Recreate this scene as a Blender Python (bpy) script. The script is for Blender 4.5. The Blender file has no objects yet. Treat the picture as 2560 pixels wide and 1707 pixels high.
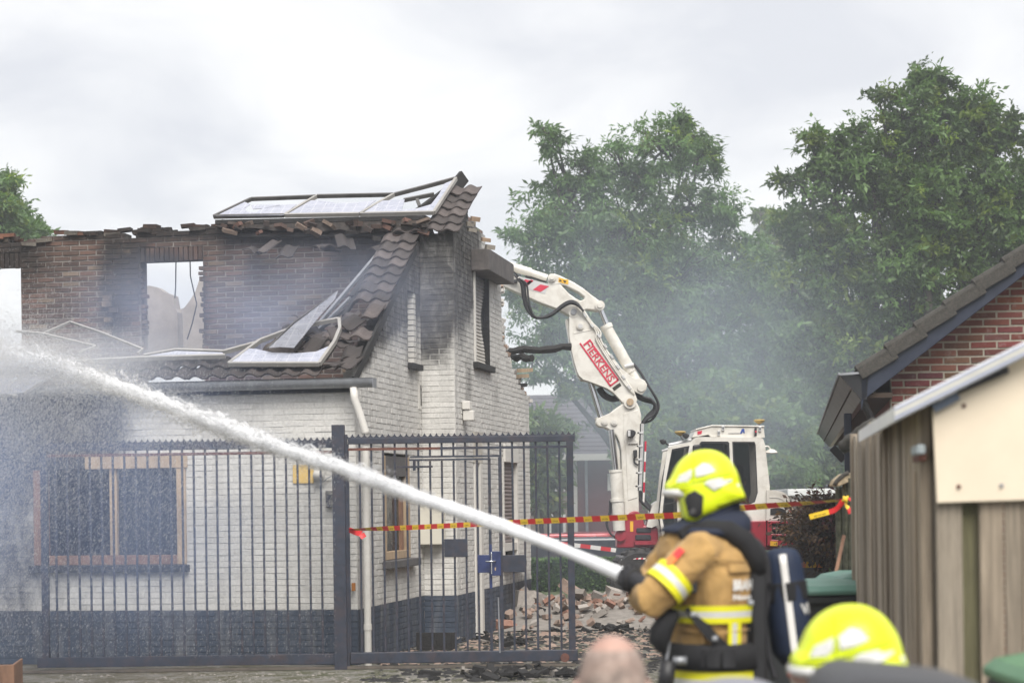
import bpy, bmesh, math, random
import numpy as np
from mathutils import Vector, Matrix
from mathutils.geometry import tessellate_polygon
random.seed(7); RNG = np.random.default_rng(11)
R = math.radians
scene = bpy.context.scene
COL = scene.collection

# ------------------------------------------------------------------ camera, world, sun, exposure
F, CX, CY, CAMZ, ROLL = 5000.0, 1280.0, 1259.0, 1.62, 0.0135      # measured on the 2560 x 1707 photograph
cam = bpy.data.cameras.new('camera')
cam.sensor_width = 36.0; cam.lens = F / 2560 * 36.0
cam.shift_y = (CY - 853.5) / 2560
cam.clip_start = 0.1; cam.clip_end = 600
cam.dof.use_dof = True; cam.dof.focus_distance = 25.0; cam.dof.aperture_fstop = 3.0
camo = bpy.data.objects.new('camera', cam); COL.objects.link(camo)
camo.matrix_world = Matrix.Translation((0, 0, CAMZ)) @ Matrix.Rotation(R(90), 4, 'X') @ Matrix.Rotation(-ROLL, 4, 'Z')
scene.camera = camo

SUN_EL, SUN_AZ = R(50), R(166)          # azimuth clockwise from +Y: behind the camera, to the right
world = bpy.data.worlds.new('World'); scene.world = world; world.use_nodes = True
wt = world.node_tree; wt.nodes.clear()
def wn(t, **kw):
    n = wt.nodes.new(t)
    for k, v in kw.items(): setattr(n, k, v)
    return n
sky = wn('ShaderNodeTexSky', sky_type='NISHITA', sun_disc=False, sun_elevation=SUN_EL, sun_rotation=SUN_AZ)
bg_sky = wn('ShaderNodeBackground'); bg_sky.inputs[1].default_value = 0.10
wt.links.new(sky.outputs[0], bg_sky.inputs[0])
tc = wn('ShaderNodeTexCoord'); sep = wn('ShaderNodeSeparateXYZ'); wt.links.new(tc.outputs['Generated'], sep.inputs[0])
def wm(op, a, b=None):
    n = wn('ShaderNodeMath', operation=op)
    for i, v in enumerate((a, b)):
        if v is None: continue
        if isinstance(v, (int, float)): n.inputs[i].default_value = v
        else: wt.links.new(v, n.inputs[i])
    return n.outputs[0]
hz = wm('ADD', wm('MAXIMUM', sep.outputs['Z'], 0.0), 0.16)         # flat cloud deck seen in perspective
cmb = wn('ShaderNodeCombineXYZ')
wt.links.new(wm('DIVIDE', sep.outputs['X'], hz), cmb.inputs[0]); wt.links.new(wm('DIVIDE', sep.outputs['Y'], hz), cmb.inputs[1])
n1 = wn('ShaderNodeTexNoise'); n1.inputs['Scale'].default_value = 2.3; n1.inputs['Detail'].default_value = 6; n1.inputs['Roughness'].default_value = 0.52
n1.inputs['Distortion'].default_value = 0.6
mp = wn('ShaderNodeMapping'); mp.inputs['Scale'].default_value = (1.0, 0.8, 1); mp.inputs['Location'].default_value = (0.35, 1.3, 0)
wt.links.new(cmb.outputs[0], mp.inputs[0]); wt.links.new(mp.outputs[0], n1.inputs[0])
cr = wn('ShaderNodeValToRGB'); e = cr.color_ramp.elements
e[0].position = 0.33; e[0].color = (0.735, 0.745, 0.785, 1)
e[1].position = 0.64; e[1].color = (0.985, 0.98, 0.975, 1)
wt.links.new(n1.outputs[0], cr.inputs[0])
bg_cl = wn('ShaderNodeBackground'); bg_cl.inputs[1].default_value = 0.62
wt.links.new(cr.outputs[0], bg_cl.inputs[0])
mx = wn('ShaderNodeMixShader'); mx.inputs[0].default_value = 0.94
wt.links.new(bg_sky.outputs[0], mx.inputs[1]); wt.links.new(bg_cl.outputs[0], mx.inputs[2])
wo = wn('ShaderNodeOutputWorld'); wt.links.new(mx.outputs[0], wo.inputs[0])

sun = bpy.data.lights.new('sun', 'SUN'); sun.energy = 2.6; sun.angle = R(38); sun.color = (1.0, 0.96, 0.9)
suno = bpy.data.objects.new('sun', sun); COL.objects.link(suno)
sd = Vector((math.sin(SUN_AZ) * math.cos(SUN_EL), math.cos(SUN_AZ) * math.cos(SUN_EL), math.sin(SUN_EL)))
suno.rotation_euler = sd.to_track_quat('Z', 'Y').to_euler(); suno.location = sd * 50

vs = scene.view_settings; vs.view_transform = 'Standard'; vs.look = 'None'; vs.exposure = 0.85; vs.gamma = 1.0; vs.use_curve_mapping = False
scene.render.engine = 'CYCLES'
cy = scene.cycles
cy.use_denoising = True; cy.max_bounces = 12; cy.diffuse_bounces = 8; cy.glossy_bounces = 3; cy.transmission_bounces = 8
cy.transparent_max_bounces = 32; cy.volume_bounces = 3; cy.volume_step_rate = 1.5; cy.volume_max_steps = 128
cy.caustics_reflective = False; cy.caustics_refractive = False

# ------------------------------------------------------------------ pixel -> place helpers (photograph pixels and a real distance)
_c, _s = math.cos(ROLL), math.sin(ROLL)
def ray(px, py):
    x, y = px - CX, CY - py
    return (x * _c + y * _s) / F, (-x * _s + y * _c) / F
def P(px, py, Y):
    u, v = ray(px, py); return Vector((u * Y, Y, CAMZ + v * Y))
def proj(p):
    u, v = p[0] / p[1] * F, (p[2] - CAMZ) / p[1] * F
    return CX + u * _c - v * _s, CY - (u * _s + v * _c)

# ------------------------------------------------------------------ mesh builder
class MB:
    def __init__(self): self.v, self.f, self.m, self.t, self.s = [], [], [], [], []
    def add(self, verts, faces, m=0, M=None, tint=None):
        o = len(self.v)
        if M is not None: verts = [M @ Vector(v) for v in verts]
        self.v += [tuple(v) for v in verts]
        for f in faces:
            self.f.append([i + o for i in f]); self.m.append(m); self.t.append(tint)
        return o
    def box(self, lo, hi, m=0, M=None, tint=None):
        x0, y0, z0 = lo; x1, y1, z1 = hi
        v = [(x0,y0,z0),(x1,y0,z0),(x1,y1,z0),(x0,y1,z0),(x0,y0,z1),(x1,y0,z1),(x1,y1,z1),(x0,y1,z1)]
        self.add(v, [(3,2,1,0),(4,5,6,7),(0,1,5,4),(1,2,6,5),(2,3,7,6),(3,0,4,7)], m, M, tint); return self
    def cbox(self, c, s, m=0, Rm=None, tint=None):
        M = Matrix.Translation(c) @ (Rm.to_4x4() if Rm is not None else Matrix.Identity(4))
        h = [a / 2 for a in s]; return self.box([-a for a in h], h, m, M, tint)
    def bar(self, a, b, w, h=None, m=0, up=(0,0,1), tint=None):         # rectangular bar a -> b
        a, b = Vector(a), Vector(b); d = (b - a); L = d.length; d.normalize(); h = h or w
        u = Vector(up)
        if abs(d.dot(u)) > .98: u = Vector((0,1,0))
        x = d.cross(u).normalized(); z = x.cross(d).normalized()
        v = []
        for p in (a, b):
            for sx, sz in ((-1,-1),(1,-1),(1,1),(-1,1)): v.append(p + x * (sx*w/2) + z * (sz*h/2))
        self.add(v, [(0,1,2,3),(7,6,5,4),(0,4,5,1),(1,5,6,2),(2,6,7,3),(3,7,4,0)], m, None, tint); return self
    def tube(self, pts, r, n=8, m=0, cap=True, sx=1.0):
        pts = [Vector(p) for p in pts]; rs = r if isinstance(r, (list, tuple)) else [r] * len(pts)
        o = len(self.v); prev = None
        for i, p in enumerate(pts):
            d = (pts[min(i+1, len(pts)-1)] - pts[max(i-1, 0)]).normalized()
            if prev is None:
                u = Vector((0,0,1)) if abs(d.z) < .9 else Vector((0,1,0))
                x = d.cross(u).normalized()
            else:
                x = (prev - d * prev.dot(d)).normalized()
            prev = x; y = d.cross(x)
            for k in range(n):
                a = 2*math.pi*k/n
                self.v.append(tuple(p + x*(math.cos(a)*rs[i]*sx) + y*(math.sin(a)*rs[i])))
        for i in range(len(pts)-1):
            for k in range(n):
                a, b = o+i*n+k, o+i*n+(k+1)%n
                self.f.append([a, b, b+n, a+n]); self.m.append(m); self.t.append(None)
        if cap:
            self.f.append([o+k for k in range(n)][::-1]); self.m.append(m); self.t.append(None)
            e_ = o+(len(pts)-1)*n
            self.f.append([e_+k for k in range(n)]); self.m.append(m); self.t.append(None)
        return self
    def rings(self, rings, m=0, cap=True, ms=None):                     # loft of equal-length closed rings
        o = len(self.v); n = len(rings[0])
        for r_ in rings: self.v += [tuple(p) for p in r_]
        for i in range(len(rings)-1):
            for k in range(n):
                a, b = o+i*n+k, o+i*n+(k+1)%n
                self.f.append([a, b, b+n, a+n]); self.m.append(ms[i] if ms else m); self.t.append(None)
        if cap:
            self.f.append([o+k for k in range(n)][::-1]); self.m.append(m); self.t.append(None)
            e_ = o+(len(rings)-1)*n
            self.f.append([e_+k for k in range(n)]); self.m.append(m); self.t.append(None)
        return self
    def prism(self, poly, to3, d, m=0, holes=()):                       # polygon (2-D) -> to3(x, y, 0..1) extruded by to3's third argument
        loops = [list(poly)] + [list(h) for h in holes]
        flat = [p for l in loops for p in l]
        tris = tessellate_polygon([[Vector((p[0], p[1], 0)) for p in l] for l in loops])
        n = len(flat); o = len(self.v)
        self.v += [tuple(to3(p[0], p[1], 0)) for p in flat] + [tuple(to3(p[0], p[1], d)) for p in flat]
        for t in tris:
            for q in ([o+i for i in t], [o+n+i for i in reversed(t)]):
                self.f.append(q); self.m.append(m); self.t.append(None)
        s = 0
        for l in loops:
            k = len(l)
            for i in range(k):
                a, b = o+s+i, o+s+(i+1) % k
                self.f.append([a, b, b+n, a+n]); self.m.append(m); self.t.append(None)
            s += k
        return self
    def build(self, name, mats, parent=None, smooth=False, bevel=0, kind=None, fix=True, autosmooth=None):
        me = bpy.data.meshes.new(name)
        me.from_pydata(self.v, [], self.f); 
        if not isinstance(mats, (list, tuple)): mats = [mats]
        for mt in mats: me.materials.append(mt)
        if any(self.m): me.polygons.foreach_set('material_index', self.m)
        if any(t is not None for t in self.t):
            at = me.attributes.new('tint', 'FLOAT_COLOR', 'FACE')
            at.data.foreach_set('color', np.array([(t if t is not None else (1,1,1)) + (1,) if t is None or len(t) == 3 else t for t in self.t], dtype=np.float32).ravel())
        if self.s:
            at = me.attributes.new('soot', 'FLOAT', 'POINT'); at.data.foreach_set('value', np.array(self.s, dtype=np.float32))
        if fix:
            bm = bmesh.new(); bm.from_mesh(me); bmesh.ops.recalc_face_normals(bm, faces=bm.faces); bm.to_mesh(me); bm.free()
        if smooth: me.polygons.foreach_set('use_smooth', [True] * len(me.polygons))
        me.update()
        o = bpy.data.objects.new(name, me); COL.objects.link(o)
        if parent is not None: o.parent = parent
        if bevel:
            b = o.modifiers.new('bevel', 'BEVEL'); b.width = bevel; b.segments = 2; b.limit_method = 'ANGLE'; b.angle_limit = R(35)
            b.harden_normals = False
        if autosmooth:
            me.polygons.foreach_set('use_smooth', [True] * len(me.polygons)); me.set_sharp_from_angle(angle=R(autosmooth))
        if kind: o['kind'] = kind
        return o

def thing(name, label, cat, loc=(0,0,0), rz=0, group=None):
    o = bpy.data.objects.new(name, None); COL.objects.link(o); o.empty_display_size = 0.1
    o.location = loc; o.rotation_euler = (0, 0, rz); o['label'] = label; o['category'] = cat
    if group: o['group'] = group
    return o
def tag(o, label, cat, group=None, kind=None):
    o['label'] = label; o['category'] = cat
    if group: o['group'] = group
    if kind: o['kind'] = kind
    return o
def np_mesh(name, verts, faces, mats, parent=None, kind=None, tint=None, smooth=False):
    """verts (n,3), faces (m,k) arrays"""
    me = bpy.data.meshes.new(name); nv, (nf, k) = len(verts), faces.shape
    me.vertices.add(nv); me.vertices.foreach_set('co', np.ascontiguousarray(verts, dtype=np.float32).ravel())
    me.loops.add(nf*k); me.loops.foreach_set('vertex_index', np.ascontiguousarray(faces, dtype=np.int32).ravel())
    me.polygons.add(nf); me.polygons.foreach_set('loop_start', np.arange(0, nf*k, k, dtype=np.int32))
    if smooth: me.polygons.foreach_set('use_smooth', np.ones(nf, dtype=bool))
    me.update(calc_edges=True)
    for mt in (mats if isinstance(mats, (list, tuple)) else [mats]): me.materials.append(mt)
    if tint is not None:
        at = me.attributes.new('tint', 'FLOAT_COLOR', 'FACE')
        at.data.foreach_set('color', np.concatenate([tint, np.ones((nf,1))], 1).astype(np.float32).ravel())
    o = bpy.data.objects.new(name, me); COL.objects.link(o)
    if parent is not None: o.parent = parent
    if kind: o['kind'] = kind
    return o

# ------------------------------------------------------------------ materials
class NT:
    def __init__(self, name):
        self.mat = bpy.data.materials.new(name); self.mat.use_nodes = True; self.t = self.mat.node_tree
        self.b = self.t.nodes['Principled BSDF']; self.out = self.t.nodes['Material Output']
    def n(self, typ, **kw):
        x = self.t.nodes.new(typ)
        for k, v in kw.items():
            if k.startswith('i_'): x.inputs[k[2:].replace('_', ' ')].default_value = v
            else: setattr(x, k, v)
        return x
    def l(self, a, b): self.t.links.new(a, b); return self
    def co(self, scale=(1,1,1)):
        c = self.n('ShaderNodeTexCoord'); m = self.n('ShaderNodeMapping'); m.inputs['Scale'].default_value = scale
        self.l(c.outputs['Object'], m.inputs[0]); return m.outputs[0]
    def noise(self, scale, detail=5, rough=.6, vec=None, dist=0):
        x = self.n('ShaderNodeTexNoise'); x.inputs['Scale'].default_value = scale; x.inputs['Detail'].default_value = detail
        x.inputs['Roughness'].default_value = rough; x.inputs['Distortion'].default_value = dist
        self.l(vec if vec is not None else self.co(), x.inputs[0]); return x.outputs[0]
    def ramp(self, fac, p0, p1, c0=(0,0,0,1), c1=(1,1,1,1)):
        x = self.n('ShaderNodeValToRGB'); e = x.color_ramp.elements
        e[0].position, e[1].position = p0, p1; e[0].color, e[1].color = c0, c1
        self.l(fac, x.inputs[0]); return x.outputs[0]
    def mix(self, fac, a, b, blend='MIX'):
        x = self.n('ShaderNodeMix', data_type='RGBA', blend_type=blend)
        for s, v in ((x.inputs[0], fac), (x.inputs[6], a), (x.inputs[7], b)):
            if isinstance(v, (int, float)): s.default_value = v
            elif isinstance(v, (tuple, list)): s.default_value = tuple(v) + (1,) if len(v) == 3 else v
            else: self.l(v, s)
        return x.outputs[2]
    def math(self, op, a, b=0):
        x = self.n('ShaderNodeMath', operation=op, use_clamp=(op != 'SUBTRACT'))
        for i, v in enumerate((a, b)):
            if isinstance(v, (int, float)): x.inputs[i].default_value = v
            else: self.l(v, x.inputs[i])
        return x.outputs[0]
    def attr(self, name, col=True):
        x = self.n('ShaderNodeAttribute', attribute_name=name); return x.outputs['Color' if col else 'Fac']
    def bump(self, h, strength=.3, dist=.01):
        x = self.n('ShaderNodeBump'); x.inputs['Strength'].default_value = strength; x.inputs['Distance'].default_value = dist
        self.l(h, x.inputs['Height']); self.l(x.outputs[0], self.b.inputs['Normal'])

def mat(name, c, var=.18, scale=6, rough=.7, metal=0, bump=0, bscale=60, dirt=None, damt=.4, dscale=3, stretch=(1,1,1), spec=.5, tint=False, coat=0, rvar=.1):
    n = NT(name); b = n.b
    vec = n.co(stretch)
    f = n.noise(scale, 6, .65, vec)
    lo = tuple(max(0, x*(1-var)) for x in c); hi = tuple(min(1, x*(1+var)) for x in c)
    col = n.mix(n.ramp(f, .3, .7), lo, hi)
    if tint: col = n.mix(1.0, col, n.attr('tint'), 'MULTIPLY')
    if dirt:
        d = n.noise(dscale, 8, .7, vec, .4)
        col = n.mix(n.math('MULTIPLY', n.ramp(d, .45, .75), damt), col, dirt)
    n.l(col, b.inputs['Base Color'])
    b.inputs['Metallic'].default_value = metal; b.inputs['Specular IOR Level'].default_value = spec
    r = n.n('ShaderNodeMapRange'); r.inputs[3].default_value = max(.02, rough - rvar); r.inputs[4].default_value = min(1, rough + rvar)
    n.l(f, r.inputs[0]); n.l(r.outputs[0], b.inputs['Roughness'])
    if coat: b.inputs['Coat Weight'].default_value = coat; b.inputs['Coat Roughness'].default_value = .15
    if bump: n.bump(n.noise(bscale, 5, .6, vec), bump, .01)
    return n.mat

def brick_mat(name, rough=.85, stain=None, wash=0, bscale=70):
    n = NT(name)
    col = n.attr('tint')
    f = n.noise(38, 6, .7); col = n.mix(n.ramp(f, .3, .75), n.mix(.30, col, (0,0,0)), col)
    if stain:                                    # rain streaks and grime on the paint
        st = n.noise(5, 6, .7, n.co((1, 1, .13)), .3)
        col = n.mix(n.math('MULTIPLY', n.ramp(st, .48, .8), .55), col, stain)
    if wash:                                     # lime bloom on facing bricks
        w = n.noise(9, 7, .75); col = n.mix(n.math('MULTIPLY', n.ramp(w, .55, .8), wash), col, (.5, .45, .42))
    so = n.attr('soot', False)
    sn = n.noise(7, 8, .75, n.co((1, 1, .6)), .5)
    k = n.math('SUBTRACT', n.math('MULTIPLY', so, 1.9), n.math('MULTIPLY', sn, .95))
    k2 = n.n('ShaderNodeMapRange', interpolation_type='SMOOTHSTEP'); k2.inputs[1].default_value = -.12; k2.inputs[2].default_value = .62; k2.inputs[4].default_value = .95
    n.l(k, k2.inputs[0])
    soft = n.noise(45, 4, .6)
    col = n.mix(k2.outputs[0], col, n.mix(soft, (.009, .008, .008), (.036, .032, .030)))
    n.l(col, n.b.inputs['Base Color']); n.b.inputs['Roughness'].default_value = rough; n.b.inputs['Specular IOR Level'].default_value = .25
    n.bump(n.noise(bscale, 6, .7), .35, .008)
    return n.mat

M = {}
M['paintbrick'] = brick_mat('painted_brick', .7, (.30, .29, .275))
M['brownbrick'] = brick_mat('scorched_brick', .9)
M['redbrick'] = brick_mat('red_brick', .88, None, .55)
M['black_metal'] = mat('black_painted_steel', (.022, .028, .045), .3, 14, .5, 0, .1, 80, (.11, .055, .035), .35, 9)
M['rust_metal'] = mat('rusted_steel', (.12, .045, .03), .4, 20, .8, 0, .2, 90, (.03, .03, .035), .5, 6)
M['blue_metal'] = mat('blue_painted_lock', (.018, .03, .10), .3, 12, .45)
M['chrome'] = mat('bare_steel', (.62, .63, .65), .08, 8, .22, 1)
M['zinc'] = mat('weathered_zinc', (.31, .32, .34), .2, 7, .5, .6, .05, 40, (.1, .1, .1), .4)
M['pvc'] = mat('painted_pipe', (.62, .60, .56), .08, 5, .5, 0, 0, 60, (.35, .33, .3), .3, 5)
M['tile'] = mat('fired_clay_tile', (.074, .062, .059), .35, 9, .85, 0, .3, 70, (.022, .02, .02), .7, 4, tint=True)
M['char'] = mat('charred_wood', (.016, .015, .015), .5, 18, .8, 0, .8, 45)
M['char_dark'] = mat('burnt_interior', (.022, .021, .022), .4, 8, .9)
M['wood_pale'] = mat('bare_wood_frame', (.42, .31, .20), .2, 6, .7, 0, .2, 50, (.12, .07, .04), .45, 4, (3, 3, .6))
M['wood_brown'] = mat('heat_browned_wood', (.22, .12, .075), .3, 6, .75, 0, .3, 50, (.04, .03, .025), .5, 4, (3, 3, .6))
M['wood_grey'] = mat('weathered_board', (.34, .285, .22), .35, 9, .9, 0, .9, 26, (.085, .068, .05), .6, 5, (9, 9, .3), tint=True)
M['moss_wood'] = mat('mossy_concrete_post', (.060, .062, .040), .4, 22, .95, 0, .6, 80, (.26, .25, .18), .5, 30)
M['cream'] = mat('cream_sheet', (.74, .64, .50), .05, 3, .55, 0, .05, 8, (.55, .44, .32), .25, 2)
M['white_paint'] = mat('machine_white', (.66, .64, .59), .05, 4, .38, 0, 0, 60, (.30, .26, .20), .55, 4.5, coat=.2)
M['red_paint'] = mat('machine_red', (.30, .018, .035), .15, 5, .4, 0, 0, 60, (.10, .03, .03), .4, 3, coat=.2)
M['decal_red'] = mat('red_decal', (.52, .025, .06), .06, 6, .45)
M['silver_decal'] = mat('reflective_grey', (.50, .50, .50), .05, 6, .35)
M['yellow_decal'] = mat('yellow_sticker', (.72, .40, .02), .05, 6, .5)
M['black_rubber'] = mat('black_rubber', (.020, .020, .024), .3, 20, .62, 0, .2, 80)
M['tyre'] = mat('dusty_tyre', (.028, .027, .027), .4, 12, .85, 0, .3, 60, (.11, .10, .09), .4, 8)
M['black_plastic'] = mat('black_plastic', (.014, .014, .016), .25, 12, .5)
M['webbing'] = mat('black_webbing', (.010, .010, .012), .3, 60, .85, 0, .4, 300)
M['grey_box'] = mat('grey_box_steel', (.075, .075, .08), .2, 7, .55, 0, 0, 60, (.2, .19, .18), .3, 4)
M['blue_barge'] = mat('blue_bargeboard', (.007, .013, .032), .2, 3, .5, 0, .05, 30, (.05, .06, .08), .3, 6)
M['dark_gutter'] = mat('dark_soffit', (.015, .015, .017), .3, 7, .32, 0, .05, 30)
M['brown_soffit'] = mat('brown_soffit', (.03, .017, .009), .3, 7, .75, 0, .1, 30)
M['old_tile'] = mat('lichened_concrete_tile', (.045, .042, .038), .45, 26, .95, 0, .8, 90, (.15, .135, .105), .45, 60)
M['mortar'] = mat('pale_mortar', (.40, .37, .32), .15, 20, .95, 0, .4, 120)
M['plaster'] = mat('smoked_plaster', (.38, .34, .30), .22, 4, .9, 0, .4, 20, (.20, .16, .13), .5, 3)
M['green_bin'] = mat('green_bin_lid', (.085, .19, .15), .12, 4, .5, 0, 0, 60, (.2, .27, .25), .4, 5)
M['dark_bin'] = mat('dark_bin_body', (.030, .034, .036), .2, 5, .55)
M['tape_red'] = mat('tape_red', (.60, .018, .02), .1, 5, .4)
M['tape_yellow'] = mat('tape_yellow', (.85, .55, .03), .08, 5, .4)
M['tape_white'] = mat('tape_white', (.75, .73, .70), .05, 5, .4)
M['ink'] = mat('black_ink', (.02, .018, .012), .1, 5, .6)
M['white_ink'] = mat('white_ink', (.75, .75, .74), .05, 5, .6)
M['skin'] = mat('skin', (.40, .235, .185), .25, 16, .5, 0, .1, 80, (.46, .34, .29), .8, 9)
M['hair_grey'] = mat('thin_hair', (.30, .235, .20), .6, 34, .7, 0, .6, 160, (.40, .26, .21), .7, 12)
M['navy'] = mat('navy_cloth', (.013, .018, .038), .25, 14, .85, 0, .3, 90)
M['navy_cover'] = mat('navy_cylinder_cover', (.010, .020, .050), .25, 10, .7, 0, .3, 60)
M['reflect'] = mat('silver_reflective', (.62, .62, .60), .05, 30, .4)
M['hv_yellow'] = mat('yellow_reflective_edge', (.78, .74, .015), .06, 10, .6)
M['cover'] = mat('dark_grey_moulding', (.045, .046, .050), .1, 4, .5)
M['stone_grey'] = mat('grey_stone_sill', (.09, .085, .085), .25, 9, .8, 0, .3, 50)
# ================================================================== THE BURNT HOUSE
TH = R(10.5)
HC = P(893, 1400, 20.4); HC.z = 0
HM = Matrix.Translation(HC) @ Matrix.Rotation(-TH, 4, 'Z'); HMI = HM.inverted()
house = thing('burnt_house', 'burnt-out white painted brick house with roof gone and sooty gable', 'house', HC, -TH)
_ho = HMI @ Vector((0, 0, CAMZ))
def hp(px, py, axis, val):
    u, v = ray(px, py); d = HMI.to_3x3() @ Vector((u, 1, v)); i = 'xyz'.index(axis)
    return _ho + d * ((val - _ho[i]) / d[i])
ROOF_Z, ROOF_K = 2.98, 0.605
PHI = math.atan(ROOF_K)
RF = Matrix(((1,0,0,0), (0,math.cos(PHI),-math.sin(PHI),0), (0,math.sin(PHI),math.cos(PHI),ROOF_Z), (0,0,0,1)))   # roof frame: x, up-slope, normal
def hroof(px, py, off=0.0):
    u, v = ray(px, py); d = HMI.to_3x3() @ Vector((u, 1, v)); n = Vector((0, -math.sin(PHI), math.cos(PHI)))
    p0 = Vector((0, 0, ROOF_Z)) + n * off
    return _ho + d * ((p0 - _ho).dot(n) / d.dot(n))

# soot: smoke stains on the masonry, each with a place and an extent
SOOT = {
 'side': [(1000, 690, 70, 130, 1.0), (1035, 620, 70, 170, 1.0), (905, 860, 30, 60, .95), (950, 770, 38, 90, 1.0), (985, 730, 38, 100, 1.0), (1030, 820, 18, 130, .6)],
 'block_front': [(1095, 600, 120, 210, 1.0), (1070, 770, 70, 120, 1.0), (1085, 840, 50, 80, .75)],
 'block_side': [(1148, 560, 34, 260, 1.0), (1165, 600, 34, 200, .95), (1195, 560, 40, 60, .5), (1172, 960, 12, 120, .40), (1215, 720, 14, 140, .4), (1240, 960, 10, 110, .35), (1262, 1120, 16, 200, .25), (1300, 1480, 60, 60, .5)],
 'front': [(0, 1380, 240, 260, .50), (60, 1060, 195, 170, 1.5), (150, 1120, 110, 110, 1.1), (300, 1190, 180, 26, .4), (860, 970, 40, 30, .3), (260, 1425, 190, 16, .5)],
 'brown': [(40, 640, 110, 110, .55), (500, 560, 700, 45, .75), (285, 700, 40, 200, .75), (345, 660, 26, 120, .7), (960, 620, 130, 90, .85), (740, 600, 280, 22, .6), (505, 760, 14, 150, .6), (400, 660, 110, 16, .7), (130, 660, 120, 60, .3)],
 'top': [(1190, 590, 60, 60, .4)], 'none': []}
def soot_at(kind, p):
    if kind == 'none': return 0.0
    x, y = proj(HM @ Vector(p)); s = 0
    if kind == 'front' and y < 1185: s = 1.0/(1+math.exp(min(40, (x-252)/5.0)))
    for cx_, cy_, rx, ry, k in SOOT[kind]:
        q = ((x-cx_)/rx)**2 + ((y-cy_)/ry)**2
        s = max(s, k * math.exp(-q*.75))
    return min(1.0, s)

BRICKS = []          # (projected size, MB, material): the largest become single parts
def intervals(poly, holes, z):
    xs = []
    n = len(poly)
    for i in range(n):
        (x0, z0), (x1, z1) = poly[i], poly[(i+1) % n]
        if (z0 <= z < z1) or (z1 <= z < z0): xs.append(x0 + (z-z0)/(z1-z0)*(x1-x0))
    xs.sort(); iv = [(xs[i], xs[i+1]) for i in range(0, len(xs)-1, 2)]
    for (a, b, c, d) in holes:
        if c <= z < d:
            nv = []
            for (s, e_) in iv:
                if b <= s or a >= e_: nv.append((s, e_)); continue
                if s < a: nv.append((s, a))
                if e_ > b: nv.append((b, e_))
            iv = nv
    return iv
def brick_solid(mb, to3, a, b, z0, z1, d0, d1, tint, kind, jit=.0022, ins=.0035):
    j = lambda: random.uniform(-jit, jit)
    back = [(a, z0), (b, z0), (b, z1), (a, z1)]
    front = [(a+ins+j(), z0+ins+j()), (b-ins+j(), z0+ins+j()), (b-ins+j(), z1-ins+j()), (a+ins+j(), z1-ins+j())]
    v = [to3(x, z, d0) for x, z in back] + [to3(x, z, d1+j()) for x, z in front]
    mb.add(v, [(4,5,6,7), (0,1,5,4), (1,2,6,5), (2,3,7,6), (3,0,4,7)], 0, None, tint)
    mb.s += [soot_at(kind, p) for p in v]
def brick_wall(parent, name, poly, to3, tintf, kind, material, holes=(), course=.0625, L=.217, thick=.2, joint=.009, proud=.0, pick=True, store=None, mortar=None, mdep=-.0025, rel=.0038):
    zmin = min(p[1] for p in poly); zmax = max(p[1] for p in poly)
    body = MB(); k0 = int(math.floor(zmin/course))
    for k in range(k0, int(zmax/course)+1):
        za, zb = k*course, (k+1)*course; zm = (za+zb)/2
        za, zb = max(za, zmin), min(zb, zmax)
        if zb - za < .015: continue
        for (s, e_) in intervals(poly, holes, min(max(zm, zmin+.001), zmax-.001)):
            if e_ - s < .02: continue
            # mortar bed behind the bricks, cut in lengths so that stains can follow it
            n = max(1, int((e_-s)/.3))
            for q in range(n):
                a, b = s+(e_-s)*q/n, s+(e_-s)*(q+1)/n
                v = [to3(x, z, d) for d in (mdep, -thick) for x, z in ((a, za), (b, za), (b, zb), (a, zb))]
                t = mortar(a, zm) if mortar else tuple(c*.93 for c in tintf(a, zm)[:3])
                body.add(v, [(0,1,2,3), (7,6,5,4), (0,4,5,1), (1,5,6,2), (2,6,7,3), (3,7,4,0)], 0, None, t)
                body.s += [soot_at(kind, p) for p in v]
            x = math.floor(s/L)*L + (L/2 if k % 2 else 0)
            if x > s: x -= L
            while x < e_:
                a, b = max(x, s), min(x+L, e_); x += L
                if b - a < .03: continue
                jj = joint/2
                mb = MB(); t = tintf((a+b)/2, zm)
                zo = random.uniform(-.0012, .0012)
                brick_solid(mb, to3, a+jj, b-jj, za+jj+zo, zb-jj+zo, -.012, proud+random.uniform(0, rel), t, kind, ins=.0026 if rel < .004 else .0035)
                c = proj(HM @ to3((a+b)/2, zm, 0)) if store is None else None
                p = HM @ to3((a+b)/2, zm, 0)
                p1, p2 = proj(HM @ to3(a, zm, 0)), proj(HM @ to3(b, zm, 0))
                area = abs(p2[0]-p1[0]) * F/p.y * (zb-za)
                ok = pick and 0 < p1[0] < 2560 and 0 < p1[1] < 1707
                (BRICKS if store is None else store).append((area if ok else 0, mb, material))
    return body.build(name, material, parent, fix=False)

def whitetint(u, z):
    j = random.uniform(.94, 1.05)
    if z < .535: return (.062*j, .079*j, .112*j)
    return (.70*j, .685*j, .65*j)
def browntint(u, z):
    j = random.uniform(.7, 1.2); h = random.random()
    base = (.120, .080, .064) if h < .65 else ((.145, .088, .068) if h < .92 else (.18, .135, .10))
    return tuple(c*j for c in base)
def mortarbrown(u, z): j = random.uniform(.85, 1.1); return (.29*j, .26*j, .235*j)

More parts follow.
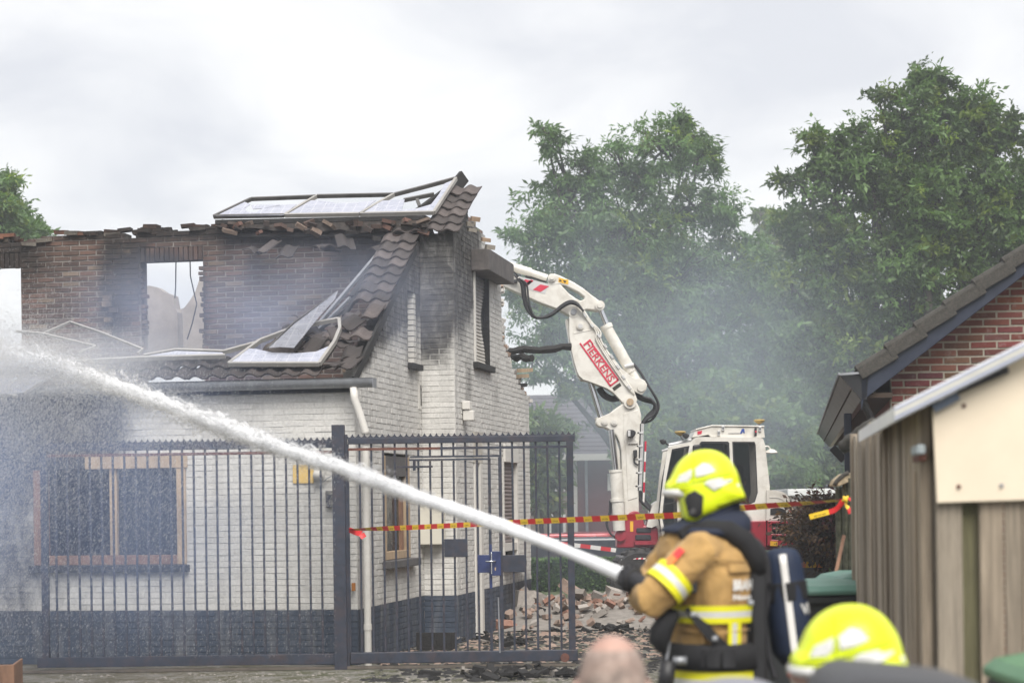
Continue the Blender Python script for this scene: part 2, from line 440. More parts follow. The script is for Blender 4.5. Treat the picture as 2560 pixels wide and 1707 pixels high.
front3 = lambda u, z, d: Vector((u, -d, z))
side3 = lambda u, z, d: Vector((d, u, z))
block3 = lambda u, z, d: Vector((u, 3.0-d, z))
gable3 = lambda u, z, d: Vector((.40+d, u, z))
brown3 = lambda u, z, d: Vector((u, 3.06-d, z))
WINF = (-3.50, -1.82, 1.04, 2.06)
w = brick_wall(house, 'front_wall', [(-6.2, 0), (0, 0), (0, 2.86), (-6.2, 2.86)], front3, whitetint, 'front', M['paintbrick'], [WINF])
w['label'] = 'white painted front wall over a grey plinth'
LOWW, SLIT = (1.12, 2.36, 1.03, 2.16), (2.36, 2.80, 3.24, 4.08)
w = brick_wall(house, 'side_wall', [(.2, 0), (3.0, 0), (3.0, ROOF_Z+3.0*ROOF_K-.09), (.2, ROOF_Z-.07)], side3, whitetint, 'side', M['paintbrick'], [LOWW, SLIT])
# corner return so that both faces close
w = brick_wall(house, 'corner_wall', [(.012, 0), (.2, 0), (.2, ROOF_Z-.07), (.012, ROOF_Z-.09)], side3, whitetint, 'side', M['paintbrick'], [], thick=.19)
w = brick_wall(house, 'bay_front_wall', [(.0, 0), (.40, 0), (.40, 4.78), (.0, 4.78)], block3, whitetint, 'block_front', M['paintbrick'], thick=.2)
GP = [hp(px, py, 'x', .40) for px, py in ((1135, 590), (1168, 500), (1171, 556), (1213, 583), (1214, 640), (1250, 660), (1252, 702), (1256, 851), (1270, 890), (1300, 966), (1322, 997))]
gpoly = [(3.2, 0), (7.95, 0)] + [(p.y, p.z) for p in reversed(GP)]
gpoly[-1] = (3.2, gpoly[-1][1])
GWIN, GDOOR, GSH = (4.16, 5.06, 3.36, 4.66), (4.02, 4.46, .0, 2.12), (5.90, 7.00, .86, 2.22)
w = brick_wall(house, 'gable_wall', gpoly, gable3, whitetint, 'block_side', M['paintbrick'], [GWIN, GDOOR, GSH])
w = brick_wall(house, 'gable_corner_wall', [(3.012, 0), (3.2, 0), (3.2, 4.86), (3.012, 4.74)], gable3, whitetint, 'block_side', M['paintbrick'], thick=.19)
# inner brick wall with its broken top
TOP = [(-6.2, 4.9), (-5.2, 4.93), (-5.0, 4.86), (-4.66, 4.88), (-4.6, 4.97), (-4.3, 4.93), (-4.1, 4.98), (-3.7, 4.95), (-3.58, 4.85), (-3.42, 4.98), (-3.1, 4.94), (-2.66, 4.97), (-2.3, 4.97), (-1.5, 4.86), (-.7, 4.82), (.0, 4.80)]
OP1, OP2 = (-3.458, -2.67, 2.9, 4.58), (-6.3, -4.97, 3.55, 4.57)
w = brick_wall(house, 'inner_wall', [(-6.2, 2.2), (0, 2.2)] + TOP[::-1], brown3, browntint, 'brown', M['brownbrick'], [(OP1[0], OP1[1], OP1[2], 4.76), (OP2[0], OP2[1]-.02, OP2[2], 4.76)], thick=.22, mortar=mortarbrown, proud=.004, joint=.013, mdep=-.0035, rel=.006)
# soldier courses over the two openings
sb = MB()
def soldiers(a, b, z0, z1):
    n = max(1, int(round((b-a)/.0625)))
    for q in range(n):
        x0 = a+(b-a)*q/n; mb = MB()
        dz = random.uniform(-.01, .006)
        brick_solid(mb, brown3, x0+.004, x0+(b-a)/n-.004, z0+dz, z1, -.03, random.uniform(0, .006), browntint(0, 0), 'brown')
        BRICKS.append((11 if x0 > -5.2 else 0, mb, M['brownbrick']))
soldiers(OP1[0]-.12, OP1[1]+.0, 4.58, 4.75); soldiers(OP2[0], OP2[1]+.02, 4.57, 4.75)
# lintel backing
for o_ in (OP1, OP2): MB().box((o_[0], 3.09, 4.59), (o_[1], 3.27, 4.76)).build('lintel_backing', M['char_dark'], house)
# loose bricks along the broken wall tops
random.seed(21)
def loose_brick(p, rot, tint, mtl=None, s=(.2, .095, .05), kind='brown', area=9):
    mb = MB(); Mx = Matrix.Translation(p) @ rot.to_matrix().to_4x4()
    h = [q/2*random.uniform(.8, 1.05) for q in s]
    v = []
    for sz in (-1, 1):
        for sx, sy in ((-1,-1), (1,-1), (1,1), (-1,1)):
            v.append(Mx @ Vector((sx*h[0]*random.uniform(.86, 1), sy*h[1]*random.uniform(.86, 1), sz*h[2]*random.uniform(.86, 1))))
    mb.add(v, [(3,2,1,0), (4,5,6,7), (0,1,5,4), (1,2,6,5), (2,3,7,6), (3,0,4,7)], 0, None, tint)
    mb.s += [soot_at(kind, q)*.8 for q in v]
    BRICKS.append((area, mb, mtl or M['brownbrick']))
from mathutils import Euler
for i in range(118):
    x = random.uniform(-5.6, .0); zt = np.interp(x, [p[0] for p in TOP], [p[1] for p in TOP])
    red = random.random()
    t = (.23, .10, .06) if red < .3 else ((.13, .09, .075) if red < .8 else (.27, .24, .2))
    loose_brick(Vector((x, 3.06+random.uniform(-.02, .2), zt+random.choice((-.03, .012, .012, .05))*random.uniform(.5, 1))), Euler((random.uniform(-.2, .2), random.uniform(-.12, .12), random.uniform(-.35, .35))), t)
for i in range(20):   # ragged edge of the opening
    z = 3.3+i*.0625; e_ = random.uniform(-.02, .055)
    loose_brick(Vector((OP1[0]-.03+e_, 3.12, z)), Euler((0, 0, random.uniform(-.2, .2))), browntint(0, 0), s=(.12, .1, .052))
    loose_brick(Vector((OP1[1]+.02-random.uniform(-.02, .05), 3.12, z)), Euler((0, 0, random.uniform(-.2, .2))), (.12, .09, .075), s=(.1, .1, .052))
for px, py in ((270, 745), (268, 760), (285, 775), (272, 800), (268, 830)):   # paler bricks left in the torn strip
    p = hp(px, py, 'y', 3.02); loose_brick(p, Euler((0, 0, .1)), (.36, .27, .20), s=(.13, .06, .07), area=12)
for px, py in ((990, 590), (940, 596), (1180, 575), (1175, 560), (1215, 600), (1225, 618), (1188, 548)):
    p = hp(px, py, 'y', 3.3 if px > 1100 else 2.9); loose_brick(p, Euler((.2, .1, .5)), random.choice(((.36, .26, .18), (.25, .12, .08), (.3, .27, .23))), s=(.11, .09, .055), area=12)
# stub of brickwork standing above the gable wall
stub = [(1172, 560), (1216, 588), (1216, 640), (1172, 640)]
brick_wall(house, 'chimney_stub', [(3.95, 4.6), (5.0, 4.6), (5.0, 5.04), (4.5, 5.1), (3.95, 5.14)], lambda u, z, d: Vector((.36+d, u, z)), lambda u, z: tuple(c*random.uniform(.8, 1.1) for c in (.40, .33, .29)), 'top', M['brownbrick'], thick=.35)
random.seed(5)
for i in range(46):   # torn end of the gable wall: pale broken bricks with mortar
    q = random.random()
    px, py = np.interp(q, [0, .25, .45, .6, .8, 1], [1250, 1256, 1272, 1290, 1305, 1322]), np.interp(q, [0, .25, .45, .6, .8, 1], [672, 850, 900, 945, 975, 1000])
    p = hp(px+random.uniform(-7, 1), py+random.uniform(-4, 8), 'x', .30)
    loose_brick(p, Euler((random.uniform(-.5, .5), random.uniform(-.3, .3), random.uniform(-.6, .6))), random.choice(((.55, .51, .46), (.62, .6, .57), (.45, .33, .26))), M['paintbrick'], kind='none', s=(.10, .09, .055))
# hand the bricks out: the largest in view as single parts, the others joined
BRICKS.sort(key=lambda q: -q[0])
for a, mb, mt in BRICKS[:300]: mb.build('brick', mt, house, fix=False)
for mt, nm in ((M['paintbrick'], 'painted_brickwork'), (M['brownbrick'], 'scorched_brickwork')):
    j = MB()
    for a, mb, m_ in BRICKS[300:]:
        if m_ is mt:
            o = len(j.v); j.v += mb.v; j.f += [[i+o for i in f] for f in mb.f]; j.m += mb.m; j.t += mb.t; j.s += mb.s
    j.build(nm, mt, house, kind='stuff', fix=False)

# ---- inside: dark floor, rear walls seen through the openings
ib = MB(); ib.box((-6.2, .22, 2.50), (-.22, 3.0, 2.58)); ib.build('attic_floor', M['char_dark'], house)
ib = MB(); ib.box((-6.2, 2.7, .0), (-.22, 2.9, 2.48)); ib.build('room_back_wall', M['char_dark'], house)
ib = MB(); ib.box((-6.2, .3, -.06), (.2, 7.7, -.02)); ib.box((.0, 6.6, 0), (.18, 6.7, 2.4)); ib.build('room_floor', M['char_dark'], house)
def slab(name, pts, ydep, th, mtl):
    mb = MB(); q = [hp(px, py, 'y', ydep) for px, py in pts]
    mb.prism([(p.x, p.z) for p in q], lambda a, b, d: Vector((a, ydep+d, b)), th)
    return mb.build(name, mtl, house)
slab('broken_rear_wall', [(340, 905), (340, 735), (352, 722), (372, 714), (392, 718), (410, 730), (432, 738), (438, 770), (443, 780), (447, 905)], 4.6, .2, M['plaster'])
slab('broken_rear_wall', [(440, 905), (442, 775), (460, 770), (474, 752), (488, 730), (498, 700), (530, 690), (530, 905)], 5.6, .2, M['plaster'])
for pts in ([(440, 650), (439, 720), (437, 745)], [(475, 650), (476, 690), (487, 740), (492, 760), (480, 810), (468, 848)]):
    MB().tube([hp(px, py, 'y', 3.3) for px, py in pts], .008, 6).build('hanging_cable', M['black_rubber'], house, smooth=True)

# ---- windows and doors
def win_front():
    a, b, z0, z1 = WINF; mb = MB()
    xl_ = hp(215, 1190, 'y', 0).x; mb.box((xl_, -.03, z1-.02), (b+.02, .1, z1+.13)); lt = mb.build('window_lintel', M['wood_pale'], house, bevel=.005); MB().box((a, -.025, z1-.02), (xl_-.004, .1, z1+.12)).build('window_lintel', M['char'], house, bevel=.005)
    fr = thing_part('window', house)
    MB().box((a, -.02, z0), (a+.14, .09, z1-.02)).build('frame', M['wood_brown'], fr, bevel=.006)
    MB().box((b-.10, -.02, z0), (b, .09, z1-.02)).build('frame', M['wood_pale'], fr, bevel=.006)
    MB().box((a+.14, -.012, z0), (b-.1, .08, z0+.10)).build('bottom_rail', M['wood_brown'], fr, bevel=.006)
    m0 = hp(285, 1300, 'y', 0).x
    mb = MB().box((m0-.045, -.005, z0+.1), (m0-.012, .07, z1-.02)); mb.box((m0+.0, .01, z0+.1), (m0+.03, .07, z1-.02)); mb.box((m0-.012, .03, z0+.1), (m0, .07, z1-.02))
    mb.build('mullion', M['wood_pale'], fr, bevel=.004)
    MB().box((m0+.04, .05, z0+.1), (b-.1, .056, z1-.02)).build('pane', M['glass'], fr)
    MB().box((a-.04, -.07, z0-.075), (b+.03, .05, z0-.004)).build('sill', M['char'], house, bevel=.006)
def thing_part(name, parent):
    o = bpy.data.objects.new(name, None); COL.objects.link(o); o.parent = parent; return o
def glass_mat():
    n = NT('sooty_glass'); n.b.inputs['Base Color'].default_value = (.02, .024, .032, 1); n.b.inputs['Roughness'].default_value = .12
    f = n.noise(4, 6, .7); n.l(n.ramp(f, .35, .75, (.05,)*3+(1,), (.5,)*3+(1,)), n.b.inputs['Roughness'])
    n.b.inputs['Alpha'].default_value = .78; return n.mat
M['glass'] = glass_mat()
win_front()
# low side window
a, b, z0, z1 = LOWW
lw = thing_part('window', house)
MB().box((-.06, a, z0), (.012, a+.08, z1)).build('frame', M['wood_pale'], lw, bevel=.005)
MB().box((-.06, b-.16, z0), (.0, b, z1)).build('frame', M['wood_pale'], lw, bevel=.005)
MB().box((-.06, a+.08, z0), (.0, b-.16, z0+.09)).build('bottom_rail', M['wood_pale'], lw, bevel=.005)
MB().box((-.06, a+.08, z1-.22), (-.01, b-.16, z1)).build('top_panel', M['stone_grey'], lw, bevel=.005)
MB().box((-.05, a+.12, z0+.09), (-.015, a+.20, z1-.42)).build('mullion', M['wood_pale'], lw); MB().box((-.05, b-.36, z0+.09), (-.015, b-.27, z1-.45)).build('mullion', M['wood_brown'], lw)
MB().box((-.08, a+.08, z0+.09), (-.07, b-.16, z1-.22)).build('pane', M['glass'], lw)
MB().box((-.05, a-.08, z0-.09), (.10, b+.10, z0-.004)).build('sill', M['stone_grey'], house, bevel=.008)
# slit window high in the side wall: toothed white reveal
a, b, z0, z1 = SLIT
MB().box((-.19, a, z0), (-.16, b, z1)).build('slit_back', M['char_dark'], house)
for k in range(13): MB().box((-.085-random.uniform(0, .025), b-.10-random.uniform(0, .02), z0+.02+k*.0625), (-.01, b-.005, z0+.02+k*.0625+.052)).build('reveal_brick', M['pvc'], house)
MB().box((-.1, a-.03, z0-.07), (.07, b+.03, z0-.004)).build('sill', M['char'], house, bevel=.005)
# air brick
q = hp(1048, 988, 'x', 0); MB().box((-.01, q.y-.06, q.z-.16), (.012, q.y+.07, q.z+.16)).box((.0, q.y+.02, q.z-.12), (.016, q.y+.05, q.z+.12), 1).build('vent_grille', [M['pvc'], M['char']], house)
# roller shutters
def shutter(name, y0, y1, z0, z1, x, pitch, bow, mtl):
    nz = int((z1-z0)/pitch)*4; ny = 12; v = []
    for i in range(nz+1):
        z = z0+(z1-z0)*i/nz
        for j in range(ny+1):
            t = j/ny; c = (i % 4); dx = (.0, .011, .013, .007)[c]
            q = math.sin(math.pi*(i/nz))*bow
            v.append((x+dx+q*(.5-.5*math.cos(2*math.pi*t))*.6, y0+(y1-y0)*t*(1-.32*math.sin(math.pi*i/nz)**3*(bow > 0)), z - q*.5*math.sin(math.pi*t)))
    f = [(i*(ny+1)+j, i*(ny+1)+j+1, (i+1)*(ny+1)+j+1, (i+1)*(ny+1)+j) for i in range(nz) for j in range(ny)]
    mb = MB(); mb.add(v, f); return mb.build(name, mtl, house, fix=False)
def shutter_mat():
    n = NT('scorched_shutter'); g = n.n('ShaderNodeTexCoord'); s = n.n('ShaderNodeSeparateXYZ'); n.l(g.outputs['Object'], s.inputs[0])
    nz = n.noise(2.2, 4, .6); h = n.math('ADD', n.math('MULTIPLY', nz, .7), 0)
    mr = n.n('ShaderNodeMapRange'); mr.inputs[1].default_value = 3.4; mr.inputs[2].default_value = 4.7; n.l(s.outputs[2], mr.inputs[0])
    n.l(n.ramp(n.math('ADD', n.math('MULTIPLY', mr.outputs[0], .6), n.math('MULTIPLY', nz, .5)), .36, .72, (.56, .53, .48, 1), (.075, .068, .066, 1)), n.b.inputs['Base Color'])
    n.b.inputs['Roughness'].default_value = .6; return n.mat
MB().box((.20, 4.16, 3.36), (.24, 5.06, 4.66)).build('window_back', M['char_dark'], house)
shutter('roller_shutter', 4.20, 5.02, 3.37, 4.45, .355, .042, .07, shutter_mat())
MB().box((.34, 4.155, 3.36), (.42, 4.205, 4.5)).build('shutter_guide', M['pvc'], house)
MB().box((.34, 5.02, 3.36), (.42, 5.055, 4.5)).build('shutter_guide', M['char'], house)
MB().box((.30, 4.06, 4.46), (.62, 5.72, 4.72)).build('shutter_box', mat('browned_box', (.10, .088, .084), .4, 7, .7, 0, .2, 40, (.025, .023, .022), .7, 5), house, bevel=.008)
MB().box((.30, 4.08, 3.28), (.47, 5.16, 3.355)).build('sill', M['char'], house, bevel=.006)
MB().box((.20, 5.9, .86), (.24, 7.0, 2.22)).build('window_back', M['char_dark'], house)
shutter('roller_shutter', 5.98, 6.9, 1.10, 2.17, .345, .05, .0, mat('brown_shutter', (.17, .135, .13), .1, 4, .6))
MB().box((.34, 5.9, .86), (.41, 5.97, 2.22)).build('frame', M['pvc'], house)
MB().box((.34, 6.91, .86), (.41, 7.0, 2.22)).build('frame', M['pvc'], house)
MB().box((.33, 5.97, 1.0), (.40, 6.91, 1.1)).build('bottom_rail', M['pvc'], house)
MB().box((.30, 5.84, .78), (.50, 7.06, .855)).build('sill', M['stone_grey'], house, bevel=.008)
MB().box((.28, 5.96, 2.17), (.43, 6.93, 2.4)).build('shutter_box', M['pvc'], house, bevel=.006)
# door
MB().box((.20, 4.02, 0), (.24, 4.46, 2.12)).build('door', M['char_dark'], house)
MB().box((.31, 4.02, 0), (.42, 4.09, 2.12)).build('door_frame', M['pvc'], house)
MB().box((.31, 4.33, 0), (.425, 4.46, 2.12)).build('door_frame', M['pvc'], house)
MB().box((.405, 4.0, 2.125), (.418, 4.5, 2.50)).build('fanlight', mat('fanlight_board', (.45, .42, .37), .2), house)
# meter cabinet, wall lamp, small fittings
q0 = hp(1040, 1248, 'y', 2.80); q1 = hp(1106, 1361, 'y', 2.80)
cb = MB().box((q0.x, 2.80, q1.z), (q1.x, 2.985, q0.z)).build('meter_cabinet', mat('cream_cabinet', (.60, .57, .49), .04, 3, .5), house, bevel=.012)
q = hp(1178, 1030, 'x', .5); MB().box((.41, q.y-.06, q.z-.10), (.54, q.y+.06, q.z+.02)).box((.405, q.y-.08, q.z+.03), (.50, q.y+.08, q.z+.13)).build('wall_lamp', M['pvc'], house, bevel=.01)
q0, q1 = hp(733, 1162, 'y', 0), hp(785, 1207, 'y', 0)
MB().box((q0.x, -.018, q1.z), (q1.x, -.008, q0.z)).build('yellow_plate', mat('yellow_plate', (.60, .42, .14), .06, 5, .6), house)
q = hp(797, 1186, 'y', -.05)
MB().tube([q+Vector((0, .03, .05)), q+Vector((0, 0, 0)), q+Vector((0, -.05, -.02))], [.05, .06, .05], 12).build('wall_light', M['pvc'], house, smooth=True)
MB().tube([hp(x, y, 'y', -.03) for x, y in ((800, 1197), (803, 1204), (810, 1203), (818, 1195), (828, 1190), (836, 1192))], .006, 6).build('lamp_cable', M['zinc'], house, smooth=True)
q = hp(826, 1247, 'y', -.03); MB().box((q.x-.045, -.06, q.z-.085), (q.x+.045, .0, q.z+.085)).build('switch_box', mat('peeling_box', (.05, .055, .075), .2, 9, .6, 0, 0, 60, (.6, .56, .45), .9, 12), house, bevel=.006)
q = hp(884, 1466, 'y', -.06); MB().cbox(q, (.03, .04, .08)).build('orange_cap', mat('orange_cap', (.35, .13, .02), .1), house)

# ---- gutter and downpipe
gz, gy = 2.90, -.13
prof = [(-.07+.0, .0)] + [(-.07+.07*(1-math.cos(a))-.0, -.085*math.sin(a)) for a in np.linspace(0, math.pi, 9)] + [(.07, .012), (.063, .012)] + [(.063*math.cos(a), -.078*math.sin(a)) for a in np.linspace(0, math.pi, 9)] + [(-.076, .012)]
prof = [(gy-.0+a, gz+b) for a, b in prof]
g = MB(); rings = [[(x, a, b) for a, b in prof] for x in (-6.2, -4, -2, .24)]; g.rings(rings); g.build('gutter', M['zinc'], house, autosmooth=40)
MB().box((.238, gy-.072, gz-.09), (.243, gy+.072, gz+.01)).build('gutter_end', M['zinc'], house)
MB().box((-6.2, -.055, 2.78), (.02, -.02, 2.93)).build('fascia_board', M['char_dark'], house)
pp = [hp(884, 968, 'y', -.14), hp(886, 995, 'y', -.14), hp(898, 1030, 'y', -.12), hp(913, 1078, 'y', -.09), hp(914, 1086, 'y', -.09)]
MB().tube(pp, .040, 14).build('downpipe_bend', M['pvc'], house, smooth=True)
bp = hp(913, 1090, 'y', -.08); bp2 = hp(915, 1540, 'y', -.08)
MB().tube([(bp.x, -.08, 2.22), (bp.x, -.08, .42)], .037, 14).tube([(bp.x, -.08, .42), (bp.x, -.08, .36)], .043, 14).tube([(bp.x, -.08, .36), (bp.x, -.08, .0)], .037, 14).build('downpipe', M['pvc'], house, autosmooth=50)

# ---- roof tiles
def tile_mesh(name='roof_tile', W=.215, L=.29, n=10):
    mb = MB(); v = []
    pr = [(-W/2+W*i/n, .023*math.sin(2*math.pi*(i/n)-.6) + (.010 if i > 7 else 0)) for i in range(n+1)]
    for s_ in (0, L):
        for d in (0, .016):
            for x, z in pr: v.append((x, s_, z+d + (.0 if s_ else .014)))
    k = n+1; f = []
    for i in range(n):
        f += [(i, i+1, 2*k+i+1, 2*k+i), (k+i, 3*k+i, 3*k+i+1, k+i+1), (i, k+i, k+i+1, i+1), (2*k+i, 2*k+i+1, 3*k+i+1, 3*k+i)]
    f += [(0, 2*k, 3*k, k), (n, k+n, 3*k+n, 2*k+n)]
    mb.add(v, f, tint=(1, 1, 1)); return mb
TILES = []
for sh in (1.0, .72, 1.28, .5):
    b_ = tile_mesh(); b_.t = [(sh, sh*.98, sh*.97)]*len(b_.f)
    o = b_.build('roof_tile', M['tile'], None, autosmooth=45); TILES.append(o.data); bpy.data.objects.remove(o)
def tile(x, s, n_=.03, rot=(0, 0, 0), mesh=None):
    o = bpy.data.objects.new('roof_tile', mesh or random.choice(TILES)); COL.objects.link(o); o.parent = house
    o.matrix_local = RF @ Matrix.Translation((x, s, n_)) @ Euler((R(-3)+rot[0], rot[1], rot[2])).to_matrix().to_4x4()
    return o
random.seed(31)
j = lambda a: random.uniform(-a, a)
SL = 1/math.cos(PHI)
for k in range(0, 15):                           # two columns left along the verge
    s = .02+k*.222
    lo_ = 1 if k < 6 else 0
    if k not in (2, 4): tile(-.075+j(.006+.03*lo_), s+j(.01+.03*lo_), .035+j(.004+.02*lo_), (j(.02+.16*lo_), j(.03+.2*lo_), j(.03+.25*lo_)))
    if k not in (1, 6): tile(-.265+j(.012+.04*lo_), s+j(.015+.04*lo_), .035+j(.008+.02*lo_), (j(.05+.2*lo_), j(.06+.25*lo_), j(.08+.35*lo_)))
    if k in (0, 1, 3): tile(-.45+j(.03), s+j(.04), .03, (j(.15), j(.2), j(.3)))
for k, xs in enumerate(((-.18, .02, .20, .39), (.02, .20, .39), (.20, .39), (.21, .40), (.23, .42), (.25, .43))):      # patch on top by the gable
    for x in xs: tile(x+j(.008), 3.38+k*.215+j(.01), .05+j(.006), (j(.03), j(.03), j(.03)), TILES[k % 3])
dk = [hp(px, py, 'y', 2.92) for px, py in ((536, 566), (556, 556), (600, 548), (760, 545), (900, 548), (1060, 545), (1075, 582), (1000, 586), (960, 577), (905, 583), (850, 574), (800, 579), (740, 572), (690, 578), (640, 570), (600, 571), (560, 568))]
MB().prism([(p.x, p.z) for p in dk], lambda a, b, d: Vector((a, 2.90+d+.15*(b-4.8), b)), .30).build('burnt_roof_deck', mat('burnt_deck', (.05, .042, .038), .6, 14, .9, 0, 1.0, 22, (.012, .011, .011), .7, 7), house)
for k in range(2):                               # eaves rows
    for i in range(25):
        tile(-.46-i*.195+j(.01), -.13+k*.225+j(.01), .03+j(.006), (j(.04), j(.03), j(.04)), TILES[3] if i > 3 else None)
for i in range(34):                              # crumbs of brick and tile over the burnt edge
    px_ = random.uniform(545, 1060); loose_brick2 = hp(px_, random.uniform(553, 582), 'y', random.uniform(2.82, 2.92)); mb_ = MB(); mb_.cbox(loose_brick2, (random.uniform(.05, .17), random.uniform(.04, .1), random.uniform(.03, .06)), Rm=Euler((j(.5), j(.5), j(.8))).to_matrix(), tint=random.choice(((.115, .08, .068), (.15, .085, .068), (.07, .055, .05), (.20, .15, .12)))); mb_.s = [random.uniform(0, .6)]*8; mb_.build('brick_fragment', M['brownbrick'], house)
for i in range(8):                              # broken tiles hanging along the wall top
    x = -2.0+i*.26+j(.1); tile(x, 3.08+j(.1), -.0+j(.04), (j(.35), j(.4), j(.6)), random.choice((TILES[0], TILES[1], TILES[3])))
for i in range(16):                              # debris sliding down beside the verge
    tile(-.55-random.random()*.35, .15+random.random()*1.0, .02+j(.04), (j(.4), j(.5), j(.9)), random.choice(TILES))
# battens, rafters, burnt edge
for pts, w_, mm in (([(1000, 560), (1150, 450)], .06, 'char'), ([(940, 640), (720, 900)], .035, 'zinc'), ([(930, 690), (770, 850)], .03, 'zinc'), ([(905, 740), (700, 905)], .03, 'char'), ([(880, 745), (1000, 560)], .06, 'char'), ([(860, 790), (940, 660)], .04, 'char')):
    a, b = [hroof(px, py, -.02) for px, py in pts]; MB().bar(a, b, w_, w_).build('rafter', M[mm], house)
MB().bar(hroof(1137, 470, .03), hroof(1160, 441, .10), .05, .16).build('ridge_stump', M['char'], house)
MB().bar(hp(540, 556, 'y', 2.95), hp(1060, 545, 'y', 2.95), .07, .05).build('burnt_purlin', M['char'], house)
MB().bar(hp(560, 590, 'y', 2.97), hp(1000, 588, 'y', 2.97), .05, .03).build('burnt_purlin', M['char'], house)
# verge board under the tiles
MB().bar((.015, -.1, ROOF_Z-.09), (.015, 2.72, ROOF_Z+2.72*ROOF_K-.07), .03, .10).build('verge_board', M['char'], house)
# charred beams sticking out of the torn gable
b0, b1 = hp(1266, 878, 'x', .25), P(1425, 867, 30.0)
def charred(name, a, b, r, parent):
    pts = [a.lerp(b, t) + Vector((j(.012), j(.012), j(.02))) for t in np.linspace(0, 1, 9)]
    return MB().tube(pts, [r*random.uniform(.82, 1.1) for _ in pts], 7).build(name, M['char'], parent)
hb = HM.inverted()
charred('burnt_beam', b0, hb @ P(1427, 868, 27.6), .052, house)
charred('burnt_beam', hp(1268, 892, 'x', .2), hb @ P(1330, 893, 27.2), .05, house)
for px, py, d in ((1290, 945, .2), (1285, 968, .3), (1300, 930, .1)):
    q = hp(px, py, 'x', .3); MB().bar(q+Vector((0, -.3, 0)), q+Vector((.1, .35, .05)), .05, .05).build('splintered_board', M['wood_pale'] if d != .3 else M['char'], house)

# ---- solar panels (loosened by the fire, each its own thing)
def solar_mat(name, c0, c1, alpha=1.0):
    n = NT(name); rot = n.n('ShaderNodeVectorRotate', rotation_type='X_AXIS'); rot.inputs['Angle'].default_value = -PHI
    tc_ = n.n('ShaderNodeTexCoord'); n.l(tc_.outputs['Object'], rot.inputs[0])
    br = n.n('ShaderNodeTexBrick'); br.offset = 0; br.inputs['Scale'].default_value = 1; br.inputs['Brick Width'].default_value = .13; br.inputs['Row Height'].default_value = .13; br.inputs['Mortar Size'].default_value = .006
    n.l(rot.outputs[0], br.inputs[0]); f = n.noise(6, 8, .75, rot.outputs[0], .6)
    col = n.mix(n.ramp(f, .35, .7), c0, c1); col = n.mix(n.math('MULTIPLY', br.outputs['Fac'], .35), col, (.6, .6, .62))
    col = n.mix(n.math('MULTIPLY', n.ramp(n.noise(2, 4, .6), .55, .8), .3), col, (.2, .2, .22))
    n.l(col, n.b.inputs['Base Color']); n.l(n.ramp(f, .3, .7, (.12,)*3+(1,), (.5,)*3+(1,)), n.b.inputs['Roughness']); n.b.inputs['Alpha'].default_value = alpha
    n.bump(f, .25, .02); return n.mat
M['solar'] = solar_mat('crazed_solar_glass', (.30, .315, .38), (.38, .39, .45))
M['alu'] = mat('aluminium_frame', (.37, .355, .33), .12, 6, .45, .3, 0, 60, (.22, .2, .18), .4, 5)
M['alu_dark'] = mat('sooty_frame', (.10, .095, .09), .3, 6, .5, .2)
M['solar_dark'] = solar_mat('sooty_solar_glass', (.26, .27, .31), (.36, .37, .42), .5)
def solar(label, lines, glass, off=.14, w=.034, h=.045, gm='solar'):
    pts_all = [hroof(px, py, off) for l in lines for px, py in l[1]]
    base = sum(pts_all, Vector())/len(pts_all); wb = HM @ base
    root = thing('solar_panel', label, 'solar panel', wb, -TH, 'solar panels burst by the fire')
    for mk, l in lines:
        q = [hroof(px, py, off)-base for px, py in l]
        for a, b in zip(q[:-1], q[1:]): MB().bar(a, b, w, h, up=(0, -.5, .86)).build('frame', M[mk], root)
    for gl in glass:
        q = [hroof(px, py, off+.012)-base for px, py in gl]
        c = sum(q, Vector())/len(q); mb = MB()
        inv = RF.to_3x3().inverted()
        loc = [inv @ v for v in q]
        mb.prism([(v.x, v.y) for v in loc], lambda a, b, d: RF.to_3x3() @ Vector((a, b, loc[0].z+d)), .006)
        mb.build('glass', M[gm], root)
    return root
solar('leftmost solar panel of the row on top of the wall', [('alu_dark', [(628, 498), (535, 542)]), ('alu_dark', [(535, 542), (710, 539)]), ('alu_dark', [(628, 498), (790, 492)])], [[(540, 541), (708, 539), (742, 512), (692, 514), (655, 523), (640, 533), (618, 531), (612, 522), (626, 512), (612, 506)], [(628, 514), (700, 512), (702, 520), (632, 524)]], .16)
solar('middle solar panel of the row on top of the wall', [('alu', [(713, 539), (898, 536)]), ('alu_dark', [(793, 491), (983, 487)]), ('alu', [(712, 539), (792, 491)])], [[(716, 538), (896, 535), (940, 502), (890, 508), (840, 509), (803, 503), (778, 502)]], .16)
solar('tilted solar panel at the gable end of the wall top', [('alu', [(901, 536), (1085, 532), (1140, 447)]), ('alu_dark', [(986, 487), (1060, 468), (1138, 447)]), ('alu', [(900, 536), (985, 487)]), ('alu_dark', [(1010, 501), (1085, 486)]), ('alu_dark', [(1043, 500), (1050, 518)])], [[(905, 535), (1083, 531), (1138, 449), (1112, 460), (1098, 486), (1078, 512), (1040, 523), (1005, 525), (1012, 500), (955, 503)]], .16)
solar('bent solar panel lying beside the roof tiles above the gutter', [('alu', [(572, 910), (798, 910)]), ('alu', [(572, 910), (650, 852)]), ('alu', [(650, 852), (740, 818), (848, 798)]), ('alu', [(848, 798), (850, 822), (836, 856), (798, 910)])], [[(575, 908), (796, 908), (832, 862), (790, 880), (740, 884), (680, 882), (640, 873), (622, 872)]], .12)
solar('broken glass sheet leaning behind the bent panel', [('alu_dark', [(845, 728), (735, 806), (668, 872)])], [[(845, 728), (838, 748), (800, 790), (735, 870), (700, 868), (672, 870), (735, 812)]], .20, .014, .016, 'solar_dark')
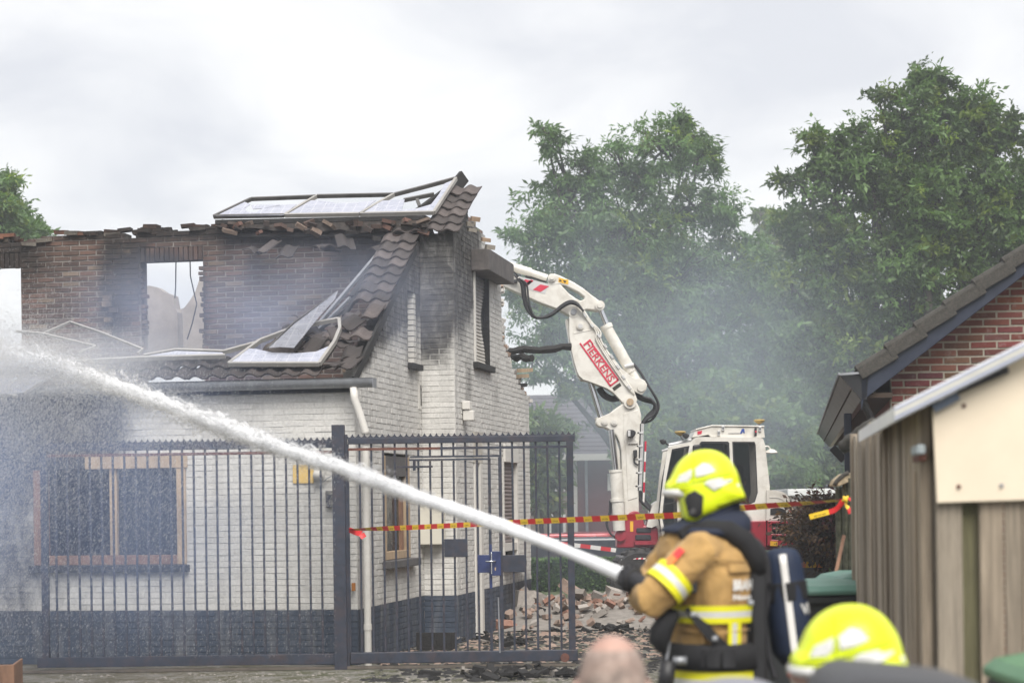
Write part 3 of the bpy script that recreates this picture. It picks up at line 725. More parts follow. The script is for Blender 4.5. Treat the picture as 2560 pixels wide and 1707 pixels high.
solar('flat solar panel frame showing as a long pale bar above the gutter', [('alu', [(180, 905), (345, 896), (563, 890)]), ('alu', [(360, 890), (440, 876), (560, 880), (640, 858)])], [[(352, 893), (440, 878), (556, 882), (560, 888)]], .12)
solar('twisted empty panel frame at the spray end of the roof', [('alu', [(40, 828), (108, 834), (240, 866), (196, 882)]), ('alu', [(108, 834), (175, 805), (255, 832), (357, 873), (345, 884)])], [], .12, .02, .025)
solar('dark solar panel hanging over the eaves at the left edge', [('alu', [(0, 944), (126, 940), (58, 984)]), ('alu', [(0, 984), (44, 990)])], [[(-20, 946), (122, 942), (56, 983), (-20, 988)]], .10, .022, .03, 'solar_dark')
# ================================================================== GROUND
def ground_mat():
    n = NT('debris_strewn_paving'); b = n.b
    vec = n.co()
    big = n.noise(.35, 6, .6, vec); mid = n.noise(3.5, 8, .7, vec, .5); fine = n.noise(38, 5, .65, vec)
    col = n.mix(n.ramp(mid, .35, .7), (.105, .090, .065), (.185, .16, .12))
    col = n.mix(n.ramp(big, .42, .62), col, (.085, .085, .045))                     # moss in the joints
    br = n.n('ShaderNodeTexBrick'); br.offset = .5; br.inputs['Scale'].default_value = 4.6; br.inputs['Mortar Size'].default_value = .05
    br.inputs['Color1'].default_value = (1,1,1,1); br.inputs['Color2'].default_value = (.82,.82,.82,1); br.inputs['Mortar'].default_value = (.45,.5,.35,1)
    n.l(vec, br.inputs[0]); col = n.mix(.8, col, br.outputs[0], 'MULTIPLY')
    vo = n.n('ShaderNodeTexVoronoi'); vo.inputs['Scale'].default_value = 26; n.l(vec, vo.inputs[0])
    spk = n.math('MULTIPLY', n.ramp(vo.outputs['Distance'], .16, .05), n.ramp(mid, .45, .6))
    col = n.mix(spk, col, n.mix(fine, (.02, .02, .02), (.33, .31, .28)))
    col = n.mix(n.ramp(fine, .62, .75), col, (.035, .033, .03))
    n.l(col, b.inputs['Base Color'])
    n.l(n.ramp(big, .35, .6, (.35,)*3+(1,), (.9,)*3+(1,)), b.inputs['Roughness'])
    n.bump(n.math('ADD', n.math('MULTIPLY', fine, .5), n.math('MULTIPLY', mid, .5)), .6, .03)
    return n.mat
gm = ground_mat()
gb = MB(); gb.add([(-70, -12, 0), (70, -12, 0), (70, 150, 0), (-70, 150, 0)], [(0,1,2,3)])
g = gb.build('ground', gm); g['kind'] = 'structure'
# grass verge and street beyond the yard
gl = MB(); gl.add([(-40, 34.0, .004), (60, 34.0, .004), (60, 145, .004), (-40, 145, .004)], [(0,1,2,3)])
g = gl.build('verge', mat('rough_grass', (.055, .075, .028), .4, 3, .95, 0, .8, 40, (.12, .1, .06), .5, 1.5)); g['kind'] = 'structure'
gl = MB(); gl.add([(-40, 44.0, .008), (60, 44.0, .008), (60, 52, .008), (-40, 52, .008)], [(0,1,2,3)])
g = gl.build('road', mat('asphalt', (.06, .06, .062), .2, 8, .9, 0, .3, 80)); g['kind'] = 'structure'

# ================================================================== GATE (sliding gate of black bars with a wicket door)
GY = 19.9
def gp(px, py): return P(px, py, GY)
gate = thing('sliding_gate', 'tall black barred steel gate with wicket door in front of the white house', 'gate', (gp(850, 1660).x, GY, 0))
GO = gate.location.copy()
def gw(px, py, dy=0): p = gp(px, py); return Vector((p.x-GO.x, dy, p.z))
def gbar(name, x0, y0, x1, y1, w, d, mtl='black_metal', dy=0, bevel=.003):
    return MB().bar(gw(x0, y0, dy), gw(x1, y1, dy), w, d, up=(0, 1, 0)).build(name, M[mtl], gate, bevel=bevel)
px2m = GY/F
def hrail(name, x0, x1, y0, y1, xr=None, d=.05, mtl='black_metal', dy=0, ya=None):
    # y0 top, y1 bottom at the left end; rises with the roll of the picture so that it is level in the place
    a = gw(x0, (y0+y1)/2, dy); b = gw(x1, (y0+y1)/2-(x1-x0)*ROLL*1.0, dy); b.z = a.z
    return MB().bar(a, b, d, (y1-y0)*px2m, up=(0, 0, 1)).build(name, M[mtl], gate, bevel=.003)
def scallop(x0, x1, ztop):
    a, b = gw(x0, 1100).x, gw(x1, 1100).x; n = int((b-a)/.0595); st = (b-a)/n; poly = [(a, ztop-.01)]
    poly_t = []
    for i in range(n):
        for q in np.linspace(0, 1, 7)[:-1]:
            poly_t.append((a+(i+q)*st, ztop+.008+.034*abs(2*q-1)**2.2))
    poly = [(b, ztop-.01), (a, ztop-.01)] + poly_t + [(b, ztop+.042)]
    MB().prism(poly, lambda x, z, d: Vector((x, -.002+d, z)), .004).build('spike_strip', M['black_metal'], gate)
z_top_l, z_top_r = gw(500, 1110).z, gw(1150, 1089).z
# left leaf
hrail('top_rail', 112, 838, 1111, 1129); hrail('thin_rail', 112, 838, 1136, 1143, d=.03, mtl='rust_metal')
hrail('bottom_rail', 95, 838, 1643, 1668, d=.07)
zt = gw(112, 1111).z; scallop(112, 838, zt)
xs0 = 141
k = 0
zb_l = gw(112, 1646).z
def vbar(name, px, z0, z1, w=.021, mtl='black_metal', d=None, dy=0):
    x = gw(px, 1400).x; return MB().box((x-w/2, dy-(d or w)/2, z0), (x+w/2, dy+(d or w)/2, z1)).build(name, M[mtl], gate, bevel=.002)
vbar('end_post', 113, zb_l-.06, zt-.02, .068)
for px in np.arange(141, 832, 28.85): vbar('bar', px, zb_l, zt-.03)
# meeting post
zp = gw(850, 1062).z
vbar('gate_post', 850, .0, zp, .125, d=.125, dy=.0); vbar('gate_post', 868, .0, gw(868, 1086).z, .03, d=.08, dy=.02)
# right leaf
zr = gw(870, 1095).z
a = gw(870, 1100).x; b = gw(1437, 1090).x
MB().box((a, -.03, zr-.062), (b, .03, zr)).build('top_rail', M['black_metal'], gate, bevel=.004)
scallop(866, 1437, zr)
MB().box((a, -.015, zr-.125), (gw(1100, 1100).x, .015, zr-.10)).build('thin_rail', M['rust_metal'], gate)
MB().box((gw(1100, 1100).x, -.015, zr-.125), (gw(1416, 1100).x, .015, zr-.10)).build('thin_rail', M['black_metal'], gate)
MB().box((a, -.04, .055), (b, .04, .165)).build('bottom_rail', M['black_metal'], gate, bevel=.006)
vbar('end_post', 1428, .05, zr-.06, .066)
zd = gw(1120, 1146).z
for i, px in enumerate(np.arange(873, 1412, 29.35)):
    vbar('bar', px, .165, zr-.06 if not (1030 < px < 1215) else zd-.02)
    if 1030 < px < 1215: vbar('short_bar', px, zd+.03, zr-.06)
MB().box((gw(1022, 1146).x, -.02, zd-.018), (gw(1226, 1146).x, .02, zd+.0)).build('door_top_rail', M['black_metal'], gate)
MB().box((gw(1025, 1146).x, -.014, zd+.012), (gw(1250, 1146).x, .014, zd+.03)).build('door_lintel', M['black_metal'], gate)
MB().box((gw(992, 1165).x, -.035, zd-.088), (gw(1082, 1165).x, -.014, zd-.068)).build('hinge_strap', M['black_metal'], gate)
MB().tube([gw(1036, 1150, -.03), gw(1036, 1176, -.03)], .014, 10).build('hinge', M['black_metal'], gate)
vbar('door_stile', 1253, .165, zd+.01, .034, d=.035, dy=-.014)
vbar('door_stile', 1227, .165, zd, .024); vbar('door_stile', 1227, gw(1227, 1470).z, gw(1227, 1360).z, .027, mtl='blue_metal')
def plate(name, x0, y0, x1, y1, d0, d1, mtl):
    p, q = gw(x0, y1), gw(x1, y0); return MB().box((p.x, d0, p.z), (q.x, d1, q.z)).build(name, M[mtl], gate, bevel=.003)
plate('cover_plate', 1111, 1346, 1169, 1392, -.022, -.016, 'black_metal')
plate('cover_plate', 1255, 1386, 1314, 1430, -.022, -.016, 'black_metal')
plate('cover_plate', 1194, 1386, 1228, 1431, -.024, -.017, 'blue_metal')
plate('lock_box', 1228, 1377, 1252, 1438, -.055, .02, 'blue_metal')
MB().tube([gw(1214, 1402, -.09), gw(1238, 1402, -.09), gw(1238, 1402, -.055)], .009, 8).build('handle', M['chrome'], gate, smooth=True)
plate('strike_strip', 1228, 1380, 1230, 1434, -.058, -.02, 'chrome'); plate('keyhole', 1237, 1417, 1240, 1425, -.058, -.054, 'wood_pale')
MB().tube([gw(1246, 1492, -.04), gw(1250, 1630, -.04)], .009, 6).build('drop_bolt', M['zinc'], gate)
MB().tube([gw(1412, 1642, -.06), gw(1412, 1642, -.02)], .045, 10).build('guide_wheel', M['rust_metal'], gate)
# ground track in front
tr = MB().box((gp(-300, 1690).x, GY-.06, .004), (gp(1440, 1690).x, GY+.02, .03)).build('gate_track', mat('track_concrete', (.10, .085, .07), .3, 8, .9, 0, .3, 60), None)
tag(tr, 'low steel track along the ground under the barred gate', 'track')

# ================================================================== BARRIER TAPES
def ribbon(name, label, pts, w, seg, mats, twist=None, group=None, txt=True):
    pts = [Vector(p) for p in pts]; L = [0]
    for a, b in zip(pts[:-1], pts[1:]): L.append(L[-1]+(b-a).length)
    tot = L[-1]; step = seg/6; n = max(2, int(tot/step)); mb = MB(); ink = MB()
    def at(s):
        for i in range(len(L)-1):
            if s <= L[i+1] or i == len(L)-2: return pts[i].lerp(pts[i+1], (s-L[i])/max(1e-6, L[i+1]-L[i]))
    for i in range(n):
        s0, s1 = tot*i/n, tot*(i+1)/n
        a, b = at(s0), at(s1); d = (b-a).normalized()
        q = []
        for p, s in ((a, s0), (b, s1)):
            tw = twist(s/tot) if twist else 0
            up = Vector((0, 0, 1)) - d*d.z; up.normalize(); sd_ = d.cross(up)
            u2 = up*math.cos(tw)+sd_*math.sin(tw); q.append((p+u2*w/2, p-u2*w/2))
        m = int(s0/seg) % 2
        mb.add([q[0][1], q[1][1], q[1][0], q[0][0]], [(0,1,2,3)], m)
        if m == 1 and txt and i % 6 in (1, 2, 3, 4):                        # small black print on the yellow blocks
            e_ = Vector((0, -.004, 0))
            for t0 in (.05, .28, .52, .76):
                if random.random() < .8:
                    A = q[0][1].lerp(q[1][1], t0); B = q[0][1].lerp(q[1][1], t0+.10); hh = (q[0][0]-q[0][1])
                    ink.add([A+hh*.26+e_, B+hh*.26+e_, B+hh*(.44+random.random()*.1)+e_, A+hh*(.44+random.random()*.1)+e_], [(0,1,2,3)], 2)
    if txt:
        o = len(mb.v); mb.v += ink.v; mb.f += [[i+o for i in f] for f in ink.f]; mb.m += ink.m; mb.t += ink.t
    o = mb.build(name, mats, None, fix=False)
    return tag(o, label, 'tape', group)
T3 = [M['tape_red'], M['tape_yellow'], M['ink']]
A, Bp = Vector((P(873, 1324, GY-.1))), P(2113, 1247, 13.0)
def tape_pt(t):
    p = A.lerp(Bp, t); x, y = proj(p)
    yy = np.interp(x, [873, 1050, 1330, 1700, 1850, 2095, 2115], [1324, 1317, 1303, 1287, 1269, 1251, 1248]); return P(x, yy, p.y)
ribbon('barrier_tape', 'long red and yellow barrier tape stretched from the gate to the fence post', [tape_pt(t) for t in np.linspace(0, 1, 40)], .045, .128, T3, lambda s: 1.15*math.exp(-(s/.10)**2)+1.1*math.exp(-((1-s)/.10)**2)+.22*(s > .35)*min(1, (s-.35)*6))
ribbon('barrier_tape', 'loose red and yellow tape tail hanging by the knot on the post', [P(2108, 1250, 12.9), P(2098, 1266, 12.9), P(2085, 1276, 12.88), P(2030, 1290, 12.85), P(2024, 1292, 12.85)], .034, .13, T3)
ribbon('barrier_tape', 'short red and yellow tape end knotted round the fence post', [P(2144, 1246, 12.95), P(2120, 1249, 12.9), P(2112, 1246, 12.86), P(2113, 1262, 12.86), P(2122, 1270, 12.86), P(2127, 1282, 12.86)], .034, .1, T3, lambda s: 3*s)
kb = MB(); kb.tube([P(2109, 1241, 12.84), P(2113, 1248, 12.82), P(2117, 1256, 12.84)], [.008, .017, .008], 8); kb.tube([P(2105, 1252, 12.83), P(2114, 1246, 12.82), P(2120, 1241, 12.84)], [.006, .014, .008], 8)
tag(kb.build('tape_knot', M['tape_yellow'], None, smooth=True), 'yellow knot of barrier tape on the mossy post', 'knot')
ribbon('barrier_tape', 'red and yellow tape end tied to the bar of the gate', [P(873, 1324, GY-.13), P(890, 1330, GY-.15), P(903, 1333, GY-.15), P(910, 1344, GY-.15)], .06, .07, [M['tape_red'], M['tape_red'], M['ink']], lambda s: .5-s, txt=False)
T4 = [M['tape_red'], M['tape_white'], M['ink']]
ribbon('barrier_tape', 'red and white barrier tape strung behind the gate before the hedge', [P(1400, 1358, 34), P(1470, 1366, 34), P(1540, 1375, 34)], .07, .17, T4, txt=False)
ribbon('barrier_tape', 'red and white barrier tape behind the red-leaved tree', [P(1990, 1392, 38), P(2100, 1390, 38)], .07, .2, T4, txt=False)
ribbon('barrier_tape', 'orange and yellow tape band across the trunks of the red-leaved tree', [P(1990, 1411, 29), P(2110, 1410, 29)], .09, .14, [mat('tape_orange', (.75, .22, .03), .1), M['tape_yellow'], M['ink']], txt=False)

# ================================================================== RUBBLE, DEBRIS
random.seed(77); np.random.seed(3)
CH = []
for i in range(8):                                # chunk shapes
    bm = bmesh.new(); bmesh.ops.create_icosphere(bm, subdivisions=1, radius=.5)
    for v in bm.verts:
        v.co = Vector((max(-.36, min(.36, v.co.x*1.15)), max(-.34, min(.34, v.co.y*1.15)), max(-.3, min(.3, v.co.z*1.2)))) * random.uniform(.82, 1.12)
    me = bpy.data.meshes.new('chunk'); bm.to_mesh(me); bm.free(); CH.append(me)
RM = [mat('rubble_red', (.24, .115, .08), .35, 9, .95, 0, .5, 40, (.42, .36, .3), .5, 7), mat('rubble_pale', (.28, .21, .17), .25, 9, .95, 0, .5, 40, (.3, .14, .1), .4, 6), mat('rubble_white', (.36, .33, .30), .2, 9, .95, 0, .5, 40, (.25, .2, .18), .4, 6), M['char'], mat('rubble_grey', (.22, .2, .18), .25, 9, .95, 0, .5, 40)]
CHM = {}
def chunk(parent, name, loc, size, rot, mi, box=False):
    key = (random.randrange(8), mi, box)
    if key not in CHM:
        if box:
            mb = MB(); v = [(sx*.5*random.uniform(.8, 1), sy*.5*random.uniform(.8, 1), sz*.5*random.uniform(.8, 1)) for sz in (-1, 1) for sx, sy in ((-1,-1),(1,-1),(1,1),(-1,1))]
            mb.add(v, [(3,2,1,0),(4,5,6,7),(0,1,5,4),(1,2,6,5),(2,3,7,6),(3,0,4,7)]); o_ = mb.build('c', RM[mi]); me = o_.data; bpy.data.objects.remove(o_)
        else:
            me = CH[key[0]].copy(); me.materials.clear(); me.materials.append(RM[mi])
        CHM[key] = me
    o = bpy.data.objects.new(name, CHM[key]); COL.objects.link(o); o.parent = parent
    o.location = loc; o.scale = size; o.rotation_euler = rot; return o
pile_c = P(1455, 1560, 27.2); pile_c.z = 0
pile = thing('rubble_pile', 'heap of broken bricks and wall chunks behind the barred gate', 'rubble', pile_c)
def pile_h(x, y): 
    return max(0, .34*math.exp(-((x+.1)/.75)**2-(y/1.3)**2) + .34*math.exp(-((x-.75)/.45)**2-(y/1.1)**2)+.28*math.exp(-((x+.85)/.3)**2-(y/1.2)**2))
for i in range(290):
    x, y = random.gauss(.1, .72), random.gauss(0, .8)
    x = max(-1.15, min(1.45, x)); h = pile_h(x, y)
    big = random.random()
    s = (.17, .09, .06) if big < .75 else ((.21, .14, .09) if big < .95 else (.36, .22, .10))
    s = tuple(q*random.uniform(.6, 1.15) for q in s)
    mi = random.choices(range(5), (.22, .36, .26, .05, .11))[0]
    z = h*random.uniform(.55, 1.0)+.03
    chunk(pile, 'rubble_chunk', (x, y, z), s, (random.uniform(-.7, .7), random.uniform(-.7, .7), random.uniform(0, 6)), mi, box=random.random() < .72)
hb_ = MB(); n = 24
vv = [((-1.3+2.7*i/n), (-1.9+3.8*k_/n), pile_h(-1.3+2.7*i/n, -1.9+3.8*k_/n)*.72-.01) for k_ in range(n+1) for i in range(n+1)]
hb_.add(vv, [(k_*(n+1)+i, k_*(n+1)+i+1, (k_+1)*(n+1)+i+1, (k_+1)*(n+1)+i) for k_ in range(n) for i in range(n)])
hb_.build('rubble_core', RM[4], pile, smooth=True)
big = chunk(pile, 'wall_slab', (-.02, .1, .36), (.6, .36, .14), (.25, .55, .3), 1, True)
big = chunk(pile, 'wall_slab', (.72, -.1, .30), (.9, .35, .14), (.1, .3, .1), 2, True)
wb = chunk(pile, 'wall_slab', (-.80, -.25, .30), (.30, .22, .34), (0, .1, .5), 2, True)
# charcoal scraps and gravel on the ground (nobody could count them)
def scatter(name, label, n, xr, yr, size, mtl, cat):
    base = np.array([(-1,-1,-.4),(1,-.8,-.4),(.7,1,-.4),(-.9,.8,-.4),(-.5,-.5,.5),(.6,-.3,.6),(.3,.5,.4)])*.5
    fs = np.array([(0,1,5),(0,5,4),(1,2,6),(1,6,5),(2,3,6),(3,4,6),(3,0,4),(4,5,6)])
    r = np.random.default_rng(n)
    ang = r.uniform(0, 6.28, n); sc = size*np.exp(r.normal(0, .5, n)); c = np.stack([r.uniform(*xr, n), r.uniform(*yr, n), np.zeros(n)], 1)
    ca, sa = np.cos(ang), np.sin(ang); b = base[None]*np.stack([sc*r.uniform(.7, 1.8, n), sc, sc*r.uniform(.25, .8, n)], 1)[:, None, :]
    x = b[..., 0]*ca[:, None]-b[..., 1]*sa[:, None]; y = b[..., 0]*sa[:, None]+b[..., 1]*ca[:, None]
    v = np.stack([x, y, b[..., 2]+sc[:, None]*.12], -1)+c[:, None, :]
    f = (fs[None]+(np.arange(n)*7)[:, None, None]).reshape(-1, 3)
    o = np_mesh(name, v.reshape(-1, 3), f, mtl, None, 'stuff'); o['label'] = label; o['category'] = cat; return o
scatter('gravel', 'pale rubble crumbs strewn over the yard behind the gate', 5200, (-1.6, 3.5), (20.3, 30), .028, RM[1], 'gravel')
scatter('ash', 'black charred scraps lying on the paving before and behind the gate', 4200, (-1.4, 3.5), (18.3, 28), .035, M['char'], 'ash')
scatter('grit', 'small dark grit on the paving before the gate', 2500, (-5.5, 2.0), (17.5, 19.7), .014, RM[4], 'grit')
# heaps of burnt stuff
def heap(name, label, px, py, Y, n, sx, sy, h, mi=3):
    c = P(px, py, Y); c.z = 0; r = thing(name, label, 'debris', c)
    for i in range(n):
        x, y = random.gauss(0, sx), random.gauss(0, sy); z = h*math.exp(-(x/sx)**2*.5)*random.uniform(.2, 1)
        chunk(r, 'burnt_piece', (x, y, z+.01), (random.uniform(.05, .22), random.uniform(.03, .1), random.uniform(.02, .07)), (random.uniform(-.4, .4), random.uniform(-.5, .5), random.uniform(0, 6)), mi if random.random() < .85 else 4, random.random() < .5)
    return r
heap('burnt_debris', 'black heap of burnt scraps on the paving in front of the gate', 1310, 1690, 18.7, 60, .45, .2, .07)
heap('burnt_debris', 'charred lumps at the foot of the white house behind the gate', 1210, 1590, 23.4, 34, .35, .3, .10)
heap('burnt_debris', 'burnt scraps spread before the brick rubble heap', 1560, 1600, 25.0, 50, .7, .25, .06)
q = P(1090, 1600, 22.4); q.z = 0
bb = thing('burnt_crate', 'burnt black box on the ground at the bay of the house', 'box', q, -TH)
MB().box((-.2, -.12, .0), (.2, .12, .04)).build('base', M['char'], bb, bevel=.004); MB().box((-.2, -.12, .04), (.2, -.09, .20)).build('front_board', M['char'], bb, bevel=.004); MB().box((-.2, .09, .04), (.2, .12, .18)).build('back_board', M['char'], bb, bevel=.004)
MB().box((-.2, -.09, .04), (-.17, .09, .16)).build('side_board', M['char'], bb, bevel=.004); MB().box((.17, -.09, .04), (.2, .09, .19)).build('side_board', M['char'], bb, bevel=.004)
# hoses lying behind the heap
for i, lb in enumerate(('upper red fire hose lying on the grass by the wheeled excavator', 'lower red fire hose lying on the grass by the wheeled excavator')):
    pts = [P(1455+t*95, 1496+i*9+3*math.sin(t*5+i), 33.4-.5*i) for t in np.linspace(0, 1, 9)]
    for p in pts: p.z = .05+.0*i
    tag(MB().tube(pts, .05, 8).build('fire_hose', mat('hose_red', (.22, .035, .05), .2, 9, .8), None, smooth=True), lb, 'hose', 'red hoses by the excavator')
# brown board at lower left corner
q = P(20, 1690, 14.5); q.z = 0
bx = thing('chipboard_box', 'brown board box at the bottom left corner', 'box', q, R(8))
zt_ = P(20, 1653, 14.5).z
MB().box((-.5, -.3, 0), (.075, -.28, zt_)).build('front_board', M['wood_brown'], bx, bevel=.004)
MB().box((.06, -.28, 0), (.075, .3, zt_+.0)).build('side_board', M['wood_brown'], bx, bevel=.004)
# ================================================================== WHEELED EXCAVATOR
EY = 31.0
eo = P(1700, 1500, EY); eo.z = 0
exc = thing('wheeled_excavator', 'white and red wheeled excavator with its arm reaching over the burnt house', 'excavator', eo)
def ep(px, py, dy=0): p = P(px, py, EY+dy); return p-eo
def e1(x, y): return 1180+x/2.85, 600+y/2.85
def e2(x, y): return 1300+x/3.92, 950+y/3.92
def e4(x, y): return 1600+x/3.92, 1030+y/3.92
def e3(x, y): return 1250+x/3.43, 1250+y/3.43
def eplate(name, pts, d0, d1, mtl, cr=None, holes=(), bevel=.012, parent=None):
    q = [cr(*p) if cr else p for p in pts]; hh = [[cr(*p) if cr else p for p in h] for h in holes]
    mb = MB(); mb.prism(q, lambda a, b, d: ep(a, b, 0)+Vector((0, d, 0)), 0, holes=hh) if False else None
    mb = MB(); mb.prism(q, lambda a, b, d: ep(a, b)+Vector((0, d0 if d == 0 else d1, 0)), 1, holes=hh)
    return mb.build(name, M[mtl] if isinstance(mtl, str) else mtl, parent or exc, bevel=bevel)
def etube(name, pts, r, mtl, cr=None, dy=0, n=12, parent=None):
    q = [ep(*(cr(*p) if cr else p))+Vector((0, dy, 0)) for p in pts]
    return MB().tube(q, r, n).build(name, M[mtl], parent or exc, smooth=False, autosmooth=40)
def epin(px, py, r, d0, d1, mtl='white_paint', cr=None):
    a = ep(*(cr(px, py) if cr else (px, py))); o = MB().tube([a+Vector((0, d0, 0)), a+Vector((0, d1, 0))], r, 16).build('pin', M[mtl], exc, autosmooth=40); return o
def smooth_pts(pts, k=8):
    out = []; n = len(pts)
    for i in range(n-1):
        p0, p1, p2, p3 = [Vector(pts[max(0, min(n-1, i+d))]) for d in (-1, 0, 1, 2)]
        for t in np.linspace(0, 1, k, endpoint=False):
            out.append(tuple(.5*((2*p1)+(-p0+p2)*t+(2*p0-5*p1+4*p2-p3)*t*t+(-p0+3*p1-3*p2+p3)*t**3)))
    out.append(tuple(pts[-1])); return out
# stick (dipper arm)
stick = eplate('dipper_arm', [(20, 215), (110, 238), (335, 270), (540, 322), (546, 270), (560, 252), (585, 247), (625, 262), (720, 308), (790, 352), (850, 400), (905, 440), (928, 460), (932, 482), (920, 502), (895, 510), (850, 503), (812, 500), (785, 512), (765, 535), (735, 552), (695, 545), (610, 500), (480, 452), (360, 400), (115, 285), (20, 240)], -.16, .16, 'white_paint', e1,
               [[(632, 328), (660, 332), (700, 350), (760, 380), (800, 412), (796, 430), (770, 440), (740, 425), (690, 390)]], .018)
etube('bucket_cylinder', [(100, 140), (200, 168), (420, 232)], .068, 'white_paint', e1, 0); etube('bucket_cylinder_sleeve', [(400, 228), (535, 272)], .058, 'white_paint', e1, 0)
etube('piston_rod', [(380, 262), (430, 268), (530, 296)], .022, 'black_rubber', e1, 0)
for x, y, r in ((568, 278, .062), (908, 474, .075), (722, 520, .085)):
    epin(x, y, r, -.20, .20, 'white_paint', e1); epin(x, y, r*.55, -.225, .225, 'zinc' if x == 722 else 'white_paint', e1)
eplate('striped_decal', [(338, 268), (545, 322), (520, 392), (345, 345)], -.1645, -.1625, 'silver_decal', e1, bevel=0)
eplate('red_stripe', [(360, 335), (420, 291), (438, 297), (388, 342)], -.168, -.1655, 'decal_red', e1, bevel=0); eplate('red_stripe', [(358, 312), (378, 288), (436, 302), (385, 341)], -.168, -.1655, 'decal_red', e1, bevel=0)
eplate('red_stripe', [(433, 362), (485, 325), (548, 338), (488, 378)], -.168, -.1655, 'decal_red', e1, bevel=0)
eplate('warning_sticker', [(616, 277), (686, 292), (684, 326), (614, 308)], -.1645, -.1625, 'yellow_decal', e1, bevel=0)
eplate('warning_mark', [(645, 295), (672, 300), (660, 316)], -.168, -.166, 'ink', e1, bevel=0); eplate('warning_mark', [(620, 290), (632, 292), (638, 304), (622, 304)], -.168, -.166, 'ink', e1, bevel=0)
# valve block and fittings
for i in range(9):
    x, y = 130+i*22, 235+i*10+random.uniform(-12, 12); a = ep(*e1(x, y)); MB().cbox(a+Vector((0, -.2, 0)), (.07, .08, .05)).build('fitting', M['silver_decal' if i % 2 else 'black_rubber'], exc, bevel=.006)
a = ep(*e1(165, 246)); MB().tube([a+Vector((-.08, -.2, .02)), a+Vector((.1, -.2, -.01))], .022, 8).build('fitting', M['decal_red'], exc)
etube('hydraulic_hose', smooth_pts([(120, 225), (220, 215), (300, 240), (330, 275)]), .013, 'black_rubber', e1, -.2, 8)
etube('hydraulic_hose', smooth_pts([(120, 240), (200, 228), (290, 255), (335, 300)]), .013, 'black_rubber', e1, -.22, 8)
for k, (ox, oy) in enumerate(((0, 0), (22, 0), (8, 18), (38, 10))):
    etube('hydraulic_hose', smooth_pts([(320+ox*.6, 285+oy), (350+ox, 330), (362+ox, 420), (385+ox*.8, 500), (430+ox*.4, 550+oy*.6), (500, 560+oy*.5), (570, 530+oy), (640, 472+oy*1.3), (700, 445+oy*1.2), (750, 465+oy), (790, 520)]), .015, 'black_rubber', e1, -.24-.02*k, 8)
# middle boom with the lettering
boom = eplate('boom', [(690, 555), (700, 522), (728, 500), (765, 505), (800, 535), (880, 665), (960, 790), (1060, 920), (1150, 990), (1195, 992), (1225, 1006), (1242, 1035), (1236, 1068), (1212, 1100), (1200, 1106), (1150, 1082), (1172, 1140), (1160, 1175), (1130, 1195), (1095, 1188), (1068, 1160), (1035, 1125), (1000, 1088), (955, 1060), (890, 1035), (830, 1012), (790, 1000), (762, 975), (745, 940), (722, 860), (705, 780), (690, 680)], -.19, .19, 'white_paint', e1, bevel=.02)
eplate('boom_front_plate', [(664, 572), (690, 560), (700, 690), (712, 770), (752, 950), (775, 990), (800, 1004), (770, 1000), (748, 965), (722, 880), (690, 730)], -.10, .19, 'white_paint', e1, bevel=.012)
eplate('boom_seam', [(722, 668), (868, 640), (870, 646), (724, 676)], -.197, -.188, 'white_paint', e1, bevel=.003)
epin(768, 622, .055, -.225, .2, 'white_paint', e1); epin(768, 622, .035, -.235, .2, 'silver_decal', e1)
epin(1120, 1158, .10, -.225, .225, 'white_paint', e1); epin(1120, 1158, .055, -.25, .25, 'wood_pale', e1); epin(1200, 1057, .06, -.215, .215, 'white_paint', e1)
eplate('black_badge', [(995, 1058), (1048, 1020), (1060, 1042), (1008, 1080)], -.195, -.192, 'ink', e1, bevel=0)
# lettering FIERKENS in a red frame
def text_part(s, name, parent, mtl, M4, size=1.0, extrude=.002, bold=0.0, sx=1.0):
    cu = bpy.data.curves.new(name, 'FONT'); cu.body = s; cu.size = size; cu.extrude = extrude; cu.offset = bold; cu.align_x = 'LEFT'; cu.align_y = 'BOTTOM'
    cu.resolution_u = 3
    o = bpy.data.objects.new(name, cu); COL.objects.link(o)
    dg = bpy.context.evaluated_depsgraph_get(); me = bpy.data.meshes.new_from_object(o.evaluated_get(dg)); bpy.data.objects.remove(o)
    xs = [v.co.x for v in me.vertices]; ys = [v.co.y for v in me.vertices]
    x0, x1, y0, y1 = min(xs), max(xs), min(ys), max(ys)
    for v in me.vertices: v.co.x = (v.co.x-x0)/(x1-x0); v.co.y = (v.co.y-y0)/(y1-y0)
    me.materials.clear(); me.materials.append(M[mtl] if isinstance(mtl, str) else mtl); me.transform(M4)
    t = bpy.data.objects.new(name, me); COL.objects.link(t); t.parent = parent; return t
def text_on_quad(s, name, parent, mtl, bl, br, tl, bold=0.0):
    bl, br, tl = Vector(bl), Vector(br), Vector(tl); x = br-bl; y = tl-bl; n = x.cross(y).normalized()
    M4 = Matrix(((x.x, y.x, n.x, bl.x), (x.y, y.y, n.y, bl.y), (x.z, y.z, n.z, bl.z), (0, 0, 0, 1)))
    return text_part(s, name, parent, mtl, M4, bold=bold)
off = Vector((0, -.196, 0))
bl, br, tl = e1(782, 748), e1(985, 1022), e1(822, 716)
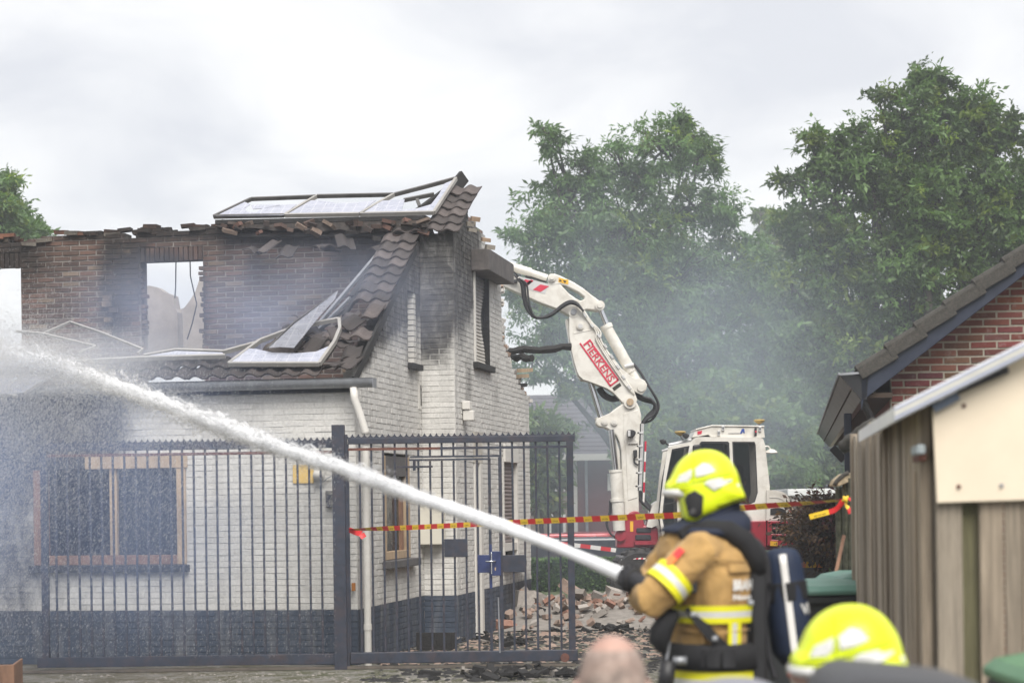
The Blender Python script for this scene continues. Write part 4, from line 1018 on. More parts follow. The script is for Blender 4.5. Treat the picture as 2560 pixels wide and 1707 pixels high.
# frame: from the photo, long side lower-left line and upper-right line joined by the end
def ebar(p, q, wpx, mtl='decal_red', name='letter_frame'):
    a, b = ep(*p)+off, ep(*q)+off; return MB().bar(a, b, .004, wpx*EY/F, up=(0, 1, 0) if False else (b-a).cross(Vector((0, 1, 0)))).build(name, M[mtl], exc)
ebar(e1(766, 742), e1(982, 1044), 4.2); ebar(e1(978, 1046), e1(1040, 998), 4.2); ebar(e1(1038, 1003), e1(852, 748), 4.2)
text_on_quad('F', 'lettering', exc, 'decal_red', ep(*e1(788, 752))+off, ep(*e1(812, 786))+off, ep(*e1(838, 712))+off, .012)
text_on_quad('IERKENS', 'lettering', exc, 'decal_red', ep(*e1(815, 790))+off, ep(*e1(976, 1020))+off, ep(*e1(855, 760))+off, .012)
# steel pipes along the boom and hoses behind
for k, ox in enumerate((0, 14, 30)):
    etube('hydraulic_pipe', smooth_pts([(782+ox*.4, 522-ox*.3), (830+ox*.5, 590), (880+ox, 662), (884+ox, 722), (960+ox*.9, 850), (1040+ox*.8, 968), (1110+ox*.7, 1062), (1150, 1100)]), .014, 'white_paint', e1, -.21, 8)
for k in range(8):
    t = k/7; x, y = 800+t*310, 545+t*510; a = ep(*e1(x+14*math.sin(t*3), y)); MB().cbox(a+Vector((0, -.215, 0)), (.07, .05, .035), Rm=Euler((0, .95, 0)).to_matrix()).build('pipe_clamp', M['silver_decal'], exc, bevel=.004)
for k in range(4):
    etube('hydraulic_hose', smooth_pts([(1145-k*6, 1085+k*4), (1215, 1120+k*6), (1275+k*7, 1140+k*8), (1310-k*5, 1190+k*5), (1290-k*12, 1245), (1235-k*6, 1285+k*4), (1205, 1330)]), .02, 'black_rubber', e1, -.1+.06*k, 8)
for k in range(2):
    etube('hydraulic_hose', smooth_pts([(1145+k*10, 880), (1200+k*8, 950), (1255+k*6, 1040), (1318, 1140), (1325, 1210), (1280, 1280), (1225, 1300)]), .018, 'black_rubber', e1, -.05+.1*k, 8)
etube('hydraulic_hose', smooth_pts([(905, 1050), (940, 1100), (1000, 1130), (1050, 1120)]), .05, 'black_rubber', e1, .05, 8)
# boom cylinder (right)
etube('cylinder_rod', [(908, 478), (965, 612)], .042, 'chrome', e1, -.0); etube('cylinder_barrel', [(948, 606), (1135, 940)], .088, 'white_paint', e1, 0, 16)
etube('cylinder_gland', [(952, 604), (965, 632)], .098, 'white_paint', e1, 0, 16); etube('cylinder_eye', [(1120, 905), (1210, 1060)], .07, 'white_paint', e1, 0)
etube('hose_fitting', [(1085, 905), (1150, 890)], .03, 'silver_decal', e1, -.09)
# lower boom
eplate('lower_boom', [(1065, 218), (1010, 228), (940, 275), (870, 330), (780, 368), (748, 385), (738, 410), (745, 440), (770, 458), (830, 470), (890, 500), (940, 550), (970, 620), (985, 700), (990, 900), (1012, 1200), (1020, 1330), (1120, 1340), (1160, 1290), (1155, 1100), (1165, 700), (1180, 480), (1182, 350), (1165, 280), (1140, 225), (1105, 205)], -.18, .18, 'white_paint', e2, bevel=.02)
eplate('boom_panel', [(1010, 335), (1150, 295), (1165, 350), (1165, 470), (1150, 700), (1145, 1150), (1050, 1180), (1030, 700), (1008, 560)], -.19, -.175, 'white_paint', e2, bevel=.006)
eplate('boom_inner_edge', [(925, 540), (975, 700), (985, 900), (1015, 1310), (990, 1310), (960, 900), (945, 700)], -.12, .12, 'white_paint', e2, bevel=.006)
for x, y in ((825, 410), (918, 415)): epin(x, y, .052, -.215, .215, 'white_paint', e2); epin(x, y, .03, -.225, .225, 'pvc', e2)
etube('cylinder_rod', [(690, 30), (795, 380)], .045, 'chrome', e2, -.05); etube('cylinder_eye', [(770, 360), (795, 430)], .07, 'white_paint', e2, 0)
etube('cylinder_rod', [(885, 490), (930, 890)], .046, 'chrome', e2, -.26); etube('cylinder_barrel', [(930, 880), (965, 1470)], .095, 'white_paint', e2, -.26, 16)
etube('cylinder_gland', [(928, 880), (930, 905)], .105, 'white_paint', e2, -.26, 16); etube('cylinder_band', [(944, 1160), (946, 1190)], .108, 'white_paint', e2, -.26, 16)
for k in range(3): etube('boom_pipe', [(1172+k*14, 430), (1168+k*14, 560), (1150+k*14, 1080)], .012, 'silver_decal' if k else 'black_rubber', e2, -.17, 8)
for k in range(5): a = ep(*e2(1172-k*5, 520+k*130)); MB().cbox(a+Vector((0, -.17, 0)), (.10, .04, .03)).build('pipe_clamp', M['silver_decal'], exc, bevel=.004)
for k in range(6):
    a, b = (1226-k*3.6, 600+k*100), (1226-(k+1)*3.6, 600+(k+1)*100)
    etube('warning_pole', [a, b], .016, 'decal_red' if k % 2 == 0 else 'tape_white', e2, -.12, 8)
# work lamp and mirror on the boom
eplate('work_lamp', [(1040, 495), (1090, 490), (1125, 510), (1120, 545), (1085, 572), (1040, 562)], -.33, -.2, 'black_plastic', e2, bevel=.02)
eplate('lamp_glass', [(1044, 502), (1070, 500), (1070, 558), (1044, 556)], -.336, -.329, 'silver_decal', e2, bevel=.004)
eplate('lamp_bracket', [(1060, 565), (1090, 565), (1150, 610), (1150, 625), (1050, 630)], -.22, -.19, 'pvc', e2, bevel=.004)
eplate('small_lamp', [(1100, 688), (1138, 685), (1138, 760), (1105, 765)], -.27, -.19, 'black_plastic', e2, bevel=.012)
etube('hydraulic_hose', smooth_pts([(1110, 765), (1115, 810), (1150, 835)]), .014, 'black_rubber', e2, -.22, 6)
for k in range(4): etube('hydraulic_hose', smooth_pts([(1150+k*10, 1090), (1180+k*14, 1180), (1270+k*10, 1270), (1290-k*6, 1340), (1240, 1380)]), .024, 'black_rubber', e2, -.12+.05*k, 8)
for k in range(2): etube('hydraulic_hose', smooth_pts([(890-k*15, 1180), (880-k*10, 1290), (845-k*6, 1400), (880, 1500), (945, 1545)]), .016, 'black_rubber', e2, -.25, 8)
# red swing bracket
eplate('swing_bracket', [(1010, 1440), (1025, 1360), (1060, 1300), (1110, 1278), (1160, 1290), (1190, 1330), (1210, 1420), (1340, 1440), (1350, 1640), (940, 1640), (945, 1510), (975, 1475)], -.24, .24, 'red_paint', e2, bevel=.03)
eplate('bracket_yoke', [(1130, 1445), (1270, 1445), (1275, 1490), (1130, 1490)], -.26, -.23, 'black_rubber', e2, bevel=.02)
eplate('bracket_yoke', [(1120, 1510), (1270, 1510), (1275, 1560), (1120, 1560)], -.30, -.23, 'black_rubber', e2, bevel=.02)
eplate('bracket_yoke', [(1110, 1570), (1350, 1570), (1350, 1610), (1110, 1610)], -.32, -.2, 'red_paint', e2, bevel=.015)
epin(975, 1520, .085, -.3, .3, 'red_paint', e2); eplate('yellow_strip', [(1070, 1380), (1100, 1380), (1100, 1480), (1070, 1480)], -.246, -.243, 'yellow_decal', e2, bevel=0)
# ---- cab
cabw0, cabw1 = -.55, .40
cg = NT('cab_glass'); cg.b.inputs['Base Color'].default_value = (.012, .016, .018, 1); cg.b.inputs['Roughness'].default_value = .06; cg.b.inputs['Alpha'].default_value = .55; M['cab_glass'] = cg.mat
outer = [(240, 385), (275, 345), (470, 300), (500, 268), (540, 256), (1130, 256), (1165, 275), (1182, 330), (1228, 735), (1212, 900), (1190, 1060), (1170, 1250), (195, 1252), (165, 1000), (205, 640)]
w_front = [(285, 372), (455, 338), (440, 420), (345, 820), (350, 1130), (345, 1190), (225, 1210), (190, 1030), (225, 680)]
w_mid = [(550, 320), (565, 298), (820, 298), (845, 315), (850, 900), (830, 1190), (480, 1190), (380, 1180), (372, 820), (470, 420)]
w_rear = [(865, 300), (1080, 300), (1092, 330), (1112, 790), (1085, 880), (1030, 905), (890, 900)]
for d0, d1, nm in ((cabw0, cabw0+.07, 'cab_side_frame'), (cabw1-.07, cabw1, 'cab_side_frame')):
    eplate(nm, outer, d0, d1, 'white_paint', e4, [w_front, w_mid, w_rear], .014)
eplate('cab_roof', [(470, 300), (500, 266), (540, 254), (1130, 254), (1167, 274), (1170, 290), (545, 290), (490, 310)], cabw0+.03, cabw1-.03, 'white_paint', e4, bevel=.02)
eplate('cab_floor', [(195, 1215), (1170, 1215), (1170, 1262), (195, 1262)], cabw0+.03, cabw1-.03, 'grey_box', e4)
eplate('cab_rear_wall', [(1120, 900), (1190, 900), (1180, 1240), (1110, 1240)], cabw0+.06, cabw1-.06, 'white_paint', e4)
for wpts, nm in ((w_front, 'front_window'), (w_mid, 'door_window'), (w_rear, 'rear_window')):
    eplate(nm, wpts, cabw0+.025, cabw0+.032, 'cab_glass', e4, bevel=0); eplate(nm, wpts, cabw1-.04, cabw1-.033, 'cab_glass', e4, bevel=0)
    c = (sum(p[0] for p in wpts)/len(wpts), sum(p[1] for p in wpts)/len(wpts))
    inner = [(c[0]+(p[0]-c[0])*.90, c[1]+(p[1]-c[1])*.955) for p in wpts]
    eplate('window_seal', wpts, cabw0+.012, cabw0+.022, 'black_rubber', e4, [inner], 0)
eplate('pillar_rail', [(836, 305), (852, 305), (872, 900), (858, 900)], cabw0-.012, cabw0+.01, 'white_paint', e4, bevel=.004)
etube('grab_rail', [(345, 780), (342, 900), (350, 1180)], .018, 'white_paint', e4, cabw0-.03, 8)
etube('sill_bar', [(200, 905), (340, 880)], .012, 'pvc', e4, cabw0+.05, 8)
# seat and driver's orange jacket behind the glass
eplate('seat_back', [(930, 520), (985, 500), (1005, 560), (1010, 900), (960, 1150), (900, 1150)], -.25, .12, 'black_plastic', e4, bevel=.05)
eplate('mirror', [(480, 335), (545, 325), (565, 345), (560, 400), (480, 410)], cabw0-.10, cabw0-.04, 'black_plastic', e4, bevel=.03)
# roof box with lettering and clasps
rb = eplate('roof_box', [(480, 262), (517, 188), (530, 178), (670, 148), (1175, 155), (1186, 262), (660, 252), (640, 232)], cabw0+.06, cabw1-.05, 'white_paint', e4, bevel=.012)
eplate('roof_box_lid', [(512, 190), (515, 176), (668, 138), (1180, 144), (1180, 158), (670, 152)], cabw0+.04, cabw1-.03, 'white_paint', e4, bevel=.008)
blue = mat('blue_mark', (.02, .06, .28), .05); off = Vector((0, cabw0+.056, 0))
def emark(pts, mtl): return eplate('box_mark', pts, cabw0+.052, cabw0+.058, mtl, e4, bevel=0)
emark([(944, 222), (962, 175), (985, 173), (990, 216), (978, 216), (974, 196), (962, 220)], blue); emark([(832, 217), (942, 217), (942, 221), (832, 221)], 'grey_box')
emark([(534, 200), (580, 192), (572, 224), (534, 230)], 'decal_red')
for x, y in ((780, 168), (740, 215), (1136, 175)): eplate('clasp', [(x-13, y-24), (x+13, y-24), (x+13, y+26), (x-13, y+26)], cabw0+.03, cabw0+.06, 'silver_decal', e4, bevel=.005); eplate('clasp_slot', [(x-6, y-10), (x+6, y-10), (x+6, y+10), (x-6, y+10)], cabw0+.024, cabw0+.032, 'grey_box', e4, bevel=0)
eplate('red_handle', [(1082, 165), (1102, 165), (1102, 245), (1082, 245)], cabw0-.01, cabw0+.05, 'black_plastic', e4, bevel=.006); eplate('red_handle', [(1084, 195), (1100, 195), (1100, 212), (1084, 212)], cabw0-.016, cabw0-.008, 'decal_red', e4, bevel=.003)
def antenna(x, y, x2, y2):
    a = ep(*e4(x, y))+Vector((0, -.3, 0)); rings = []
    for r, z in ((.02, -.045), (.065, -.018), (.088, .004), (.088, .014), (.075, .024), (.02, .028)):
        rings.append([a+Vector((r*math.cos(t), r*math.sin(t), z)) for t in np.linspace(0, 2*math.pi, 20, endpoint=False)])
    MB().rings(rings).build('antenna', mat('antenna_yellow', (.38, .27, .09), .1, 4, .5), exc, autosmooth=40)
    MB().tube([a+Vector((0, 0, -.04)), ep(*e4(x2, y2))+Vector((0, -.3, 0))], .016, 8).build('antenna_mast', M['zinc'], exc)
antenna(378, 208, 412, 285); antenna(1146, 95, 1090, 175)
etube('front_rack', [(265, 330), (330, 318), (500, 275)], .03, 'silver_decal', e4, -.35, 8); etube('front_rack', [(255, 352), (470, 310)], .018, 'silver_decal', e4, -.45, 8)
for x, y in ((205, 297), (425, 240)): eplate('work_lamp', [(x-35, y-18), (x+5, y-26), (x+35, y-5), (x+25, y+20), (x, y+30), (x-25, y+15)], -.5, -.36, 'black_plastic', e4, bevel=.02)
etube('lamp_arm', [(230, 310), (265, 340)], .012, 'black_plastic', e4, -.42, 6); etube('front_tube', [(195, 386), (255, 372)], .02, 'silver_decal', e4, -.4, 8)
etube('rear_lamp_arm', smooth_pts([(1185, 345), (1215, 345), (1240, 375)]), .012, 'white_paint', e4, -.5, 6)
a = ep(*e4(1245, 402))+Vector((0, -.5, 0)); rings = [[a+Vector((r*math.cos(t), r*.7*math.sin(t), z)) for t in np.linspace(0, 2*math.pi, 16, endpoint=False)] for r, z in ((.03, .05), (.08, .025), (.10, -.005), (.09, -.018), (.02, -.02))]
MB().rings(rings).build('rear_lamp', M['white_paint'], exc, autosmooth=40)
# rear bodywork
eplate('engine_hood', smooth_pts([(1195, 765), (1250, 766), (1320, 775), (1375, 800), (1405, 840), (1425, 930), (1437, 1050)], 5)+[(1190, 1055)], -.60, .75, 'white_paint', e4, bevel=.05)
eplate('hood_window', smooth_pts([(1228, 945), (1300, 935), (1350, 945), (1380, 970), (1395, 1003)], 4)+[(1228, 1003)], -.612, -.60, 'black_plastic', e4, bevel=.004)
eplate('hood_seam', smooth_pts([(1222, 830), (1290, 832), (1350, 850), (1390, 890)], 4)+smooth_pts([(1384, 894), (1345, 858), (1288, 840), (1222, 838)], 4), -.608, -.598, 'pvc', e4, bevel=0)
slots = [(1085, 1126), (1145, 1186), (1206, 1242)]
holes = [[(1240, a_), (1462, a_+3), (1460, b_), (1236, b_-2)] for a_, b_ in slots]
eplate('engine_cover', [(1195, 1058), (1480, 1062), (1490, 1075), (1482, 1290), (1440, 1302), (1195, 1298)], -.66, -.58, 'red_paint', e4, holes, .012)
eplate('engine_core', [(1200, 1065), (1478, 1068), (1474, 1296), (1200, 1294)], -.57, .75, 'black_plastic', e4, bevel=0)
eplate('red_side', [(1030, 1062), (1188, 1058), (1188, 1310), (200, 1310), (190, 1262), (1030, 1262)], -.62, -.52, 'red_paint', e4, bevel=.012)
eplate('turntable_frame', [(150, 1262), (1480, 1262), (1470, 1345), (180, 1345)], -.5, .7, 'red_paint', e4, bevel=.02)
eplate('yellow_plate', [(1222, 1255), (1292, 1258), (1290, 1302), (1222, 1300)], -.672, -.662, 'yellow_decal', e4, bevel=0); eplate('plate_mark', [(1276, 1266), (1284, 1266), (1283, 1294), (1276, 1294)], -.676, -.673, 'ink', e4, bevel=0); eplate('plate_mark', [(1258, 1278), (1270, 1278), (1270, 1284), (1258, 1284)], -.676, -.673, 'ink', e4, bevel=0)
eplate('front_guard', smooth_pts([(100, 940), (120, 900), (165, 870)], 4)+[(165, 1100), (100, 1130), (50, 1120)], -.3, .3, 'white_paint', e4, bevel=.03)
# undercarriage: tool box with striped edge, chassis, wheels
eplate('tool_box', [(985, 480), (1310, 475), (1325, 600), (1310, 690), (975, 690), (968, 560)], -1.0, -.35, 'grey_box', e3, bevel=.03)
eplate('tool_box_lid', [(978, 462), (1308, 458), (1312, 480), (982, 490)], -1.02, -.33, 'grey_box', e3, bevel=.02)
for k in range(9): x = 1035+k*20; eplate('striped_edge', [(x, 474), (x+20, 473), (x+14, 489), (x-6, 490)], -1.026, -1.019, 'decal_red' if k % 2 else 'tape_white', e3, bevel=0)
for x in (1016, 1220): eplate('chain_clasp', [(x-9, 490), (x+9, 490), (x+7, 530), (x+11, 560), (x-11, 560), (x-7, 530)], -1.03, -1.005, 'silver_decal', e3, bevel=.006)
for k in range(8): x = 1315+k*18; eplate('tank_edge', [(x, 458), (x+18, 457), (x+18, 476), (x, 477)], -.95, -.9, 'tape_white' if k % 2 else 'grey_box', e3, bevel=0)
eplate('chassis', [(1100, 620), (2200, 600), (2200, 760), (1100, 780)], -.45, .45, 'grey_box', e3, bevel=.03)
def wheel(px, Yoff):
    c = ep(px, 1500)+Vector((0, Yoff, 0)); rr = .46; c.z = rr
    w_ = bpy.data.objects.new('wheel', None); COL.objects.link(w_); w_.parent = exc
    rings = []
    for r, d in ((.25, -.16), (.40, -.19), (.45, -.15), (.46, -.06), (.46, .06), (.45, .15), (.40, .19), (.25, .16)):
        rings.append([c+Vector((r*math.cos(t), d, r*math.sin(t))) for t in np.linspace(0, 2*math.pi, 36, endpoint=False)])
    mb = MB().rings(rings)
    for k in range(18):
        t = 2*math.pi*k/18; p = c+Vector((math.cos(t)*.455, 0, math.sin(t)*.455)); mb.cbox(p+Vector((0, -.09, 0)), (.05, .17, .07), Rm=Euler((0, -t, .4)).to_matrix()); mb.cbox(p+Vector((0, .09, 0)), (.05, .17, .07), Rm=Euler((0, -t, -.4)).to_matrix())
    mb.build('tyre', M['tyre'], w_)
    rim = [[c+Vector((r*math.cos(t), d, r*math.sin(t))) for t in np.linspace(0, 2*math.pi, 28, endpoint=False)] for r, d in ((.26, -.15), (.24, -.10), (.13, -.08), (.12, -.16), (.02, -.165))]
    MB().rings(rim).build('rim', M['pvc'], w_, autosmooth=40)
for px in (1592, 1960): wheel(px, -.85); wheel(px+30, .85)
# ================================================================== NEIGHBOUR'S HOUSE (right)
NO = P(2231, 1300, 17.0); NO.z = 0; NTH = R(8)
NM = Matrix.Translation(NO) @ Matrix.Rotation(-NTH, 4, 'Z'); NMI = NM.inverted(); _no = NMI @ Vector((0, 0, CAMZ))
nhouse = thing('brick_house', 'red brick gable house with navy blue bargeboard at the right', 'house', NO, -NTH)
def np_(px, py, yv):
    u, v = ray(px, py); d = NMI.to_3x3() @ Vector((u, 1, v)); return _no + d*((yv-_no.y)/d.y)
lo0, lo1 = np_(2158, 1000, -.30), np_(2560, 688, -.30)
kb_ = (lo1.z-lo0.z)/(lo1.x-lo0.x)
zb = lambda x: lo0.z + kb_*(x-lo0.x)
store = []
redt = lambda u, z: tuple(c*random.uniform(.75, 1.15) for c in random.choice(((.205, .075, .055), (.18, .068, .05), (.23, .088, .064), (.155, .058, .046))))
_HM = HM; HM = NM
brick_wall(nhouse, 'gable_wall', [(0, 0), (2.3, 0), (2.3, zb(2.3)+.1), (0, zb(0)+.1)], lambda u, z, d: Vector((u, -d, z)), redt, 'none', M['redbrick'], course=.0625, L=.222, joint=.012, mdep=-.004, rel=.006, thick=.2, store=store, mortar=lambda u, z: (.42, .38, .31))
HM = _HM
vis = [s for s in store if sum(v[2] for v in s[1].v)/8 > 1.9]; vis.sort(key=lambda s: -sum(v[2] for v in s[1].v))
for s in vis[:290]: s[1].build('brick', M['redbrick'], nhouse, fix=False)
jn = MB(); ids = {id(s) for s in vis[:290]}
for s in store:
    if id(s) not in ids:
        o = len(jn.v); jn.v += s[1].v; jn.f += [[i+o for i in f] for f in s[1].f]; jn.m += s[1].m; jn.t += s[1].t; jn.s += s[1].s
jn.build('brickwork', M['redbrick'], nhouse, kind='stuff', fix=False)
MB().box((0, .2, 0), (.2, 14.5, 2.7)).build('side_wall', mat('side_brick', (.2, .06, .045), .3, 6, .9, 0, .3, 30), nhouse)
# bargeboard
up0, up1 = np_(2158, 936, -.30), np_(2560, 640, -.30); ku = (up1.z-up0.z)/(up1.x-up0.x)
zu = lambda x: up0.z+ku*(x-up0.x)
x0, x1 = up0.x-.02, 2.4
MB().prism([(x0, zu(x0)), (x1, zu(x1)), (x1, zb(x1)), (x0, zb(x0))], lambda a, b, d: Vector((a, -.32+d, b)), .04).build('bargeboard', M['blue_barge'], nhouse, bevel=.004)
MB().prism([(x0, zb(x0)+.02), (x1, zb(x1)+.02), (x1, zb(x1)+.05), (x0, zb(x0)+.05)], lambda a, b, d: Vector((a, -.28+d, b)), .27).build('verge_soffit', M['brown_soffit'], nhouse)
# roof plane and verge tiles
ang = math.atan(ku)
MB().prism([(x0-.05, zu(x0)-.02), (2.6, zu(2.6)-.02), (2.6, zu(2.6)+.05), (x0-.05, zu(x0)+.05)], lambda a, b, d: Vector((a, -.25+d, b)), 14.7).build('roof', M['old_tile'], nhouse)
def verge_tile():
    mb = MB(); L_, Hh, D = .345, .105, .24; v = []; prof = [(0, -.068), (0, .034), (.02, .058), (.055, .066), (D, .056), (D, .02), (.06, .03), (.03, .012), (.03, -.068)]
    rings = [[(x, a, b + (.0 if x else .0)) for a, b in prof] for x in (0, .02, L_*.5, L_)]
    mb.rings(rings); o = mb.build('verge_tile', M['old_tile'], None, bevel=.006); me = o.data; bpy.data.objects.remove(o); return me
VT = verge_tile()
n0 = np_(2142, 925, -.34); step = .297
for k in range(9):
    o = bpy.data.objects.new('verge_tile', VT); COL.objects.link(o); o.parent = nhouse
    b_ = o.modifiers.new('bevel', 'BEVEL'); b_.width = .006; b_.segments = 2
    x = x0-.02+k*step*math.cos(ang); o.location = (x, -.36, zu(x)+.045); o.rotation_euler = (0, -ang+R(5.5)+random.uniform(-.012, .012), random.uniform(-.01, .01))
# eaves box running back, with gutter
tl, br_, tr_ = np_(2099, 938, -.32), np_(2153, 1000, -.32), np_(2158, 935, -.32)
prof = [(tl.x, tl.z), (br_.x, br_.z), (br_.x+.05, br_.z+.0), (tr_.x+.05, tr_.z)]
MB().prism(prof, lambda a, b, d: Vector((a, -.32+d, b)), 15).build('eaves_fascia', M['dark_gutter'], nhouse, bevel=.006)
m0 = (Vector((tl.x, 0, tl.z))*.45+Vector((br_.x, 0, br_.z))*.55)
MB().bar((m0.x-.004, -.33, m0.z-.004), (m0.x-.004, 14.6, m0.z-.004), .012, .012).build('fascia_joint', M['brown_soffit'], nhouse)
MB().tube([(tl.x-.005, -.34, tl.z+.008), (tl.x-.005, 14.7, tl.z+.008)], .014, 8).build('gutter_lip', M['zinc'], nhouse, smooth=True)
MB().bar((tl.x-.01, -.345, tl.z+.008), (tr_.x, -.345, tr_.z+.01), .02, .016).build('gutter_lip', M['zinc'], nhouse)
MB().box((br_.x+.05, -.28, br_.z+.02), (.0, 14.6, br_.z+.06)).build('soffit', M['brown_soffit'], nhouse)
MB().prism([(x0, zu(x0)), (tr_.x+.05, tr_.z), (br_.x+.02, br_.z), (x0, zb(x0)-.08)], lambda a, b, d: Vector((a, -.318+d, b)), .03).build('board_end', M['blue_barge'], nhouse, bevel=.003)
MB().bar(np_(2156, 1000, -.2), np_(2185, 1060, -.1), .05, .05).build('rain_pipe_elbow', M['dark_gutter'], nhouse, bevel=.01)
q = np_(2120, 1100, 1.0); MB().box((q.x-.035, .97, 0), (q.x+.035, 1.03, np_(2120, 1033, 1.0).z)).build('downpipe', M['blue_barge'], nhouse, bevel=.01)
q0, q1 = np_(2080, 1118, 9.0), np_(2110, 1150, 9.0); MB().bar(q0, q1, .1, .1).build('rain_pipe_elbow', M['dark_gutter'], nhouse, bevel=.01)

# ================================================================== SHED AND FENCE (right foreground)
S0 = P(2337, 1300, 7.0); S0.z = 0; S1 = P(2152, 1300, 12.0)
sa = math.atan2(S1.x-S0.x, S1.y-S0.y)
SM = Matrix.Translation(S0) @ Matrix.Rotation(-sa, 4, 'Z'); SMI = SM.inverted(); _so = SMI @ Vector((0, 0, CAMZ))
shed = thing('board_shed', 'weathered grey board shed with cream panel at the right edge', 'shed', S0, -sa)
def sp(px, py, axis, val):
    u, v = ray(px, py); d = SMI.to_3x3() @ Vector((u, 1, v)); i = 'xyz'.index(axis); return _so+d*((val-_so[i])/d[i])
random.seed(9)
def board(x0, x1, y0, y1, z0, z1, t=None, name='board'):
    t = t or random.uniform(.8, 1.6); hue = random.uniform(-.05, .05)
    mb = MB(); mb.box((x0, y0, z0), (x1, y1, z1), tint=(t, t*(1-hue*.5), t*(1-hue))); return mb.build(name, M['wood_grey'], shed, bevel=.004)
Ls = (S1-S0).length; n = 46; wst = Ls/n
zt0, zt1 = sp(2330, 1000, 'x', 0).z, 1.98
for k in range(n):
    y0 = .02+k*wst
    if k % 2: q_ = random.uniform(-.03, .02); board(-.022-random.uniform(.0, .022), -.001, y0-.02+q_, y0+wst+.02+q_*.5, 0, 2.0+random.uniform(-.01, .02))
    else: board(.002, .022, y0, y0+wst, 0, 1.99, random.uniform(.35, .6))
for k in (1, 2, 4): y0 = .05+k*.11; board(-.034, -.024, y0, y0+.022, 0, 1.72, 1.75, 'cover_strip')
board(-.045, .03, Ls+.02, Ls+.09, 0, 2.02, .9, 'corner_post')
# front boards
fx = [(2343, 2409, 0), (2409, 2450, 1), (2450, 2512, 0), (2513, 2557, 0), (2557, 2630, 0), (2630, 2700, 1), (2700, 2790, 0)]
for a_, b_, rec in fx:
    xa, xb = sp(a_, 1500, 'y', 0).x, sp(b_, 1500, 'y', 0).x
    if rec: 
        mb = MB(); mb.box((xa-.01, .03, 0), (xb+.01, .045, 1.66), tint=(.42, .47, .33)); mb.build('board', M['wood_grey'], shed)
    else: board(xa+.001, xb-.001, 0, .022, 0, 1.66, random.uniform(.72, 1.0))
# cream panel
pp_ = [sp(px, py, 'y', -.02) for px, py in ((2331, 1040), (2331, 1020), (2700, 815), (2700, 1246), (2342, 1257))]
MB().prism([(p.x, p.z) for p in pp_], lambda a, b, d: Vector((a, -.028+d, b)), .02).build('cream_panel', M['cream'], shed, bevel=.003)
for px, py in ((2397, 1216), (2504, 1213), (2410, 1014)):
    q = sp(px, py, 'y', -.03); MB().tube([q+Vector((0, .004, 0)), q+Vector((0, -.006, 0))], [.009, .006], 10).build('screw', M['rust_metal'] if px != 2504 else M['zinc'], shed)
# roof sheet with corrugations (slopes down to the left)
ra, rb_ = sp(2236, 1016, 'y', -.10), sp(2720, 775, 'y', -.10); kr = (rb_.z-ra.z)/(rb_.x-ra.x)
mb = MB(); nn = 60; rings = []
top, bot = [], []
rl = math.hypot(rb_.x-ra.x, rb_.z-ra.z)
v = []
for y in (-.10, Ls*.45):
    for off_ in (0, -.052):
        for i in range(nn+1):
            x = ra.x+(rb_.x-ra.x)*i/nn; v.append((x, y, ra.z+kr*(x-ra.x)+off_ + (.0)))
K = nn+1; f = []
for i in range(nn): f += [(i, i+1, 2*K+i+1, 2*K+i), (K+i, 3*K+i, 3*K+i+1, K+i+1), (i, K+i, K+i+1, i+1), (2*K+i, 2*K+i+1, 3*K+i+1, 3*K+i)]
f += [(0, 2*K, 3*K, K), (nn, K+nn, 3*K+nn, 2*K+nn)]
mb.add(v, f); mb.build('roof_sheet', mat('pale_roof_sheet', (.82, .82, .80), .08, 7, .4, 0, .1, 20, (.35, .36, .42), .4, 8), shed)
for i, o_ in enumerate((-.010, -.026, -.042)):
    a, b = Vector((ra.x, -.104, ra.z+o_)), Vector((rb_.x, -.104, rb_.z+o_)); MB().bar(a, b, .008, .007).build('sheet_ridge', mat('ridge_tone', (.40, .43, .55) if i % 2 == 0 else (.7, .68, .6), .05), shed)
a, b = sp(2333, 1022, 'y', -.045), sp(2396, 988, 'y', -.045); MB().bar(a, b, .02, .03).build('metal_strip', mat('blue_strip', (.13, .16, .22), .2), shed, bevel=.003)
a, b = sp(2392, 978, 'y', -.05), sp(2520, 923, 'y', -.05); MB().bar(a, b, .03, .024).build('rubber_strip', M['black_rubber'], shed, bevel=.004)
q = sp(2308, 1147, 'x', -.03); mb = MB().box((-.05, .02, q.z-.008), (-.024, .30, q.z+.02)); mb.build('hinge_leaf', M['rust_metal'], shed, bevel=.004); MB().box((-.06, .0, q.z+.015), (-.028, .26, q.z+.05)).build('hinge_knuckle', mat('galvanised', (.35, .40, .42), .2, 9, .6), shed, bevel=.008)
# lichened ridge at the far end of the shed roof
a, b = P(2107, 1118, 12.6), P(2185, 1058, 12.4)
pts = [SMI @ (a.lerp(b, t)+Vector((0, 0, random.uniform(-.008, .008)))) for t in np.linspace(0, 1, 10)]
MB().tube(pts, [.045*random.uniform(.85, 1.1) for _ in pts], 9).build('mossy_roof_edge', M['old_tile'], shed, smooth=True)
